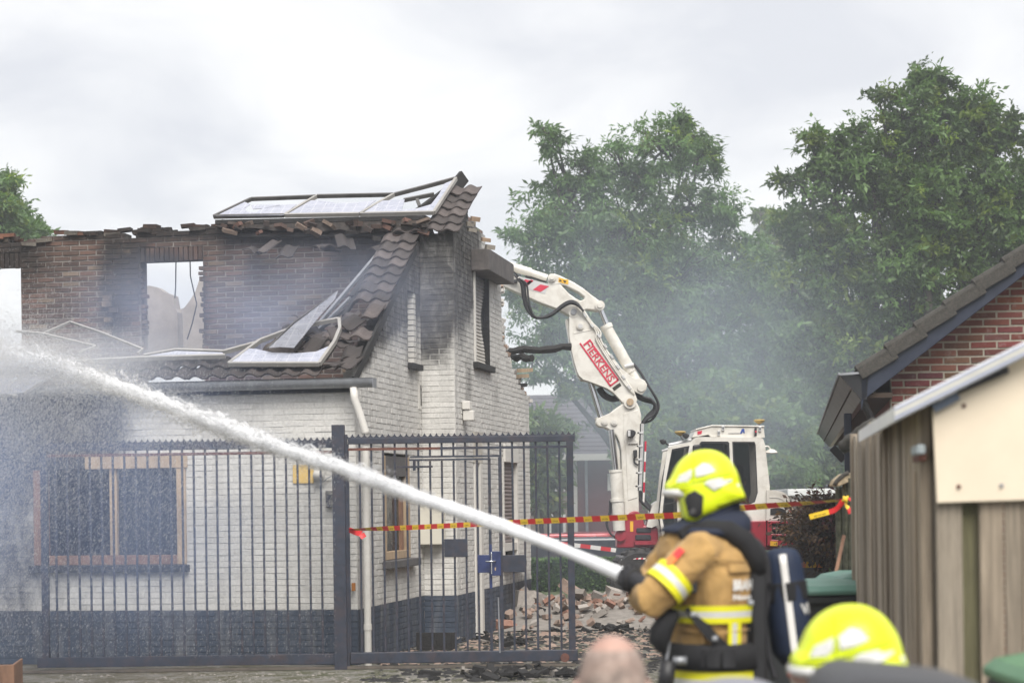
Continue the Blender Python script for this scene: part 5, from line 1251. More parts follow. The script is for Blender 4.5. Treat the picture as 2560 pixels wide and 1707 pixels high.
# mossy fence posts, cap and leaning stake
for i, (xa, xb, yt) in enumerate(((2091, 2110, 1222), (2109, 2126, 1211), (2124, 2143, 1199))):
    Yp = 13.4-.2*i; a, b = P(xa, 1400, Yp), P(xb, 1400, Yp); zt_ = P((xa+xb)/2, yt, Yp).z; w_ = b.x-a.x; c = (a+b)/2; c.z = 0
    t_ = thing('fence_post', ('leftmost', 'middle', 'rightmost')[i]+' of three mossy ribbed fence posts beside the board shed', 'post', c, 0, 'mossy fence posts')
    prof = [(-w_/2, .02), (-w_/2, -.01), (-w_*.3, -.028), (-w_*.05, -.032), (w_*.05, -.012), (w_*.2, -.012), (w_*.35, -.03), (w_/2, -.012), (w_/2, .02)]
    MB().rings([[(x_, y_, z_) for x_, y_ in prof] for z_ in (0, .6, 1.2, zt_)]).build('shaft', M['moss_wood'], t_, bevel=.003)
    MB().rings([[(x_*1.02, y_*1.02, z_) for x_, y_ in prof] for z_ in (zt_+.0005, zt_+.012)]).build('cap', M['wood_grey'] if False else M['moss_wood'], t_)
cp = P(2113, 1205, 13.2); tt = thing('wall_coping', 'pale mossy coping slab lying across the top of the fence posts', 'coping', cp)
pts = [(2087, 1212), (2092, 1200), (2112, 1184), (2140, 1180), (2146, 1192), (2110, 1207), (2090, 1216)]
MB().prism([((P(x, y, 13.2)-cp).x, (P(x, y, 13.2)-cp).z) for x, y in pts], lambda a, b, d: Vector((a, -.1+d, b)), .35).build('slab', mat('straw_slab', (.36, .29, .19), .3, 20, .9, 0, .5, 60, (.12, .11, .08), .5, 15), tt, bevel=.004)
edge = [P(x, y, 13.1)-cp for x, y in ((2086, 1213), (2092, 1202), (2102, 1193), (2112, 1185), (2122, 1181))]
MB().tube(edge, .014, 7).build('moss_edge', M['old_tile'], tt, smooth=True)
st = P(2085, 1453, 12.9); st0 = st.copy(); e1_ = P(2110, 1339, 13.1)
d_ = (e1_-st); foot = st - d_*(st.z/d_.z)
o = MB().tube([foot, e1_], .013, 8).build('wooden_stake', M['wood_brown'], None, smooth=True); tag(o, 'brown wooden stake leaning against the mossy fence posts', 'stake')

# ================================================================== WHEELIE BINS
def wheelie_bin(label, loc, rz, lidm, h=1.0, w=.56, d=.66, group='wheelie bins'):
    r = thing('wheelie_bin', label, 'bin', loc, rz, group)
    MB().rings([[(sx*w*k/2, sy*d*k/2, z) for sx, sy in ((-1,-1),(1,-1),(1,1),(-1,1))] for k, z in ((.78, .06), (.82, .3), (.97, h-.05), (1.06, h-.045), (1.06, h-.0))]).build('body', M['dark_bin'], r, bevel=.02)
    lid = [[(sx*w*k/2, sy*d*k/2+oy, z) for sx, sy in ((-1,-1),(-.4,-1.03),(.4,-1.03),(1,-1),(1.02,-.4),(1.02,.4),(1,1),(.4,1.03),(-.4,1.03),(-1,1),(-1.02,.4),(-1.02,-.4))] for k, z, oy in ((1.08, h+.003, 0), (1.10, h+.03, 0), (.98, h+.06, 0), (.6, h+.085, .02), (.2, h+.09, .03))]
    MB().rings(lid).build('lid', lidm, r, bevel=.008)
    MB().tube([(-w*.4, d*.56, h-.03), (w*.4, d*.56, h-.03)], .018, 8).build('handle', M['dark_bin'], r)
    for s in (-1, 1): MB().tube([(s*w*.36, d*.36, .1), (s*w*.46, d*.36, .1)], .1, 14).build('wheel', M['black_rubber'], r)
    return r
p = P(2042, 1500, 12.3); p.z = 0
wheelie_bin('left wheelie bin with pale green lid beside the fence posts', p, R(14), M['green_bin'], P(2080, 1470, 12.3).z-.03)
p = P(2180, 1500, 12.62); p.z = 0
wheelie_bin('right wheelie bin with pale green lid half behind the shed corner', p, R(4), M['green_bin'], P(2080, 1458, 12.6).z-.01, .52)
p = P(2620, 1700, 5.6); p.z = 0
wheelie_bin('near wheelie bin with green lid in the bottom right corner', p+Vector((.20, .2, 0)), R(0), mat('near_green_lid', (.08, .19, .10), .1, 4, .5, 0, 0, 60, (.15, .27, .17), .4, 4), P(2560, 1672, 5.4).z-.08, .5, .5)
# ================================================================== TREES AND BACKGROUND
def leaf_mat(name, dark, light, trans=.42):
    n = NT(name); b = n.b
    t = n.attr('tint'); col = n.mix(1.0, n.mix(n.noise(1.2, 3), dark, light), t, 'MULTIPLY')
    n.l(col, b.inputs['Base Color']); b.inputs['Roughness'].default_value = .5; b.inputs['Specular IOR Level'].default_value = .45
    tr = n.n('ShaderNodeBsdfTranslucent'); n.l(n.mix(1.0, col, (1.1, 1.25, .5), 'MULTIPLY'), tr.inputs[0])
    ms = n.n('ShaderNodeMixShader'); ms.inputs[0].default_value = trans; n.l(b.outputs[0], ms.inputs[1]); n.l(tr.outputs[0], ms.inputs[2]); n.l(ms.outputs[0], n.out.inputs[0])
    return n.mat
M['bark'] = mat('tree_bark', (.045, .038, .03), .3, 6, .95, 0, .8, 14, stretch=(1, 1, .3))
def tree(name, label, base, lobes, Y, leafm, n_cl, per, leaf=(.20, .085), seed=1, depth=1.0, trunk_r=.22, group=None, droop=.35, tints=((.75, 1.25)), wind=(.55, 0, .15), yellow=.12):
    """lobes: (px, py, radius px) of the crown's masses at distance Y"""
    r = np.random.default_rng(seed); root = thing(name, label, 'tree', base, 0, group)
    bl = Vector(base)
    L = [(np.array(P(px, py, Y)), rad*Y/F) for px, py, rad in lobes]
    w = np.array([q[1]**2.2 for q in L]); w /= w.sum()
    pick = r.choice(len(L), n_cl, p=w)
    dirs = r.normal(size=(n_cl, 3)); dirs /= np.linalg.norm(dirs, axis=1)[:, None]
    rad = r.uniform(.25, 1, n_cl)**.5; rad = np.where(r.random(n_cl) < .16, r.uniform(1.0, 1.28, n_cl), rad)
    cen = np.array([L[i][0] for i in pick]); rr = np.array([L[i][1] for i in pick])
    c = cen + dirs*(rad*rr)[:, None]*np.array([1, depth*1.15, .92]) + np.stack([np.zeros(n_cl), r.normal(0, .45, n_cl)*depth, np.zeros(n_cl)], 1)
    # trunk and limbs
    tb = MB(); cc = np.average(cen, axis=0, weights=rr); hb = cc[2]
    zlo = min(q[0][2]-q[1] for q in L)
    fork = Vector((bl.x+(cc[0]-bl.x)*.3, bl.y+(cc[1]-bl.y)*.3, max(1.4, zlo*.5+.6)))
    tb.tube([bl, bl.lerp(fork, .5)+Vector((.05, 0, 0)), fork], [trunk_r*1.25, trunk_r, trunk_r*.85], 10)
    for q, rad_ in L:
        q = Vector(q); m1 = fork.lerp(q, .4)+Vector((r.normal(0, .25), r.normal(0, .25), .35*(q.z-fork.z)*.3)); m2 = fork.lerp(q, .75)+Vector((r.normal(0, .2), r.normal(0, .2), .2))
        tb.tube([fork, m1, m2, q], [trunk_r*.55, trunk_r*.36, trunk_r*.2, .03], 7)
    for i in r.choice(n_cl, min(n_cl, 420), replace=False):
        a = Vector(L[pick[i]][0]); b = Vector(c[i]); mid = a.lerp(b, .55)+Vector((0, 0, .12)); tb.tube([a, mid, b], [.05, .032, .010], 5)
    tb.build('trunk', M['bark'], root, fix=False, smooth=True).matrix_parent_inverse = Matrix.Translation(-bl)
    # leaves: sprays along short drooping twigs
    N = n_cl*per
    cl = np.repeat(np.arange(n_cl), per)
    tw = 5; tdir = r.normal(size=(n_cl, tw, 3))*np.array([1, 1, .55]) + np.array(wind); tdir /= np.linalg.norm(tdir, axis=2)[:, :, None]
    tlen = r.uniform(.35, .95, (n_cl, tw))*np.clip(rr, .6, 1.6)[:, None]*.75
    ti = r.integers(0, tw, N); t = r.uniform(.05, 1, N)
    d = tdir[cl, ti]; ln = tlen[cl, ti]
    pos = c[cl] + d*(t*ln)[:, None]; pos[:, 2] -= droop*(t*ln)**2
    pos += r.normal(0, .055, (N, 3))
    ax = d*.7 + r.normal(0, .65, (N, 3)) + np.array([0, 0, -droop]); ax /= np.linalg.norm(ax, axis=1)[:, None]
    nr = r.normal(size=(N, 3))+np.array([0, 0, .9]); sd_ = np.cross(ax, nr); sd_ /= np.linalg.norm(sd_, axis=1)[:, None]+1e-9
    nn = np.cross(sd_, ax)
    cs = r.uniform(.7, 1.35, n_cl)[cl]; lw = cs*leaf[1]*r.uniform(.6, 1.4, N); ll = cs*leaf[0]*r.uniform(.5, 1.35, N)
    v = np.stack([pos, pos+ax*(ll*.5)[:, None]+sd_*(lw*.5)[:, None]+nn*(lw*.18)[:, None], pos+ax*ll[:, None]-nn*(lw*.25)[:, None], pos+ax*(ll*.5)[:, None]-sd_*(lw*.5)[:, None]+nn*(lw*.18)[:, None]], 1).reshape(-1, 3)
    f = np.arange(N*4).reshape(N, 4)
    ct = r.uniform(tints[0], tints[1], n_cl)[cl]*r.uniform(.82, 1.18, N)
    ye = (r.random(n_cl) < yellow)[cl]
    tint = np.stack([ct*np.where(ye, 1.35, 1), ct*np.where(ye, 1.12, 1), ct*np.where(ye, .6, 1)], 1)
    o = np_mesh('crown', v-np.array(bl), f, leafm, root, None, tint); o['kind'] = 'stuff'
    return root
LA = leaf_mat('leaf_fresh', (.078, .150, .058), (.165, .255, .105))
LB = leaf_mat('leaf_deep', (.058, .116, .038), (.145, .225, .072))
LC = leaf_mat('leaf_light', (.085, .135, .045), (.15, .21, .075))
LR = leaf_mat('leaf_red', (.06, .018, .025), (.14, .05, .055), .25)
def gbase(px, Y): p = P(px, 1300, Y); p.z = 0; return p
tree('broadleaf_tree', 'large pale green feathery tree behind the excavator arm', gbase(1640, 58), [(1368, 350, 34), (1360, 325, 22), (1400, 385, 34), (1470, 420, 70), (1655, 380, 85), (1722, 335, 55), (1560, 430, 80), (1745, 400, 50), (1420, 520, 115), (1330, 600, 75), (1300, 700, 55), (1560, 580, 150), (1740, 520, 90), (1820, 560, 62), (1500, 760, 160), (1680, 720, 150), (1820, 680, 110), (1860, 790, 95), (1390, 800, 110), (1335, 900, 60), (1900, 880, 95), (1700, 900, 150), (1570, 930, 120), (1440, 960, 50), (1820, 980, 130), (1900, 1040, 100), (1660, 1090, 130), (1780, 1130, 110)],
     58, LA, 1250, 84, (.20, .058), 3, .6, .28, None, .4, (.5, 1.4), (.5, 0, .2), .12)
tree('broadleaf_tree', 'tall dark green tree behind the neighbouring gable roof', gbase(2300, 52), [(2300, 190, 22), (2295, 160, 12), (2330, 235, 55), (2260, 300, 70), (2200, 260, 32), (2420, 300, 75), (2500, 340, 65), (2150, 330, 40), (2340, 370, 120), (2500, 470, 110), (2190, 420, 85), (2030, 370, 38), (2080, 400, 55), (1995, 450, 45), (2090, 500, 85), (2300, 520, 130), (2440, 600, 120), (2550, 600, 90), (1975, 560, 48), (2040, 620, 85), (2180, 650, 120), (2330, 720, 120), (2480, 760, 100), (1980, 720, 60), (2080, 780, 110), (2220, 850, 120), (2010, 870, 85), (2130, 960, 100), (2040, 1010, 80), (1990, 1090, 70), (2060, 1120, 70)],
     52, LB, 1250, 84, (.175, .068), 5, .6, .3, None, .22, (.45, 1.4), (.35, 0, .25), .16)
tree('broadleaf_tree', 'green tree at the left edge behind the brick wall top', gbase(-330, 56), [(-15, 485, 45), (6, 455, 20), (22, 525, 36), (-25, 560, 60), (52, 566, 30), (85, 578, 18), (-70, 600, 55)], 56, LA, 240, 80, (.20, .065), 8, 1.0, .2, None, .35, (.75, 1.3))
tree('broadleaf_tree', 'hazy distant tree in the gap between the two large trees', gbase(1960, 92), [(1940, 560, 34), (1900, 540, 22), (1930, 640, 55), (1890, 700, 60), (1960, 760, 70), (1970, 900, 100), (1900, 1000, 110)], 92, LC, 420, 40, (.4, .16), 12, 1.0, .25)
tree('broadleaf_tree', 'light green young tree beside the far tiled house', gbase(1350, 47), [(1345, 1080, 42), (1385, 1090, 30), (1335, 1170, 36), (1375, 1170, 24), (1340, 1250, 30)], 47, LC, 150, 46, (.22, .08), 14, .8, .06, None, .4, (.7, 1.2))
tree('broadleaf_tree', 'bushy green tree behind the excavator cab', gbase(1760, 50), [(1650, 1100, 70), (1740, 1060, 110), (1860, 1080, 110), (1930, 1150, 90), (1800, 1170, 110), (1690, 1180, 100), (1950, 1080, 70)], 50, LB, 700, 60, (.18, .07), 16, .9, .2)
tree('broadleaf_tree', 'sunlit green tree far behind the small red-leaved tree', gbase(2060, 74), [(2075, 1150, 50), (2105, 1170, 50), (2010, 1120, 50), (1975, 1030, 60), (2020, 1050, 50)], 74, LC, 260, 44, (.3, .12), 18)
# little red-leaved standard trees
for i, (px, cx_, yt, rr_) in enumerate(((2055, 2050, 1330, 46), (2078, 2085, 1320, 36))):
    tree('red_leaved_tree', ('left', 'right')[i]+' slender trunk of the purple-red leaved standard trees', gbase(px, 28), [(cx_, yt-40, rr_*.7), (cx_-10, yt, rr_), (cx_+8, yt+30, rr_*.85), (cx_-30, yt+10, rr_*.6), (cx_+20, yt-20, rr_*.6), (cx_+5, yt+55, rr_*.45)], 28, LR if i else leaf_mat('leaf_purple', (.035, .032, .022), (.11, .065, .055), .25), 230, 40, (.075, .038), 20+i, .8, .045, 'red-leaved standard trees', .1, (.6, 1.5), (0, 0, .3), .3)
# hedges
def hedge(label, x0, x1, Y, ztop, dep, n, seed):
    r = np.random.default_rng(seed); a, b = P(x0, 1400, Y).x, P(x1, 1400, Y).x; root = thing('hedge', label, 'hedge', ((a+b)/2, Y, 0))
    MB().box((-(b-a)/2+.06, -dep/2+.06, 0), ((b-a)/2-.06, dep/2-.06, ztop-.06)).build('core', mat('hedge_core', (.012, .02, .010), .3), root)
    k = int(n*.7); pos = np.concatenate([np.stack([r.uniform(-(b-a)/2, (b-a)/2, k), np.full(k, -dep/2)+np.abs(r.normal(0, .05, k)), r.uniform(0.02, ztop, k)], 1), np.stack([r.uniform(-(b-a)/2, (b-a)/2, n-k), r.uniform(-dep/2, dep/2, n-k), ztop-np.abs(r.normal(0, .04, n-k))], 1)])
    ax = r.normal(size=(n, 3))+np.array([0, -.6, .5]); ax /= np.linalg.norm(ax, axis=1)[:, None]; s_ = np.cross(ax, r.normal(size=(n, 3))); s_ /= np.linalg.norm(s_, axis=1)[:, None]
    l = r.uniform(.05, .10, n)[:, None]; v = np.stack([pos, pos+ax*l*.5+s_*l*.3, pos+ax*l, pos+ax*l*.5-s_*l*.3], 1).reshape(-1, 3)
    t = r.uniform(.6, 1.3, n); np_mesh('foliage', v, np.arange(n*4).reshape(n, 4), LB, root, 'stuff', np.stack([t, t, t], 1))
hedge('clipped green hedge behind the rubble heap', 1315, 1560, 37, P(1430, 1400, 37).z, .8, 16000, 1)
hedge('dark green hedge behind the red-leaved trees', 1950, 2140, 40, P(2050, 1396, 40).z, .8, 9000, 2)
hedge('low hedge with yellow-green tips before the far house', 1400, 1560, 43, P(1450, 1349, 43).z, .7, 6000, 4)

# far house with dark tiled roof
FY = 66.0
fo = P(1420, 1400, FY); fo.z = 0
fh = thing('tiled_house', 'far brick house with purple-grey tiled roof behind the excavator arm', 'house', fo)
def fp(px, py, d=0): p = P(px, py, FY); return Vector((p.x-fo.x, d, p.z))
zE, zR = fp(1460, 1140).z, fp(1420, 1000).z+.35
xL, xM, xR = fp(1290, 1200).x, fp(1443, 1200).x, fp(1640, 1200).x
FBm = mat('far_beige_brick', (.24, .19, .15), .15, 20, .9, 0, .3, 60); FRm = mat('far_red_brick', (.145, .062, .058), .15, 20, .9, 0, .3, 60)
MB().box((xL, 0, 0), (xM, 7, zE)).build('wall', FBm, fh); MB().box((xM+.002, .02, 0), (xR, 7, zE)).build('wall', FRm, fh)
mb = MB(); rt = mat('far_roof_tile', (.085, .075, .085), .15, 10, .7)
nr = 15
for k in range(nr):
    y0, z0 = -.5+4.0*k/nr, zE+(zR-zE)*k/nr; y1, z1 = -.5+4.0*(k+1)/nr, zE+(zR-zE)*(k+1)/nr
    mb = MB(); mb.add([(xL-.3, y0, z0+.05), (xR, y0, z0+.05), (xR, y1, z1+.02), (xL-.3, y1, z1+.02), (xL-.3, y0, z0-.02), (xR, y0, z0-.02), (xR, y1, z1-.05), (xL-.3, y1, z1-.05)], [(0,1,2,3), (7,6,5,4), (0,4,5,1), (1,5,6,2), (2,6,7,3), (3,7,4,0)]); mb.build('tile_course', rt, fh)
MB().prism([(-.5, zE), (3.5, zR), (7.5, zE)], lambda a, b, d: Vector((xL-.28+d, a, b-.06)), .25).build('gable', FBm, fh)
mb = MB(); mb.add([(xL-.3, 3.5, zR), (xR, 3.5, zR), (xR, 7.5, zE), (xL-.3, 7.5, zE)], [(0,1,2,3)]); mb.build('rear_roof', rt, fh)
MB().box((xL-.3, -.62, zE-.15), (xR, -.48, zE+.06)).build('gutter', mat('far_gutter', (.55, .54, .5), .05), fh)
MB().tube([fp(1465, 1150, -.1), Vector((fp(1465, 1150).x, -.1, 0))], .05, 8).build('downpipe', M['zinc'], fh)
MB().box((xM-.18, -.03, 0), (xM-.002, .01, zE)).build('corner_strip', M['pvc'], fh)
def fwin(x0, y0, x1, y1):
    a, b = fp(x0, y1, -.05), fp(x1, y0, -.05); w_ = bpy.data.objects.new('window', None); COL.objects.link(w_); w_.parent = fh; t_ = .09
    mb = MB(); mb.box((a.x, -.05, a.z), (a.x+t_, .02, b.z)); mb.box((b.x-t_, -.05, a.z), (b.x, .02, b.z)); mb.box((a.x+t_, -.05, a.z), (b.x-t_, .02, a.z+t_)); mb.box((a.x+t_, -.05, b.z-t_), (b.x-t_, .02, b.z)); mb.build('frame', M['tape_white'], w_)
    MB().box((a.x+t_, -.02, a.z+t_), (b.x-t_, .0, b.z-t_)).build('pane', M['glass'], w_)
fwin(1387, 1163, 1412, 1228); fwin(1519, 1183, 1540, 1226); fwin(1372, 1283, 1414, 1360)
MB().box((fp(1386, 1295).x, -.07, .0), (fp(1392, 1295).x, -.04, fp(1386, 1295).z)).build('door', M['cab_glass'], fh)
# small far house at right with lilac roof
fo2 = P(2030, 1300, 86); fo2.z = 0
f2 = thing('tiled_house', 'distant house with lilac tiled roof right of the excavator', 'house', fo2)
def f2p(px, py): p = P(px, py, 86); return p.x-fo2.x, p.z
(xa, za), (xb, zb2) = f2p(1900, 1215), f2p(2150, 1165)
MB().box((xa, 0, 0), (xb, 6, za)).build('wall', FRm, f2)
ltile = mat('lilac_tile', (.20, .175, .22), .1, 8, .7)
for k in range(8):
    y0, y1, z0, z1 = 3.2*k/8-.4, 3.2*(k+1)/8-.4, za+(zb2+.4-za)*k/8, za+(zb2+.4-za)*(k+1)/8
    mb = MB(); mb.add([(xa, y0, z0+.06), (xb, y0, z0+.06), (xb, y1, z1+.02), (xa, y1, z1+.02), (xa, y0, z0-.02), (xb, y0, z0-.02), (xb, y1, z1-.06), (xa, y1, z1-.06)], [(0,1,2,3), (7,6,5,4), (0,4,5,1), (1,5,6,2), (2,6,7,3), (3,7,4,0)]); mb.build('tile_course', ltile, f2)
MB().box((xa, -.5, za-.25), (xb, -.3, za)).build('gutter', mat('dark_far_gutter', (.10, .09, .13), .1), f2)
# cream garage behind the red-leaved trees
go_ = P(2040, 1400, 46); go_.z = 0
ga = thing('garage', 'low cream walled garage with white roof edge behind the red-leaved trees', 'garage', go_)
def gq(px, py): p = P(px, py, 46); return p.x-go_.x, p.z
(xa, zt2), (xb, _) = gq(1978, 1222), gq(2200, 1222)
MB().box((xa, 0, 0), (xb, 4, zt2-.10)).build('wall', mat('cream_render', (.60, .50, .37), .05, 2, .8), ga); MB().box((xa-.1, -.12, zt2-.16), (xb+.1, 4.1, zt2)).build('roof_edge', mat('garage_edge', (.66, .66, .64), .05), ga, bevel=.02)
MB().box((xa, -.02, zt2-.33), (xb, .0, zt2-.17)).build('edge_band', mat('garage_band', (.45, .42, .38), .05), ga)  # greyer band along the wall just below the roof edge
# parked cars beyond the hedge
def car(label, px, Y, rz, paint, L_=4.2, W=1.75, H=1.45):
    c = P(px, 1400, Y); c.z = 0; r = thing('parked_car', label, 'car', c, rz, 'cars parked beyond the hedge')
    body = [(-L_/2, .35), (-L_/2, .75), (-L_*.46, .86), (-L_*.25, .92), (L_*.32, .92), (L_/2, .82), (L_/2, .35)]
    MB().prism(body, lambda a, b, d: Vector((a, -W/2+d, b)), W).build('body', paint, r, bevel=.08)
    cab_ = [(-L_*.27, .90), (-L_*.12, H-.06), (-L_*.05, H), (L_*.22, H), (L_*.28, H-.05), (L_*.38, .90)]
    MB().prism(cab_, lambda a, b, d: Vector((a*(1 if True else 1), -W/2+.1+d, b)), W-.2).build('cabin', M['cab_glass2'], r, bevel=.05)
    MB().prism([(-L_*.10, H-.03), (-L_*.05, H+.01), (L_*.22, H+.01), (L_*.27, H-.03)], lambda a, b, d: Vector((a, -W/2+.12+d, b)), W-.24).build('roof', paint, r, bevel=.02)
    for sx in (-.3, .3):
        w_ = bpy.data.objects.new('wheel', None); COL.objects.link(w_); w_.parent = r
        MB().tube([(L_*sx, -W/2-.01, .32), (L_*sx, -W/2+.2, .32)], .32, 20).build('tyre', M['tyre'], w_); MB().tube([(L_*sx, -W/2-.02, .32), (L_*sx, -W/2+.02, .32)], .2, 14).build('rim', M['silver_decal'], w_)
    for s in (-1, 1): MB().cbox((-L_/2, s*W*.36, .68), (.06, .28, .12)).build('headlight', M['silver_decal'], r, bevel=.02)
    return r
M['cab_glass2'] = mat('car_glass', (.35, .37, .38), .05, 3, .1); redc = mat('car_red', (.42, .02, .025), .05, 3, .25, coat=.5); darkc = mat('car_dark', (.03, .032, .038), .1, 3, .3, coat=.4)
car('red car with pale windscreen showing over the low hedge', 1478, 47.5, R(75), redc, 4.0, 1.7, P(1460, 1330, 47.5).z-.02)
car('red car whose roof shows between the gate bars', 1375, 46.5, R(10), redc, 3.6, 1.6, P(1375, 1338, 46.5).z-.02)
car('dark grey car standing before the low hedge', 1495, 40.5, R(0), darkc, 3.0, 1.6, P(1480, 1354, 40.5).z-.02)
# ================================================================== PEOPLE
def fabric(name, c, fold=.5):
    n = NT(name); f = n.noise(7, 5, .55, n.co((1, 1, .55)), 1.6); g = n.noise(220, 2, .5)
    lo = tuple(x*.72 for x in c); hi = tuple(min(1, x*1.12) for x in c); dt = n.noise(3.2, 7, .7, None, .6)
    n.l(n.mix(n.math('MULTIPLY', n.ramp(dt, .5, .78), .25), n.mix(n.ramp(f, .3, .7), lo, hi), (.07, .055, .045)), n.b.inputs['Base Color']); n.b.inputs['Roughness'].default_value = .85; n.b.inputs['Specular IOR Level'].default_value = .2
    n.b.inputs['Sheen Weight'].default_value = .15
    n.bump(n.math('ADD', n.math('MULTIPLY', f, .9), n.math('MULTIPLY', g, .06)), fold, .04); return n.mat
M['tan'] = fabric('tan_turnout', (.47, .29, .108)); M['orange_hv'] = fabric('orange_hi_vis', (.75, .10, .03)); M['grey_cloth'] = fabric('grey_cloth', (.10, .11, .13))
hm = NT('fluorescent_helmet'); hm.b.inputs['Base Color'].default_value = (.66, .80, .0, 1); hm.b.inputs['Roughness'].default_value = .42; hm.b.inputs['Coat Weight'].default_value = .15
n_ = hm.noise(7, 4); hm.l(hm.mix(n_, (.66, .76, .0), (.74, .88, .01)), hm.b.inputs['Base Color'])
hm.b.inputs['Emission Color'].default_value = (.62, .78, .0, 1); hm.b.inputs['Emission Strength'].default_value = 0.0
M['helmet'] = hm.mat
M['helmet_seam'] = mat('helmet_seam', (.42, .50, .0), .15, 8, .5)
M['visor'] = mat('clear_visor', (.62, .62, .60), .05, 4, .12)

def body_mesh(name, parts, mtl, parent, voxel=.014, fold=.012):
    mb = MB()
    for pts, rs, flat in parts:
        if flat == 'rings': mb.rings(pts)
        else: mb.tube(pts, rs, 16, sx=flat)
    o = mb.build(name, mtl, parent, smooth=True)
    r = o.modifiers.new('merge', 'REMESH'); r.mode = 'VOXEL'; r.voxel_size = voxel; r.use_smooth_shade = True
    s = o.modifiers.new('soften', 'SMOOTH'); s.iterations = 4; s.factor = .5
    if fold:
        tx = bpy.data.textures.new('folds', 'CLOUDS'); tx.noise_scale = .085; tx.noise_depth = 3
        d = o.modifiers.new('folds', 'DISPLACE'); d.texture = tx; d.strength = fold; d.mid_level = .5
    return o
def head_part(root, c, fwd, s=1.0, name='head', hair=None):
    """skin head: skull, brow, nose, lips, chin, ears, eyes; fwd = direction of the face (unit, horizontal)"""
    fwd = Vector(fwd).normalized(); rt = fwd.cross(Vector((0, 0, 1))); R3 = Matrix((rt, fwd, Vector((0, 0, 1)))).transposed()
    v = []; NU, NV = 36, 26; f = []
    for i in range(NV+1):
        th = math.pi*i/NV; z = math.cos(th); r = math.sin(th)
        for k in range(NU):
            a = 2*math.pi*k/NU; x, y = r*math.cos(a), r*math.sin(a)
            X, Y_, Z = x*.077, y*.097, z*.118
            if z < 0: X *= 1-.22*(-z)**1.5; Y_ = Y_*(1-.12*(-z)) + (.012*(-z) if y > 0 else .018*(-z))
            fr = max(0, y)
            Y_ += .026*math.exp(-(x/.16)**2-((z+.16)/.16)**2)*(fr > .5)           # nose
            Y_ += .008*math.exp(-(x/.45)**2-((z-.2)/.1)**2)*(fr > .3)              # brow
            for sx in (-.36, .36): Y_ -= .010*math.exp(-((x-sx)/.17)**2-((z-.05)/.1)**2)*(fr > .3)
            Y_ += .007*math.exp(-(x/.28)**2-((z+.45)/.07)**2)*(fr > .3) + .010*math.exp(-(x/.25)**2-((z+.8)/.14)**2)*(fr > .2)
            v.append(Vector(c)+R3 @ (Vector((X, Y_, Z))*s))
        
    for i in range(NV):
        for k in range(NU): f.append((i*NU+k, i*NU+(k+1) % NU, (i+1)*NU+(k+1) % NU, (i+1)*NU+k))
    mb = MB(); mb.add(v, f); h = mb.build(name, M['skin'], root, smooth=True)
    for sx in (-1, 1):
        e_ = MB(); rings = []
        for t, w_, dp in ((-1, .004, 0), (-.7, .012, .008), (0, .017, .014), (.6, .02, .016), (1, .006, .004)):
            rings.append([Vector(c)+R3 @ (Vector((sx*(.074+dp*.6*math.cos(a)+dp*.3), -.012+w_*math.sin(a), -.008+t*.032))*s) for a in np.linspace(0, 2*math.pi, 10, endpoint=False)])
        e_.rings(rings).build('ear', M['skin'], h, smooth=True)
        q = Vector(c)+R3 @ (Vector((sx*.028, .086, .006))*s)
        MB().rings([[q+Vector((.012*math.sin(t)*math.cos(a), .012*math.sin(t)*math.sin(a), .012*math.cos(t))) for a in np.linspace(0, 6.283, 10, endpoint=False)] for t in np.linspace(.05, 3.09, 8)]).build('eye', M['tape_white'], h, smooth=True)
    return h
def hand(root, wrist, direction, curl_axis, mtl, s=1.0):
    """palm, four curled fingers of unequal length and a thumb leaving the side of the palm"""
    d = Vector(direction).normalized(); ax = Vector(curl_axis).normalized(); nrm = d.cross(ax).normalized()
    mb = MB(); w = Vector(wrist)
    mb.tube([w, w+d*.05*s, w+d*.09*s], [.03*s, .042*s, .038*s], 12, sx=.6)
    for i, L in enumerate((.070, .080, .074, .058)):
        b = w+d*.085*s+ax*((i-1.5)*.021*s); pts = [b]; dirn = d.copy(); p = b
        for k in range(3):
            dirn = (Matrix.Rotation(R(52), 3, ax) @ dirn).normalized(); p = p+dirn*(L*s/3*1.2); pts.append(p)
        mb.tube(pts, [.0105*s, .010*s, .009*s, .0075*s], 8)
    b = w+d*.035*s+ax*(-.042*s); mb.tube([b, b+d*.03*s-ax*.02*s+nrm*.012*s, b+d*.055*s-ax*.012*s+nrm*.035*s], [.013*s, .011*s, .009*s], 8)
    return mb.build('hand', mtl, root, smooth=True)

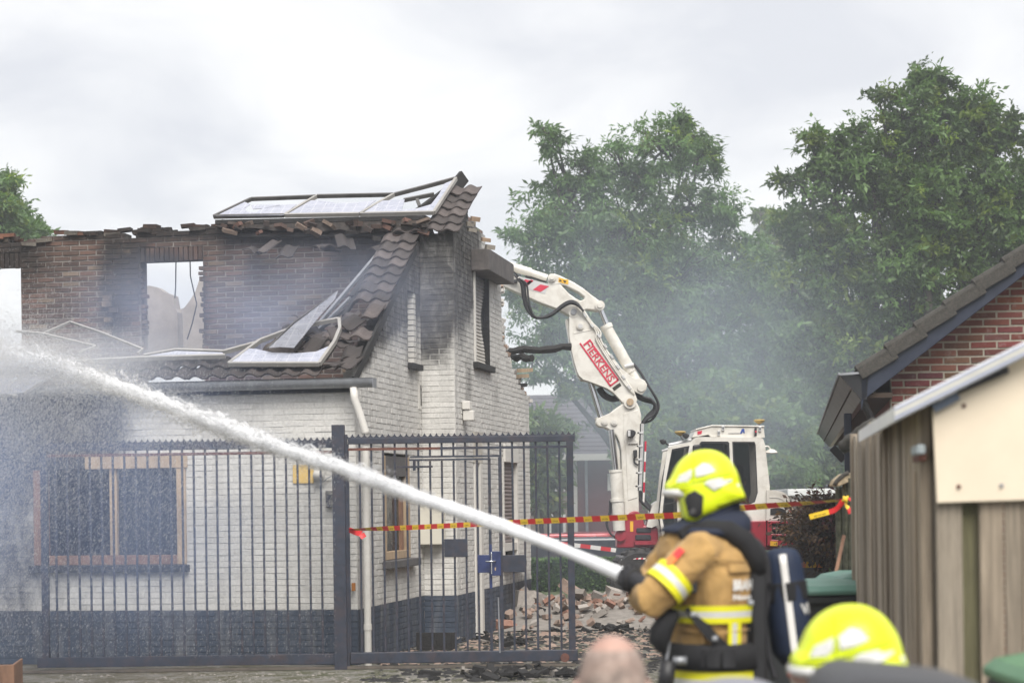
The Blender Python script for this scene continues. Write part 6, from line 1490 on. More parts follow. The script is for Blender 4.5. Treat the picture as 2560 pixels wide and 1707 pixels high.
# ---- helmet with the photograph's side outline
HO = [(235, 735), (248, 692), (290, 655), (322, 590), (372, 500), (445, 430), (540, 382), (640, 366), (745, 380), (840, 432), (910, 515), (955, 600), (978, 690), (996, 765), (1022, 832), (1018, 862), (980, 876), (880, 902), (760, 952), (640, 1012), (565, 1042), (545, 1074), (490, 1088), (435, 1062), (412, 1010), (396, 930), (382, 850), (368, 815), (320, 785), (262, 770)]
HCn = (640, 700); HK = 7.46/F/3.92
def helmet_parts(root, c, s=1.0, tilt=0.0, k=1.0):
    """c: centre (root space); outline lies in the x-z plane; half width .135"""
    poly = [((x-HCn[0])*HK, (HCn[1]-y)*HK) for x, y in HO]
    A = np.array([math.atan2(z, x) for x, z in poly]); Rr = np.array([math.hypot(x, z) for x, z in poly])
    o_ = np.argsort(A); A, Rr = A[o_], Rr[o_]
    A3 = np.concatenate([A-2*math.pi, A, A+2*math.pi]); R3_ = np.concatenate([Rr]*3)
    rad = lambda a: float(np.interp(a, A3, R3_))
    nexp = lambda a: 2.15+4.2*max(0, -math.sin(a))
    ct, st_ = math.cos(tilt), math.sin(tilt)
    def put(x, y, z): return Vector(c)+Vector((x*ct-z*st_, y, x*st_+z*ct))*s
    def surf(x, z, off=0):
        a = math.atan2(z, x); rr = min(.999, math.hypot(x, z)/rad(a)); n = nexp(a)
        w = (1-rr**n)**(1/n); return put(x, -(.132*w+off), z)
    NA, NW = 96, 25; rings = []
    for j_ in range(NW):
        w = math.sin(-math.pi/2+math.pi*(j_+.5)/NW); ring = []
        for k_ in range(NA):
            a = 2*math.pi*k_/NA; n = nexp(a); q = (1-abs(w)**n)**(1/n); r_ = rad(a)*q; ring.append(put(r_*math.cos(a), w*.132, r_*math.sin(a)))
        rings.append(ring)
    shell = MB().rings(rings).build('helmet_shell', M['helmet'], root, smooth=True)
    def patch(name, pts, mtl, off=.003, parent=shell):
        bm = bmesh.new(); vs_ = [bm.verts.new(((x-HCn[0])*HK, (HCn[1]-y)*HK, 0)) for x, y in pts]; bm.faces.new(vs_)
        bmesh.ops.triangulate(bm, faces=bm.faces); 
        for _ in range(3): bmesh.ops.subdivide_edges(bm, edges=bm.edges, cuts=1, use_grid_fill=True)
        for v_ in bm.verts: v_.co = surf(v_.co.x, v_.co.y, off)
        me = bpy.data.meshes.new(name); bm.to_mesh(me); bm.free(); me.materials.append(M[mtl]); me.polygons.foreach_set('use_smooth', [True]*len(me.polygons))
        o = bpy.data.objects.new(name, me); COL.objects.link(o); o.parent = parent; so = o.modifiers.new('thick', 'SOLIDIFY'); so.thickness = .004*s; so.offset = 0; return o
    patch('reflective_patch', [(512, 560), (592, 505), (650, 520), (708, 585), (600, 625), (515, 642)], 'reflect')
    patch('reflective_patch', [(332, 690), (372, 620), (482, 563), (476, 640), (440, 680)], 'reflect')
    patch('reflective_patch', [(592, 700), (640, 670), (760, 650), (790, 670), (876, 660), (870, 685), (790, 720), (690, 772)], 'reflect')
    patch('ear_guard', [(505, 765), (585, 822), (572, 1000), (520, 1036), (445, 1010), (408, 850), (432, 800)], 'black_plastic', .008)
    patch('ear_dial', [(440, 985), (475, 940), (508, 950), (505, 985), (470, 1005)], 'grey_box', .013)
    patch('bolt', [(925, 710), (940, 705), (952, 718), (948, 735), (930, 738), (922, 725)], 'visor', .006)
    patch('brow_seam', [(300, 712), (440, 702), (560, 668), (720, 622), (860, 600), (862, 608), (722, 632), (562, 680), (442, 714), (300, 722)], 'helmet_seam', .0025)
    patch('shell_seam', [(496, 430), (508, 428), (502, 560), (496, 690), (486, 690), (490, 560)], 'helmet_seam', .002)
    patch('rear_edge', [(720, 905), (860, 862), (1000, 820), (1004, 832), (864, 876), (724, 918)], 'helmet_seam', .002)
    v = MB(); rr = []
    for j_ in np.linspace(-1, 1, 13):
        q = math.sqrt(max(0, 1-(j_*.95)**2)); rr.append([put((x-HCn[0])*HK*1+(1-q)*.07, j_*.105, (HCn[1]-y)*HK) for x, y in ((222, 752), (262, 768), (345, 815), (338, 828), (290, 832), (215, 806))])
    v.rings(rr).build('visor', M['visor'], root, smooth=True)
    return shell

# ---- firefighter with the hose
FYY = 7.46; fo_ = P(1790, 1500, FYY); fo_.z = 0
ff = thing('person', 'firefighter in tan turnout coat and yellow helmet aiming the water jet', 'person', fo_)
def fq(px, py, dy=0.0): return P(px, py, FYY)-fo_+Vector((0, dy, 0))
mpx = FYY/F
TR = [(1322, 1735, 62, .11), (1345, 1748, 100, .185), (1385, 1762, 118, .23), (1440, 1780, 112, .238), (1500, 1785, 106, .23), (1560, 1782, 104, .215), (1620, 1780, 102, .205), (1680, 1788, 104, .21), (1740, 1790, 102, .21), (1800, 1792, 98, .20)]
def tring(py, off=0.0, n=40, a0=0, a1=2*math.pi):
    ys = [t[0] for t in TR]; cx_ = np.interp(py, ys, [t[1] for t in TR]); a = np.interp(py, ys, [t[2] for t in TR])*mpx+off; b = np.interp(py, ys, [t[3] for t in TR])+off
    c = fq(cx_, py); return [c+Vector((a*math.cos(t), b*math.sin(t), 0)) for t in np.linspace(a0, a1, n, endpoint=False)]
SH, EL, WR = fq(1738, 1378, -.19), fq(1614, 1494, -.24), fq(1606, 1450, .02)
SH2, EL2, WR2 = fq(1720, 1378, .22), fq(1625, 1500, .30), fq(1610, 1458, .13)
legs = []
for dy, dx in ((-.11, -.02), (.11, .06)):
    hip = fq(1790, 1770, dy); knee = Vector((hip.x+dx-.05, dy*1.3, .52)); ank = Vector((hip.x+dx*1.6+.03, dy*1.4, .11)); legs.append((hip, knee, ank))
parts = [([tring(t[0]) for t in TR], None, 'rings'),
         ([SH+Vector((.06, .08, .0)), SH, SH.lerp(EL, .5), EL, EL.lerp(WR, .5), WR], [.086, .082, .074, .068, .06, .050], 1.0),
         ([SH2+Vector((.05, -.08, 0)), SH2, SH2.lerp(EL2, .5), EL2, WR2], [.10, .095, .085, .078, .055], 1.0)]
for hip, knee, ank in legs: parts.append(([hip+Vector((0, 0, .06)), hip.lerp(knee, .5), knee, knee.lerp(ank, .5), ank], [.115, .105, .09, .088, .085], 1.0))
body_mesh('body', parts, M['tan'], ff, .011, .026)
for hip, knee, ank in legs:
    MB().rings([[Vector((ank.x+fx, ank.y, 0))+Vector((-a*math.cos(t), b*math.sin(t), z)) for t in np.linspace(0, 2*math.pi, 20, endpoint=False)] for z, a, b, fx in ((.0, .15, .055, -.06), (.04, .15, .056, -.06), (.08, .12, .055, -.04), (.13, .075, .06, .0), (.24, .075, .07, .0))]).build('boot', M['black_rubber'], ff, smooth=True)
head_part(ff, fq(1758, 1226), (-1, .35, -.1), .92)
helmet_parts(ff, fq(1600+640/3.92, 1030+700/3.92))
# neck flap and collar
def ell(py, cx_, a, b, n=36, tilt=0): c = fq(cx_, py); return [c+Vector((a*math.cos(t), b*math.sin(t), tilt*math.cos(t))) for t in np.linspace(0, 2*math.pi, n, endpoint=False)]
MB().rings([ell(1235, 1785, .085, .088), ell(1270, 1788, .095, .10, tilt=.01), ell(1300, 1775, .115, .13, tilt=.0)]).build('neck_cover', M['navy'], ff, smooth=True)
MB().rings([ell(1284, 1782, .115, .11, tilt=.014), ell(1300, 1784, .14, .14, tilt=.004), ell(1320, 1768, .165, .19, tilt=-.008), ell(1334, 1755, .165, .205, tilt=-.01)]).build('collar', M['navy'], ff, smooth=True)
# reflective bands
YS = [M['hv_yellow'], M['reflect']]
def tband(name, ys, ms, off=.014): return MB().rings([tring(y, off) for y in ys], cap=False, ms=ms).build(name, YS, ff, smooth=True)
tband('chest_band', [1506, 1520, 1535, 1549], [0, 1, 0]); tband('hem_band', [1667, 1686, 1712, 1732], [0, 1, 0], .022)
def arm_band(a, b, t0, t1, r, ms, name, mats=YS, a0=0, a1=2*math.pi):
    d = (b-a).normalized(); u = d.cross(Vector((0, 0, 1))).normalized(); w = d.cross(u); k = len(ms)
    rg = []
    for i in range(k+1):
        c = a.lerp(b, t0+(t1-t0)*i/k); rg.append([c+u*(r*math.cos(q))+w*(r*math.sin(q)) for q in np.linspace(a0, a1, 32, endpoint=False)])
    return MB().rings(rg, cap=False, ms=ms).build(name, mats, ff, smooth=True)
arm_band(SH, EL, .47, .76, .082, [0, 1, 0], 'sleeve_band')
# sleeve emblem (red over orange) on the upper arm
def sleeve_patch(pts, mtl, name, dy):
    q = [fq(x, y) for x, y in pts]; c = fq(1680, 1392, 0); ax = (EL-SH).normalized()
    vs_ = []
    for p in q:
        t = (p-SH).dot(ax)/ (EL-SH).length; ce = SH+ax*((p-SH).dot(ax)); lat = p-ce; lat.y = 0; h = min(.088, lat.length); vs_.append(Vector((p.x, ce.y-math.sqrt(.098**2-h*h)-dy, p.z)))
    mb = MB(); n = len(vs_); mb.add(vs_+[v+Vector((0, .006, 0)) for v in vs_], [tuple(range(n)), tuple(range(2*n-1, n-1, -1))]+[(i, (i+1) % n, (i+1) % n+n, i+n) for i in range(n)]); return mb.build(name, mtl, ff)
sleeve_patch([(1684, 1363), (1697, 1372), (1678, 1392), (1667, 1380)], mat('emblem_red', (.65, .04, .04), .1), 'emblem', .002)
sleeve_patch([(1668, 1381), (1678, 1393), (1660, 1408), (1650, 1405), (1653, 1394)], mat('emblem_orange', (.75, .2, .05), .1), 'emblem', .002)
# vertical band on the flank
def flank(px, py, off): 
    c, a, b = [np.interp(py, [t[0] for t in TR], [t[i] for t in TR]) for i in (1, 2, 3)]; x = (px-c)/a; return fq(px, py, -(b+off)*math.sqrt(max(0.0, 1-min(.98, abs(x))**2)))
def flank_patch(name, pts_rows, mats, ms, off=.02):
    nr, nc = len(pts_rows), len(pts_rows[0]); mb = MB(); v = [flank(x, y, off) for r_ in pts_rows for x, y in r_]; mb.add(v, []); 
    for i in range(nr-1):
        for k in range(nc-1): mb.f.append([i*nc+k, i*nc+k+1, (i+1)*nc+k+1, (i+1)*nc+k]); mb.m.append(ms[k]); mb.t.append(None)
    return mb.build(name, mats, ff, smooth=True)
flank_patch('flank_band', [[(1804, y), (1815, y), (1827, y), (1838, y)] for y in np.linspace(1548, 1602, 6)], YS, [0, 1, 0])
flank_patch('back_pocket', [[(x, y) for x in np.linspace(1806, 1868, 8)] for y in np.linspace(1404, 1424, 3)], [M['tan']], [0]*7, .022)
# seams, piping and small kit
def seam(pts, r_=.0035, mtl='tan'): return MB().tube([flank(x, y, .018) for x, y in smooth_pts(pts, 5)], r_, 6).build('seam', M[mtl], ff, smooth=True)
seam([(1705, 1398), (1750, 1392), (1810, 1396), (1866, 1402)]); seam([(1706, 1400), (1712, 1450), (1704, 1500)]); seam([(1742, 1556), (1744, 1600)]); seam([(1690, 1566), (1760, 1572), (1860, 1566)])
for x, y in ((1862, 1500), (1720, 1528), (1770, 1584)): MB().cbox(flank(x, y, .045), (.022, .008, .018)).build('buckle', M['zinc'], ff, bevel=.004)
MB().cbox(flank(1712, 1446, .05), (.05, .035, .09)).build('radio', M['black_plastic'], ff, bevel=.008); MB().tube([flank(1704, 1432, .06), flank(1702, 1400, .07)], .006, 8).build('radio_antenna', M['black_rubber'], ff, smooth=True)
# lettering on the back
def back_text(s, x0, y0, x1, y1):
    cu = bpy.data.curves.new('t', 'FONT'); cu.body = s; cu.size = 1; cu.offset = .045; cu.resolution_u = 2; o = bpy.data.objects.new('t', cu); COL.objects.link(o)
    me = bpy.data.meshes.new_from_object(o.evaluated_get(bpy.context.evaluated_depsgraph_get())); bpy.data.objects.remove(o)
    xs = [v.co.x for v in me.vertices]; ys_ = [v.co.y for v in me.vertices]; mx_, Mx_, my_, My_ = min(xs), max(xs), min(ys_), max(ys_)
    for v in me.vertices: v.co = flank(x0+(v.co.x-mx_)/(Mx_-mx_)*(x1-x0), y1+(v.co.y-my_)/(My_-my_)*(y0-y1), .016)
    me.materials.clear(); me.materials.append(M['white_ink']); t = bpy.data.objects.new('lettering', me); COL.objects.link(t); t.parent = ff
back_text('BRAND', 1816, 1442, 1884, 1469); back_text('Noord', 1816, 1478, 1880, 1492)
# breathing set: straps, belt, back plate, cylinder
def strap(name, pts, w, th=.012, mtl='webbing', off=.025):
    q = [flank(x, y, off) for x, y in smooth_pts(pts, 5)]; mb = MB()
    n = len(q); v = []
    for i, p in enumerate(q):
        d = (q[min(n-1, i+1)]-q[max(0, i-1)]).normalized(); out = Vector((0, -1, 0)); sd_ = d.cross(out).normalized(); out = sd_.cross(d)*-1
        for a_, b_ in ((-1, 0), (1, 0), (1, 1), (-1, 1)): v.append(p+sd_*(a_*w/2)+out*(b_*th))
    f = []
    for i in range(n-1):
        for k_ in range(4): f.append((i*4+k_, i*4+(k_+1) % 4, (i+1)*4+(k_+1) % 4, (i+1)*4+k_))
    mb.add(v, f+[(3, 2, 1, 0), tuple((n-1)*4+k_ for k_ in range(4))]); return mb.build(name, M[mtl], ff, smooth=False)
strap('shoulder_strap', [(1700, 1345), (1730, 1330), (1780, 1326), (1825, 1340), (1855, 1372), (1872, 1420)], .075, .03, 'webbing', .03)
MB().tube([fq(x, y, d) for x, y, d in ((1715, 1338, -.16), (1760, 1322, -.15), (1810, 1326, -.15), (1850, 1350, -.15), (1876, 1390, -.15), (1886, 1430, -.14))], [.025, .036, .04, .042, .04, .03], 14).build('shoulder_harness', M['webbing'], ff, smooth=True)
strap('shoulder_pad', [(1742, 1326), (1780, 1322), (1815, 1332)], .022, .012, 'silver_decal', .055)
strap('side_strap', [(1872, 1400), (1868, 1470), (1862, 1540), (1866, 1640)], .03, .015)
strap('waist_strap', [(1712, 1508), (1726, 1530), (1765, 1580), (1815, 1625), (1850, 1650)], .04, .012)
MB().rings([tring(y, o) for y, o in ((1600, .012), (1604, .038), (1660, .040), (1665, .012))], cap=False).build('waist_belt', M['webbing'], ff, smooth=True)
for x in (1715, 1752, 1790): flank_patch('belt_pad', [[(q, y) for q in np.linspace(x, x+30, 5)] for y in np.linspace(1612, 1654, 3)], [M['black_plastic']], [0]*4, .05)
bp0 = fq(1878, 1400, -.06); 
pl = MB(); pl.rings([[fq(x, y, dy) for x, dy in ((1868, -.17), (1905, -.16), (1915, 0), (1905, .16), (1868, .17))] for y in (1385, 1400, 1500, 1600, 1690, 1700)]); pl.build('back_plate', M['black_plastic'], ff, bevel=.012)
ca, cb_ = fq(1948, 1370, -.03), fq(1984, 1655, -.03); dcy = (cb_-ca).normalized()
MB().tube([ca, ca+dcy*.012, ca+dcy*.035, ca+dcy*.07, ca.lerp(cb_, .5), cb_-dcy*.05, cb_], [.030, .058, .071, .075, .079, .079, .05], 28).build('air_cylinder', M['navy_cover'], ff, smooth=True)
u_ = Vector((0, -1, 0)); sx_ = dcy.cross(u_).normalized()
def cyl_strip(t0, t1, a0, a1, r, mtl, name):
    rows = []; mb = MB(); v = []; n1_, n2_ = 10, 6
    for i in range(n1_+1):
        c = ca.lerp(cb_, t0+(t1-t0)*i/n1_)
        for k_ in range(n2_+1):
            a = a0+(a1-a0)*k_/n2_; v.append(c+sx_*(r*math.sin(a))+u_*(r*math.cos(a)))
    mb.add(v, [(i*(n2_+1)+k_, i*(n2_+1)+k_+1, (i+1)*(n2_+1)+k_+1, (i+1)*(n2_+1)+k_) for i in range(n1_) for k_ in range(n2_)]); o = mb.build(name, M[mtl], ff, smooth=True); s_ = o.modifiers.new('t', 'SOLIDIFY'); s_.thickness = .003; return o
sgn = 1 if sx_.x > 0 else -1
cyl_strip(.045, .95, sgn*-.22, sgn*.09, .083, 'tape_white', 'white_stripe')
cyl_strip(.29, .45, -3.1, 3.1, .088, 'webbing', 'cylinder_strap')
cu = MB(); cu.tube([cb_, cb_+dcy*.03], .03, 14); cu.build('valve', M['silver_decal'], ff, smooth=True); MB().tube([cb_+dcy*.03, cb_+dcy*.045], .034, 14).build('valve_ring', M['tape_red'], ff); MB().tube([cb_+dcy*.045, cb_+dcy*.09], [.028, .022], 14).build('valve_knob', M['visor'], ff, smooth=True)
# printed VI on the cylinder cover
def cyl_text(s, t, a_mid, size):
    cu_ = bpy.data.curves.new('t', 'FONT'); cu_.body = s; cu_.size = size; cu_.offset = .002; cu_.resolution_u = 2; cu_.align_x = 'CENTER'; o = bpy.data.objects.new('t', cu_); COL.objects.link(o)
    me = bpy.data.meshes.new_from_object(o.evaluated_get(bpy.context.evaluated_depsgraph_get())); bpy.data.objects.remove(o)
    for v in me.vertices:
        c = ca.lerp(cb_, t)-dcy*v.co.y; a = a_mid+sgn*v.co.x/.083; v.co = c+sx_*(.0835*math.sin(a))+u_*(.0835*math.cos(a))
    me.materials.clear(); me.materials.append(M['visor']); tt_ = bpy.data.objects.new('lettering', me); COL.objects.link(tt_); tt_.parent = ff
cyl_text('VI', .575, sgn*.78, .052)
MB().tube([fq(*p, -.1) for p in smooth_pts([(1905, 1420), (1912, 1480), (1902, 1560), (1915, 1640), (1930, 1690)], 5)], .012, 8).build('air_hose', M['black_rubber'], ff, smooth=True)
MB().tube([fq(*p, -.12) for p in smooth_pts([(1850, 1345), (1880, 1360), (1900, 1400), (1905, 1460)], 5)], .022, 8).build('air_hose', M['black_rubber'], ff, smooth=True)
MB().rings([ell(1350, 1872, .03, .1), ell(1360, 1876, .045, .13), ell(1400, 1882, .05, .14), ell(1425, 1884, .035, .12)]).build('shoulder_hump', M['webbing'], ff, smooth=True)
# face mask pouch hanging in front, gauge hose
MB().rings([[fq(cx_+a*math.cos(t), py, -.18+b*math.sin(t)) for t in np.linspace(0, 2*math.pi, 16, endpoint=False)] for py, cx_, a, b in ((1516, 1672, 10, .03), (1530, 1664, 26, .06), (1560, 1648, 30, .07), (1590, 1640, 28, .06), (1615, 1646, 16, .04), (1624, 1650, 5, .02))]).build('mask_pouch', M['webbing'], ff, smooth=True)
MB().tube([fq(*p, -.2) for p in smooth_pts([(1668, 1530), (1662, 1600), (1656, 1640)], 5)], .006, 6).build('lanyard', M['zinc'], ff, smooth=True)
MB().tube([fq(1660, 1640, -.2), fq(1652, 1720, -.2)], .03, 12).build('torch', M['black_plastic'], ff, smooth=True); MB().tube([fq(1672, 1640, -.2), fq(1705, 1640, -.2)], .016, 10).build('belt_buckle', M['zinc'], ff, smooth=True)
hand(ff, WR+Vector((.06, .0, -.03)), (-.75, .1, .15), (0.1, .2, 1), M['black_rubber'], .9); hand(ff, WR2+Vector((.08, 0, -.03)), (-.75, -.3, .15), (0, .2, 1), M['black_rubber'], .9)
# nozzle and hose (held, a thing of its own)
NZ = P(1563, 1441, 7.34); JD = (P(1396, 1370, 7.67)-P(1571, 1441, 7.34)).normalized()
nz = thing('fire_nozzle', 'black fire hose nozzle held by the standing firefighter', 'nozzle', NZ)
MB().tube([-JD*.0, -JD*.012, -JD*.05, -JD*.055, -JD*.10, -JD*.14], [.040, .047, .046, .034, .03, .026], 20).build('tip', M['black_rubber'], nz, autosmooth=40)
for k_ in range(12):
    a = 2*math.pi*k_/12; u1 = JD.cross(Vector((0, 0, 1))).normalized(); u2 = JD.cross(u1); c = -JD*.03+u1*(.046*math.cos(a))+u2*(.046*math.sin(a)); MB().cbox(c, (.012, .012, .03)).build('tip_lug', M['black_rubber'], nz, bevel=.003)
hp_ = [NZ*0-JD*.12, Vector((.16, .06, -.10)), Vector((.20, .22, -.30)), Vector((.20, .38, -.8)), Vector((.35, .36, -NZ.z+.05)), Vector((1.6, -.9, -NZ.z+.05)), Vector((2.2, -2.2, -NZ.z+.05))]
MB().tube([Vector(p) for p in smooth_pts([tuple(p) for p in hp_], 6)], .028, 12).build('hose', mat('hose_dull', (.20, .17, .14), .2, 30, .85), nz, smooth=True)

# ---- kneeling figures in the foreground
def kneeler(label, head_c, fwd, mtl, skin_head=True, trousers=None):
    base = Vector((head_c.x, head_c.y, 0)); r = thing('person', label, 'person', base); fwd = Vector(fwd).normalized(); rt = fwd.cross(Vector((0, 0, 1)))
    hc = head_c-base; zs = hc.z-.24; zh = .50; P0 = lambda f_, s_, z: fwd*f_+rt*s_+Vector((0, 0, z))
    def ring(z, a, b, f_=0): return [P0(f_, 0, z)+rt*(a*math.cos(t))+fwd*(b*math.sin(t)) for t in np.linspace(0, 2*math.pi, 28, endpoint=False)]
    pr = [([ring(zh-.05, .15, .11), ring(zh+.08, .165, .125), ring(zh+.25, .165, .12), ring(zs-.12, .19, .13), ring(zs-.02, .19, .11), ring(zs+.05, .10, .075), ring(zs+.12, .062, .065)], None, 'rings')]
    for s_ in (-1, 1):
        pr.append(([P0(0, s_*.15, zs-.03), P0(.05, s_*.25, zs-.2), P0(.10, s_*.25, zs-.32), P0(.28, s_*.16, zs-.42)], [.075, .065, .055, .042], 1.0))
        pr.append(([P0(0, s_*.09, zh), P0(.06, s_*.10, zh*.5), P0(.07, s_*.11, .08)], [.10, .085, .065], 1.0)); pr.append(([P0(.07, s_*.11, .075), P0(-.15, s_*.11, .075), P0(-.36, s_*.11, .06)], [.065, .062, .045], 1.0))
        hand(r, P0(.28, s_*.16, zs-.42), fwd+Vector((0, 0, -.2)), rt, M['skin'])
        MB().tube([P0(-.34, s_*.11, .06), P0(-.44, s_*.11, .06), P0(-.52, s_*.11, .045)], [.05, .05, .035], 12).build('shoe', M['black_rubber'], r, smooth=True)
    body_mesh('body', pr, mtl, r, .016, .01)
    MB().tube([hc-Vector((0, 0, .19)), hc-Vector((0, 0, .07))], [.058, .055], 14).build('neck', M['skin'], r, smooth=True)
    h = head_part(r, hc, fwd, 1.0); return r, hc, h
hc = P(1531, 1664, 4.45); hc.z = P(1531, 1587, 4.45).z-.118
kr_, hcl, hd = kneeler('balding man seen from behind at the bottom edge, very blurred', hc, (.15, 1, 0), M['grey_cloth'])
# thin grey fringe of hair round the back of the head
mb = MB(); rg = []
for t in np.linspace(.75, 1.9, 8): rg.append([hcl+Vector((.079*math.sin(t)*math.cos(a), .099*math.sin(t)*math.sin(a)-.002, .121*math.cos(t))) for a in np.linspace(math.pi*1.02, math.pi*1.98, 24)])
v = [p for q in rg for p in q]; mb.add(v, [(i*24+k_, i*24+k_+1, (i+1)*24+k_+1, (i+1)*24+k_) for i in range(7) for k_ in range(23)])
o = mb.build('hair', M['hair_grey'], hd, smooth=True); so = o.modifiers.new('t', 'SOLIDIFY'); so.thickness = .006
h2 = P(2127, 1635, 5.04)
k2, hc2, hd2 = kneeler('crouching firefighter in a yellow helmet behind the dark grey cover', h2-Vector((.035, 0, .04)), (-1, .2, 0), M['navy'])
helmet_parts(k2, hc2+Vector((.035, 0, .04)), 1.0, R(1.5))
# dark grey moulded cover at the bottom edge
cvc = P(2230, 1720, 4.2); cvz = cvc.z
cv = thing('moulded_cover', 'dark grey rounded plastic cover at the bottom edge before the crouching firefighter', 'cover', (cvc.x, cvc.y, 0))
CVO = [(2036, 1790), (2040, 1712), (2062, 1680), (2095, 1660), (2130, 1654), (2200, 1660), (2300, 1669), (2370, 1678), (2410, 1692), (2432, 1712), (2440, 1790)]
rg = []
for j_ in np.linspace(-1, 1, 15):
    q = (1-abs(j_)**2.6)**(1/2.6)*.97+.03; rg.append([Vector(((P(x, y, 4.2)-cvc).x*(.55+.45*q), j_*.28, cvz+(P(x, y, 4.2).z-cvz)*q)) for x, y in CVO]+[Vector(((P(2440, 1790, 4.2)-cvc).x*.8, j_*.26, .25)), Vector(((P(2036, 1790, 4.2)-cvc).x*.8, j_*.26, .25))])
MB().rings(rg).build('shell', M['cover'], cv, smooth=True)
MB().box((-.10, -.12, 0), (.12, .12, .3)).build('stand', M['black_plastic'], cv, bevel=.02)
c2 = P(1840, 1712, 4.6); o_ = thing('moulded_cover', 'grey rounded edge low before the standing firefighter at the bottom edge', 'cover', (c2.x, c2.y, 0))
MB().rings([[Vector((.11*math.cos(t), .06*q*1.0, 0))*1.0+Vector((0, j_*.12, c2.z-.03+.045*max(0, math.sin(t))*q if math.sin(t) > 0 else .25)) for t in np.linspace(0, 2*math.pi, 24, endpoint=False)] for j_, q in ((-1, .2), (-.7, .8), (0, 1), (.7, .8), (1, .2))]).build('shell', mat('pale_grey_plastic', (.22, .22, .25), .05), o_, smooth=True)
MB().box((-.05, -.06, 0), (.05, .06, .28)).build('stand', M['black_plastic'], o_, bevel=.01)
# ---- excavator driver
dc = eo+ep(*e4(1000, 1180)); dc.y += -.05
dv = thing('person', 'driver in an orange and yellow hi-vis jacket behind the excavator cab window', 'person', dc)
def dr(z, a, b): return [Vector((a*math.cos(t), b*math.sin(t), z)) for t in np.linspace(0, 2*math.pi, 24, endpoint=False)]
pr = [([dr(-.05, .13, .17), dr(.1, .13, .175), dr(.3, .125, .18), dr(.45, .12, .20), dr(.54, .09, .16), dr(.6, .055, .06), dr(.66, .05, .055)], None, 'rings')]
for s_ in (-1, 1):
    pr.append(([(0, s_*.19, .48), (-.08, s_*.24, .25), (-.14, s_*.24, .17), (-.36, s_*.17, .20)], [.07, .06, .055, .04], 1.0)); pr.append(([(0, s_*.1, .0), (-.4, s_*.12, .02), (-.44, s_*.12, -.02), (-.46, s_*.12, -.28)], [.09, .075, .065, .05], 1.0))
    hand(dv, (-.36, s_*.17, .20), (-1, 0, 0), (0, 1, 0), M['skin'])
body_mesh('body', pr, M['orange_hv'], dv, .02, .008)
MB().rings([dr(.22, .136, .19), dr(.28, .136, .192)], cap=False).build('band', M['hv_yellow'], dv, smooth=True)
MB().tube([(0, -.22, .5), (.1, -.2, .4), (.13, -.17, .2)], .02, 8).build('shoulder_band', M['hv_yellow'], dv, smooth=True)
head_part(dv, Vector((-.02, 0, .78)), (-1, 0, 0), .95)
MB().rings([[Vector((-.02+r_*1.05*math.cos(t), r_*.9*math.sin(t), z)) for t in np.linspace(0, 6.283, 20, endpoint=False)] for z, r_ in ((.80, .098), (.86, .092), (.90, .06), (.915, .02))]).build('cap', M['grey_cloth'], dv, smooth=True)
# ================================================================== WATER JET, SPRAY, SMOKE
from mathutils import noise as mnoise
JP = [(1574, 1446), (1563, 1441), (1396, 1369), (1250, 1313), (1062, 1248), (856, 1170), (650, 1102), (520, 1052), (400, 1003), (268, 955), (134, 908), (0, 885), (-130, 860)]
JX = [p[0] for p in JP][::-1]; JYp = [p[1] for p in JP][::-1]
NZx = NZ
END = Vector((-1340*20.8/F, 20.8, 0))
def jet(t):
    """t 0..1 from nozzle to beyond the left edge: straight in plan, height as the photograph shows the arc"""
    x = NZx.x+(END.x-NZx.x)*t; y = NZx.y+(END.y-NZx.y)*t
    px = CX+x/y*F; py = np.interp(px, JX, JYp); p = P(px, py, y); p.x = x; return p
JR = [(0, .027), (.03, .022), (.08, .024), (.14, .026), (.22, .034), (.32, .046), (.45, .064), (.6, .086), (.75, .112), (.9, .14), (1, .16)]
jr = lambda t: float(np.interp(t, [q[0] for q in JR], [q[1] for q in JR]))
def water_mat(name, rope=False):
    """white water: light is scattered all through it, so it shades as one bright mass; ropes let light through"""
    n = NT(name);
    d = n.n('ShaderNodeBsdfDiffuse'); d.inputs[0].default_value = (.985, .988, .995, 1)
    t = n.n('ShaderNodeBsdfTranslucent'); t.inputs[0].default_value = (.985, .988, .995, 1)
    m = n.n('ShaderNodeMixShader'); m.inputs[0].default_value = .42; n.l(d.outputs[0], m.inputs[1]); n.l(t.outputs[0], m.inputs[2])
    tr = n.n('ShaderNodeBsdfTransparent'); m2 = n.n('ShaderNodeMixShader'); n.l(m.outputs[0], m2.inputs[1]); n.l(tr.outputs[0], m2.inputs[2]); m2.inputs[0].default_value = .3
    if rope:
        a = n.attr('along', True); f = n.noise(1.0, 5, .6, a, .4); fa = n.attr('fade', False); n.l(n.math('ADD', n.math('MULTIPLY', n.ramp(f, .36, .62, (.0,)*3+(1,), (.4,)*3+(1,)), 1.0), n.math('MULTIPLY', fa, n.math('MULTIPLY', f, 1.8))), m2.inputs[0])
    n.l(m2.outputs[0], n.out.inputs[0]); return n.mat
WM = water_mat('white_water'); WR_ = water_mat('white_water_ropes', True)
jroot = thing('water_jet', 'white jet of water shooting from the nozzle towards the burnt house', 'water jet', NZ); jroot['kind'] = 'stuff'
r = np.random.default_rng(42)
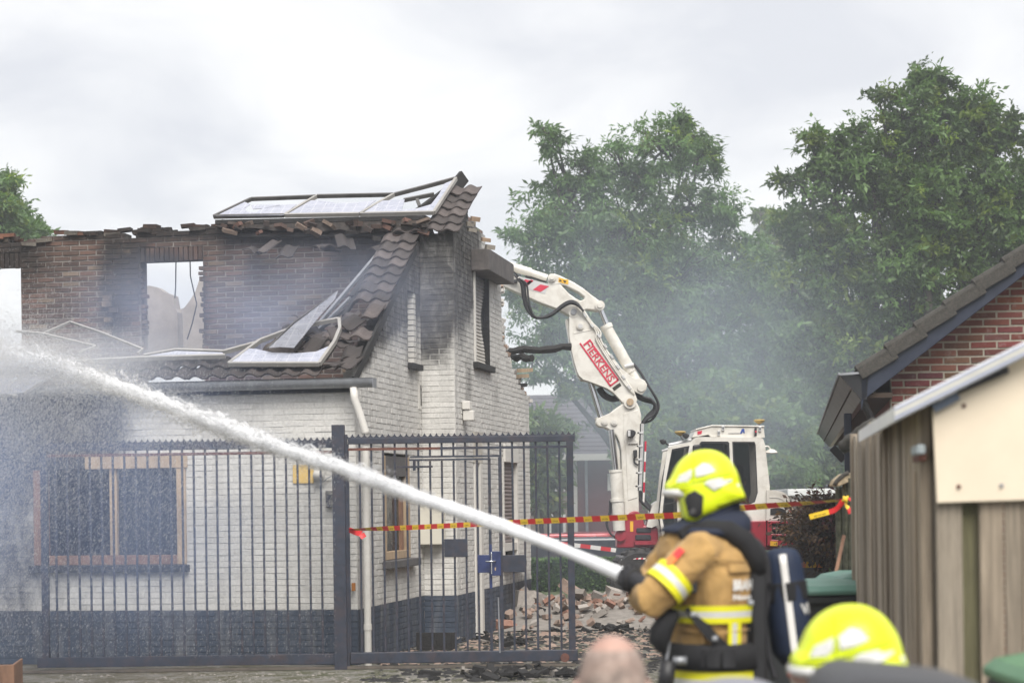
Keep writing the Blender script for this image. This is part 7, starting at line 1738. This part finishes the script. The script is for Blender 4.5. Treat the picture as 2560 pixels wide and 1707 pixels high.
# core of ropes and sheets: nested ragged sleeves that open up with distance
def core(scale, seed, amp_k, t1=.52, thin=0.0):
    fd = []
    NS, NR = 520, 22; rings = []; al = []
    for i in range(NS+1):
        t = t1*(i/NS)**1.15; c = jet(t); d = (jet(t+.004)-jet(max(0, t-.004))).normalized() if t > 0 else JD
        u = d.cross(Vector((0, 0, 1))).normalized(); w = d.cross(u); N0 = Vector((.1, -.68, .72)); Np = (N0-d*N0.dot(d)).normalized(); fade = 1 if t < .12 else max(.62, 1-.5*(t-.12)/.4); rr = jr(t)*(scale if scale <= 1 else 1+(scale-1)*min(1, max(0, t-.03)/.25))*fade; s_ = t*95+seed
        amp = min(.55, .02+t*1.4)*amp_k; ring = []
        for k in range(NR):
            a = 2*math.pi*k/NR; q = Vector((math.cos(a)*1.3, math.sin(a)*1.3, s_*.55)); q2 = q*2.3
            dsp = 1+min(.3, t)*.9*mnoise.noise(Vector((seed, 3.1, s_*.21)))+amp*(mnoise.noise(q)+mnoise.noise(q2)*.6+.35*mnoise.noise(q2*2.1))
            of_ = (u*math.cos(a)+w*math.sin(a))*(rr*max(.1, dsp)); k_ = of_.dot(Np); ring.append(c-NZ+of_); al.append((math.cos(a)*1.6+seed, math.sin(a)*1.6, t*42)); fd.append(min(.5, max(0.0, (t-.15)*.9))+thin*min(1, t*8))
        rings.append(ring)
    o = MB().rings(rings).build('jet_core', WR_, jroot, smooth=True, kind='stuff', fix=False)
    at = o.data.attributes.new('along', 'FLOAT_VECTOR', 'POINT'); at.data.foreach_set('vector', np.array(al, dtype=np.float32).ravel()); at = o.data.attributes.new('fade', 'FLOAT', 'POINT'); at.data.foreach_set('value', np.array(fd, dtype=np.float32))
for sc_, sd_k, ak in ((1.0, 0, 1.0), (.78, 31, 1.2), (.55, 67, 1.4), (.32, 90, 1.4)): core(sc_, sd_k, ak, .985 if sc_ < .6 else .93)
core(1.2, 133, 1.5, .96, .5); core(1.42, 171, 1.7, .98, .68); core(1.75, 205, 1.9, .99, .82)
# droplets torn off the jet
def streaks(name, pos, dirs, length, width, mtl, parent=None, kind='stuff'):
    n = len(pos); dirs = dirs/np.linalg.norm(dirs, axis=1)[:, None]; rnd = np.array([.2, -.80, .55])+r.normal(0, .3, size=(n, 3)); s1 = np.cross(dirs, rnd); s1 /= np.linalg.norm(s1, axis=1)[:, None]+1e-9; s2 = np.cross(dirs, s1)
    L = length[:, None]; W = width[:, None]
    v = np.stack([pos-dirs*L*.5, pos-s1*W*.6, pos+s1*W*.6+s2*W*.12, pos+dirs*L*.5-s2*W*.12], 1).reshape(-1, 3)
    fs = np.array([(0, 2, 1), (0, 1, 3), (1, 2, 3), (2, 0, 3)]); f = (fs[None]+(np.arange(n)*4)[:, None, None]).reshape(-1, 3)
    return np_mesh(name, v, f, mtl, parent, kind)
tt = np.linspace(0, 1, 400); JC = np.array([jet(t) for t in tt]); JRr = np.array([jr(t) for t in tt])
JT = np.gradient(JC, axis=0); JT /= np.linalg.norm(JT, axis=1)[:, None]
def jet_cloud(n, t0, t1, sig, puffs, plen, wid, pw=1.0):
    pc = t0+(t1-t0)*r.random(puffs)**pw; pi = r.integers(0, puffs, n)
    ps = r.normal(0, sig, (puffs, 3))*np.interp(pc, tt, JRr)[:, None]
    t = np.clip(pc[pi]+r.normal(0, .006, n), 0, 1); R_ = np.interp(t, tt, JRr)
    base = np.stack([np.interp(t, tt, JC[:, k]) for k in range(3)], 1); tg = np.stack([np.interp(t, tt, JT[:, k]) for k in range(3)], 1)
    size = r.uniform(.25, .6, puffs)[pi]
    p = base+ps[pi]+r.normal(0, 1, (n, 3))*(R_*size)[:, None]*.75
    tg = tg*np.array([1, .12, 1]); tg /= np.linalg.norm(tg, axis=1)[:, None]
    return p-np.array(NZ), tg+r.normal(0, .25, (n, 3)), r.uniform(.3, 1.0, n)*plen*.6, r.uniform(.6, 1.8, n)*wid
for a in ((9000, .07, .42, .7, 700, .022, .0030, .8), (12000, .14, .72, .70, 520, .026, .0044, 1.0), (9000, .60, 1.0, 1.0, 300, .028, .0050, 1.0)):
    streaks('jet_droplets', *jet_cloud(*a), WM, jroot)
# spray drifting down on the left
N = 170000
px = 900*r.random(N)**1.7-60; Yd = r.uniform(11.5, 19.4, N); jy = np.interp(px, JX, JYp)
dn = r.exponential(230, N)-20-r.exponential(45, N); py = jy+dn
keep = (py < 1640) & (r.random(N) < np.clip(1.15-px/820, .05, 1))
px, py, Yd = px[keep], py[keep], Yd[keep]
x_, y_ = px-CX, CY-py; u_n, v_n = (x_*_c+y_*_s)/F, (-x_*_s+y_*_c)/F
pos = np.stack([u_n*Yd, Yd, CAMZ+v_n*Yd], 1); pos = pos[pos[:, 2] > .02]; n = len(pos)
so_ = P(300, 1300, 16)
o = streaks('water_spray', pos, np.stack([r.normal(-.35, .12, n), r.normal(0, .1, n), np.full(n, -1.0)], 1), r.uniform(.008, .022, n), r.uniform(.0008, .0017, n), WM)
o['label'] = 'fine spray of water drops falling at the left below the jet'; o['category'] = 'spray'

# ---- smoke and mist: soft clouds of real density
UN = None
def puff(name, label, c, rad, dens, color, nscale=1.6, lo=.38, hi=.68, rz=0, aniso=.2, seed=0.0, cat='smoke'):
    global UN
    if UN is None:
        bm = bmesh.new(); bmesh.ops.create_icosphere(bm, subdivisions=3, radius=1.0); UN = bpy.data.meshes.new('puff'); bm.to_mesh(UN); bm.free()
    me = UN.copy(); m = bpy.data.materials.new(name+'_volume'); m.use_nodes = True; t = m.node_tree; t.nodes.clear()
    nn = lambda k, **kw: t.nodes.new(k)
    out = nn('ShaderNodeOutputMaterial'); vol = nn('ShaderNodeVolumePrincipled'); t.links.new(vol.outputs[0], out.inputs['Volume'])
    vol.inputs['Color'].default_value = color+(1,); vol.inputs['Anisotropy'].default_value = aniso
    tc_ = nn('ShaderNodeTexCoord'); ln = nn('ShaderNodeVectorMath'); ln.operation = 'LENGTH'; t.links.new(tc_.outputs['Object'], ln.inputs[0])
    mr = nn('ShaderNodeMapRange'); mr.interpolation_type = 'SMOOTHERSTEP'; mr.inputs[1].default_value = 1.0; mr.inputs[2].default_value = .15; mr.inputs[3].default_value = 0; mr.inputs[4].default_value = 1; t.links.new(ln.outputs['Value'], mr.inputs[0])
    mp_ = nn('ShaderNodeMapping'); mp_.inputs['Location'].default_value = (seed, seed*.7, seed*1.3); mp_.inputs['Scale'].default_value = (rad[0]/2, rad[1]/2, rad[2]/2); t.links.new(tc_.outputs['Object'], mp_.inputs[0])
    no = nn('ShaderNodeTexNoise'); no.inputs['Scale'].default_value = nscale; no.inputs['Detail'].default_value = 3; t.links.new(mp_.outputs[0], no.inputs[0])
    mr2 = nn('ShaderNodeMapRange'); mr2.inputs[1].default_value = lo; mr2.inputs[2].default_value = hi; mr2.inputs[3].default_value = .12; t.links.new(no.outputs[0], mr2.inputs[0])
    mu = nn('ShaderNodeMath'); mu.operation = 'MULTIPLY'; t.links.new(mr.outputs[0], mu.inputs[0]); t.links.new(mr2.outputs[0], mu.inputs[1])
    mu2 = nn('ShaderNodeMath'); mu2.operation = 'MULTIPLY'; mu2.inputs[1].default_value = dens; t.links.new(mu.outputs[0], mu2.inputs[0]); t.links.new(mu2.outputs[0], vol.inputs['Density'])
    me.materials.append(m); o = bpy.data.objects.new(name, me); COL.objects.link(o); o.location = c; o.scale = rad; o.rotation_euler = (0, 0, rz)
    o['label'] = label; o['category'] = cat; o['kind'] = 'stuff'; return o
SMK = (.68, .77, 1.0)
puff('mist', 'bluish water mist hanging before the left end of the house', P(60, 1230, 17.0), (3.4, 2.4, 2.0), .30, (.52, .66, 1.0), 1.2, .30, .7, 0, .1, 1.0, 'mist')
for i_, (ta, tb, rr_, dn_) in enumerate(((.54, .80, .16, 1.0), (.68, .94, .20, 1.0), (.82, 1.06, .25, 1.0))):
    a_, b_ = jet(ta), jet(min(1, tb)); c_ = (a_+b_)/2; o_ = puff('mist', ('first', 'second', 'third', 'fourth', 'fifth', 'sixth')[i_]+' stretch of white water mist wrapping the jet counted from the gate', c_, ((b_-a_).length*.62, rr_, rr_), dn_, (.985, .99, 1.0), 5.0, .38, .62, 0, .1, i_*3.1, 'mist')
    o_.rotation_euler = (b_-a_).to_track_quat('X', 'Z').to_euler()
puff('mist', 'bright mist along the far end of the water jet', P(60, 900, 18.0), (2.4, 1.8, .42), .62, (.97, .98, 1.0), 1.5, .30, .7, 0, .1, 4.0, 'mist')
puff('smoke', 'thin smoke drifting over the open roof of the burnt house', P(600, 790, 21.6), (3.3, .9, 1.15), .75, SMK, 1.6, .35, .68, -TH, .2, 2.0)
puff('smoke', 'smoke curling up beside the sooty gable and roof tiles', P(985, 745, 22.0), (.9, .7, .95), .22, SMK, 2.2, .36, .66, 0, .2, 7.0)
puff('smoke', 'blue-grey smoke drifting behind the excavator arm', P(1600, 880, 43), (8.0, 9, 5.6), .046, (.76, .87, 1.0), .9, .32, .68, 0, .2, 3.0)
puff('smoke', 'pale smoke drifting before the lower crowns of the trees', P(1800, 1020, 42), (6.0, 6, 3.8), .045, (.80, .89, 1.0), .9, .32, .68, 0, .2, 9.0)
puff('smoke', 'low smoke lying over the rubble and the hedge', P(1430, 1330, 31), (2.6, 4.5, 1.6), .025, SMK, 1.2, .32, .68, 0, .2, 5.0)

# ---- thin smoky air over the whole place
hz_ = MB().box((-72, -14, -1), (72, 152, 18.5)).build('haze', None, None)
hm_ = bpy.data.materials.new('smoky_air'); hm_.use_nodes = True; ht = hm_.node_tree; ht.nodes.clear()
ho = ht.nodes.new('ShaderNodeOutputMaterial'); hv = ht.nodes.new('ShaderNodeVolumePrincipled'); ht.links.new(hv.outputs[0], ho.inputs['Volume'])
hv.inputs['Color'].default_value = (.90, .94, 1.0, 1); hv.inputs['Density'].default_value = .0017; hv.inputs['Anisotropy'].default_value = .2
hz_.data.materials.clear(); hz_.data.materials.append(hm_); hz_['kind'] = 'stuff'; hz_['label'] = 'thin pale smoky air over the whole yard'; hz_['category'] = 'haze'
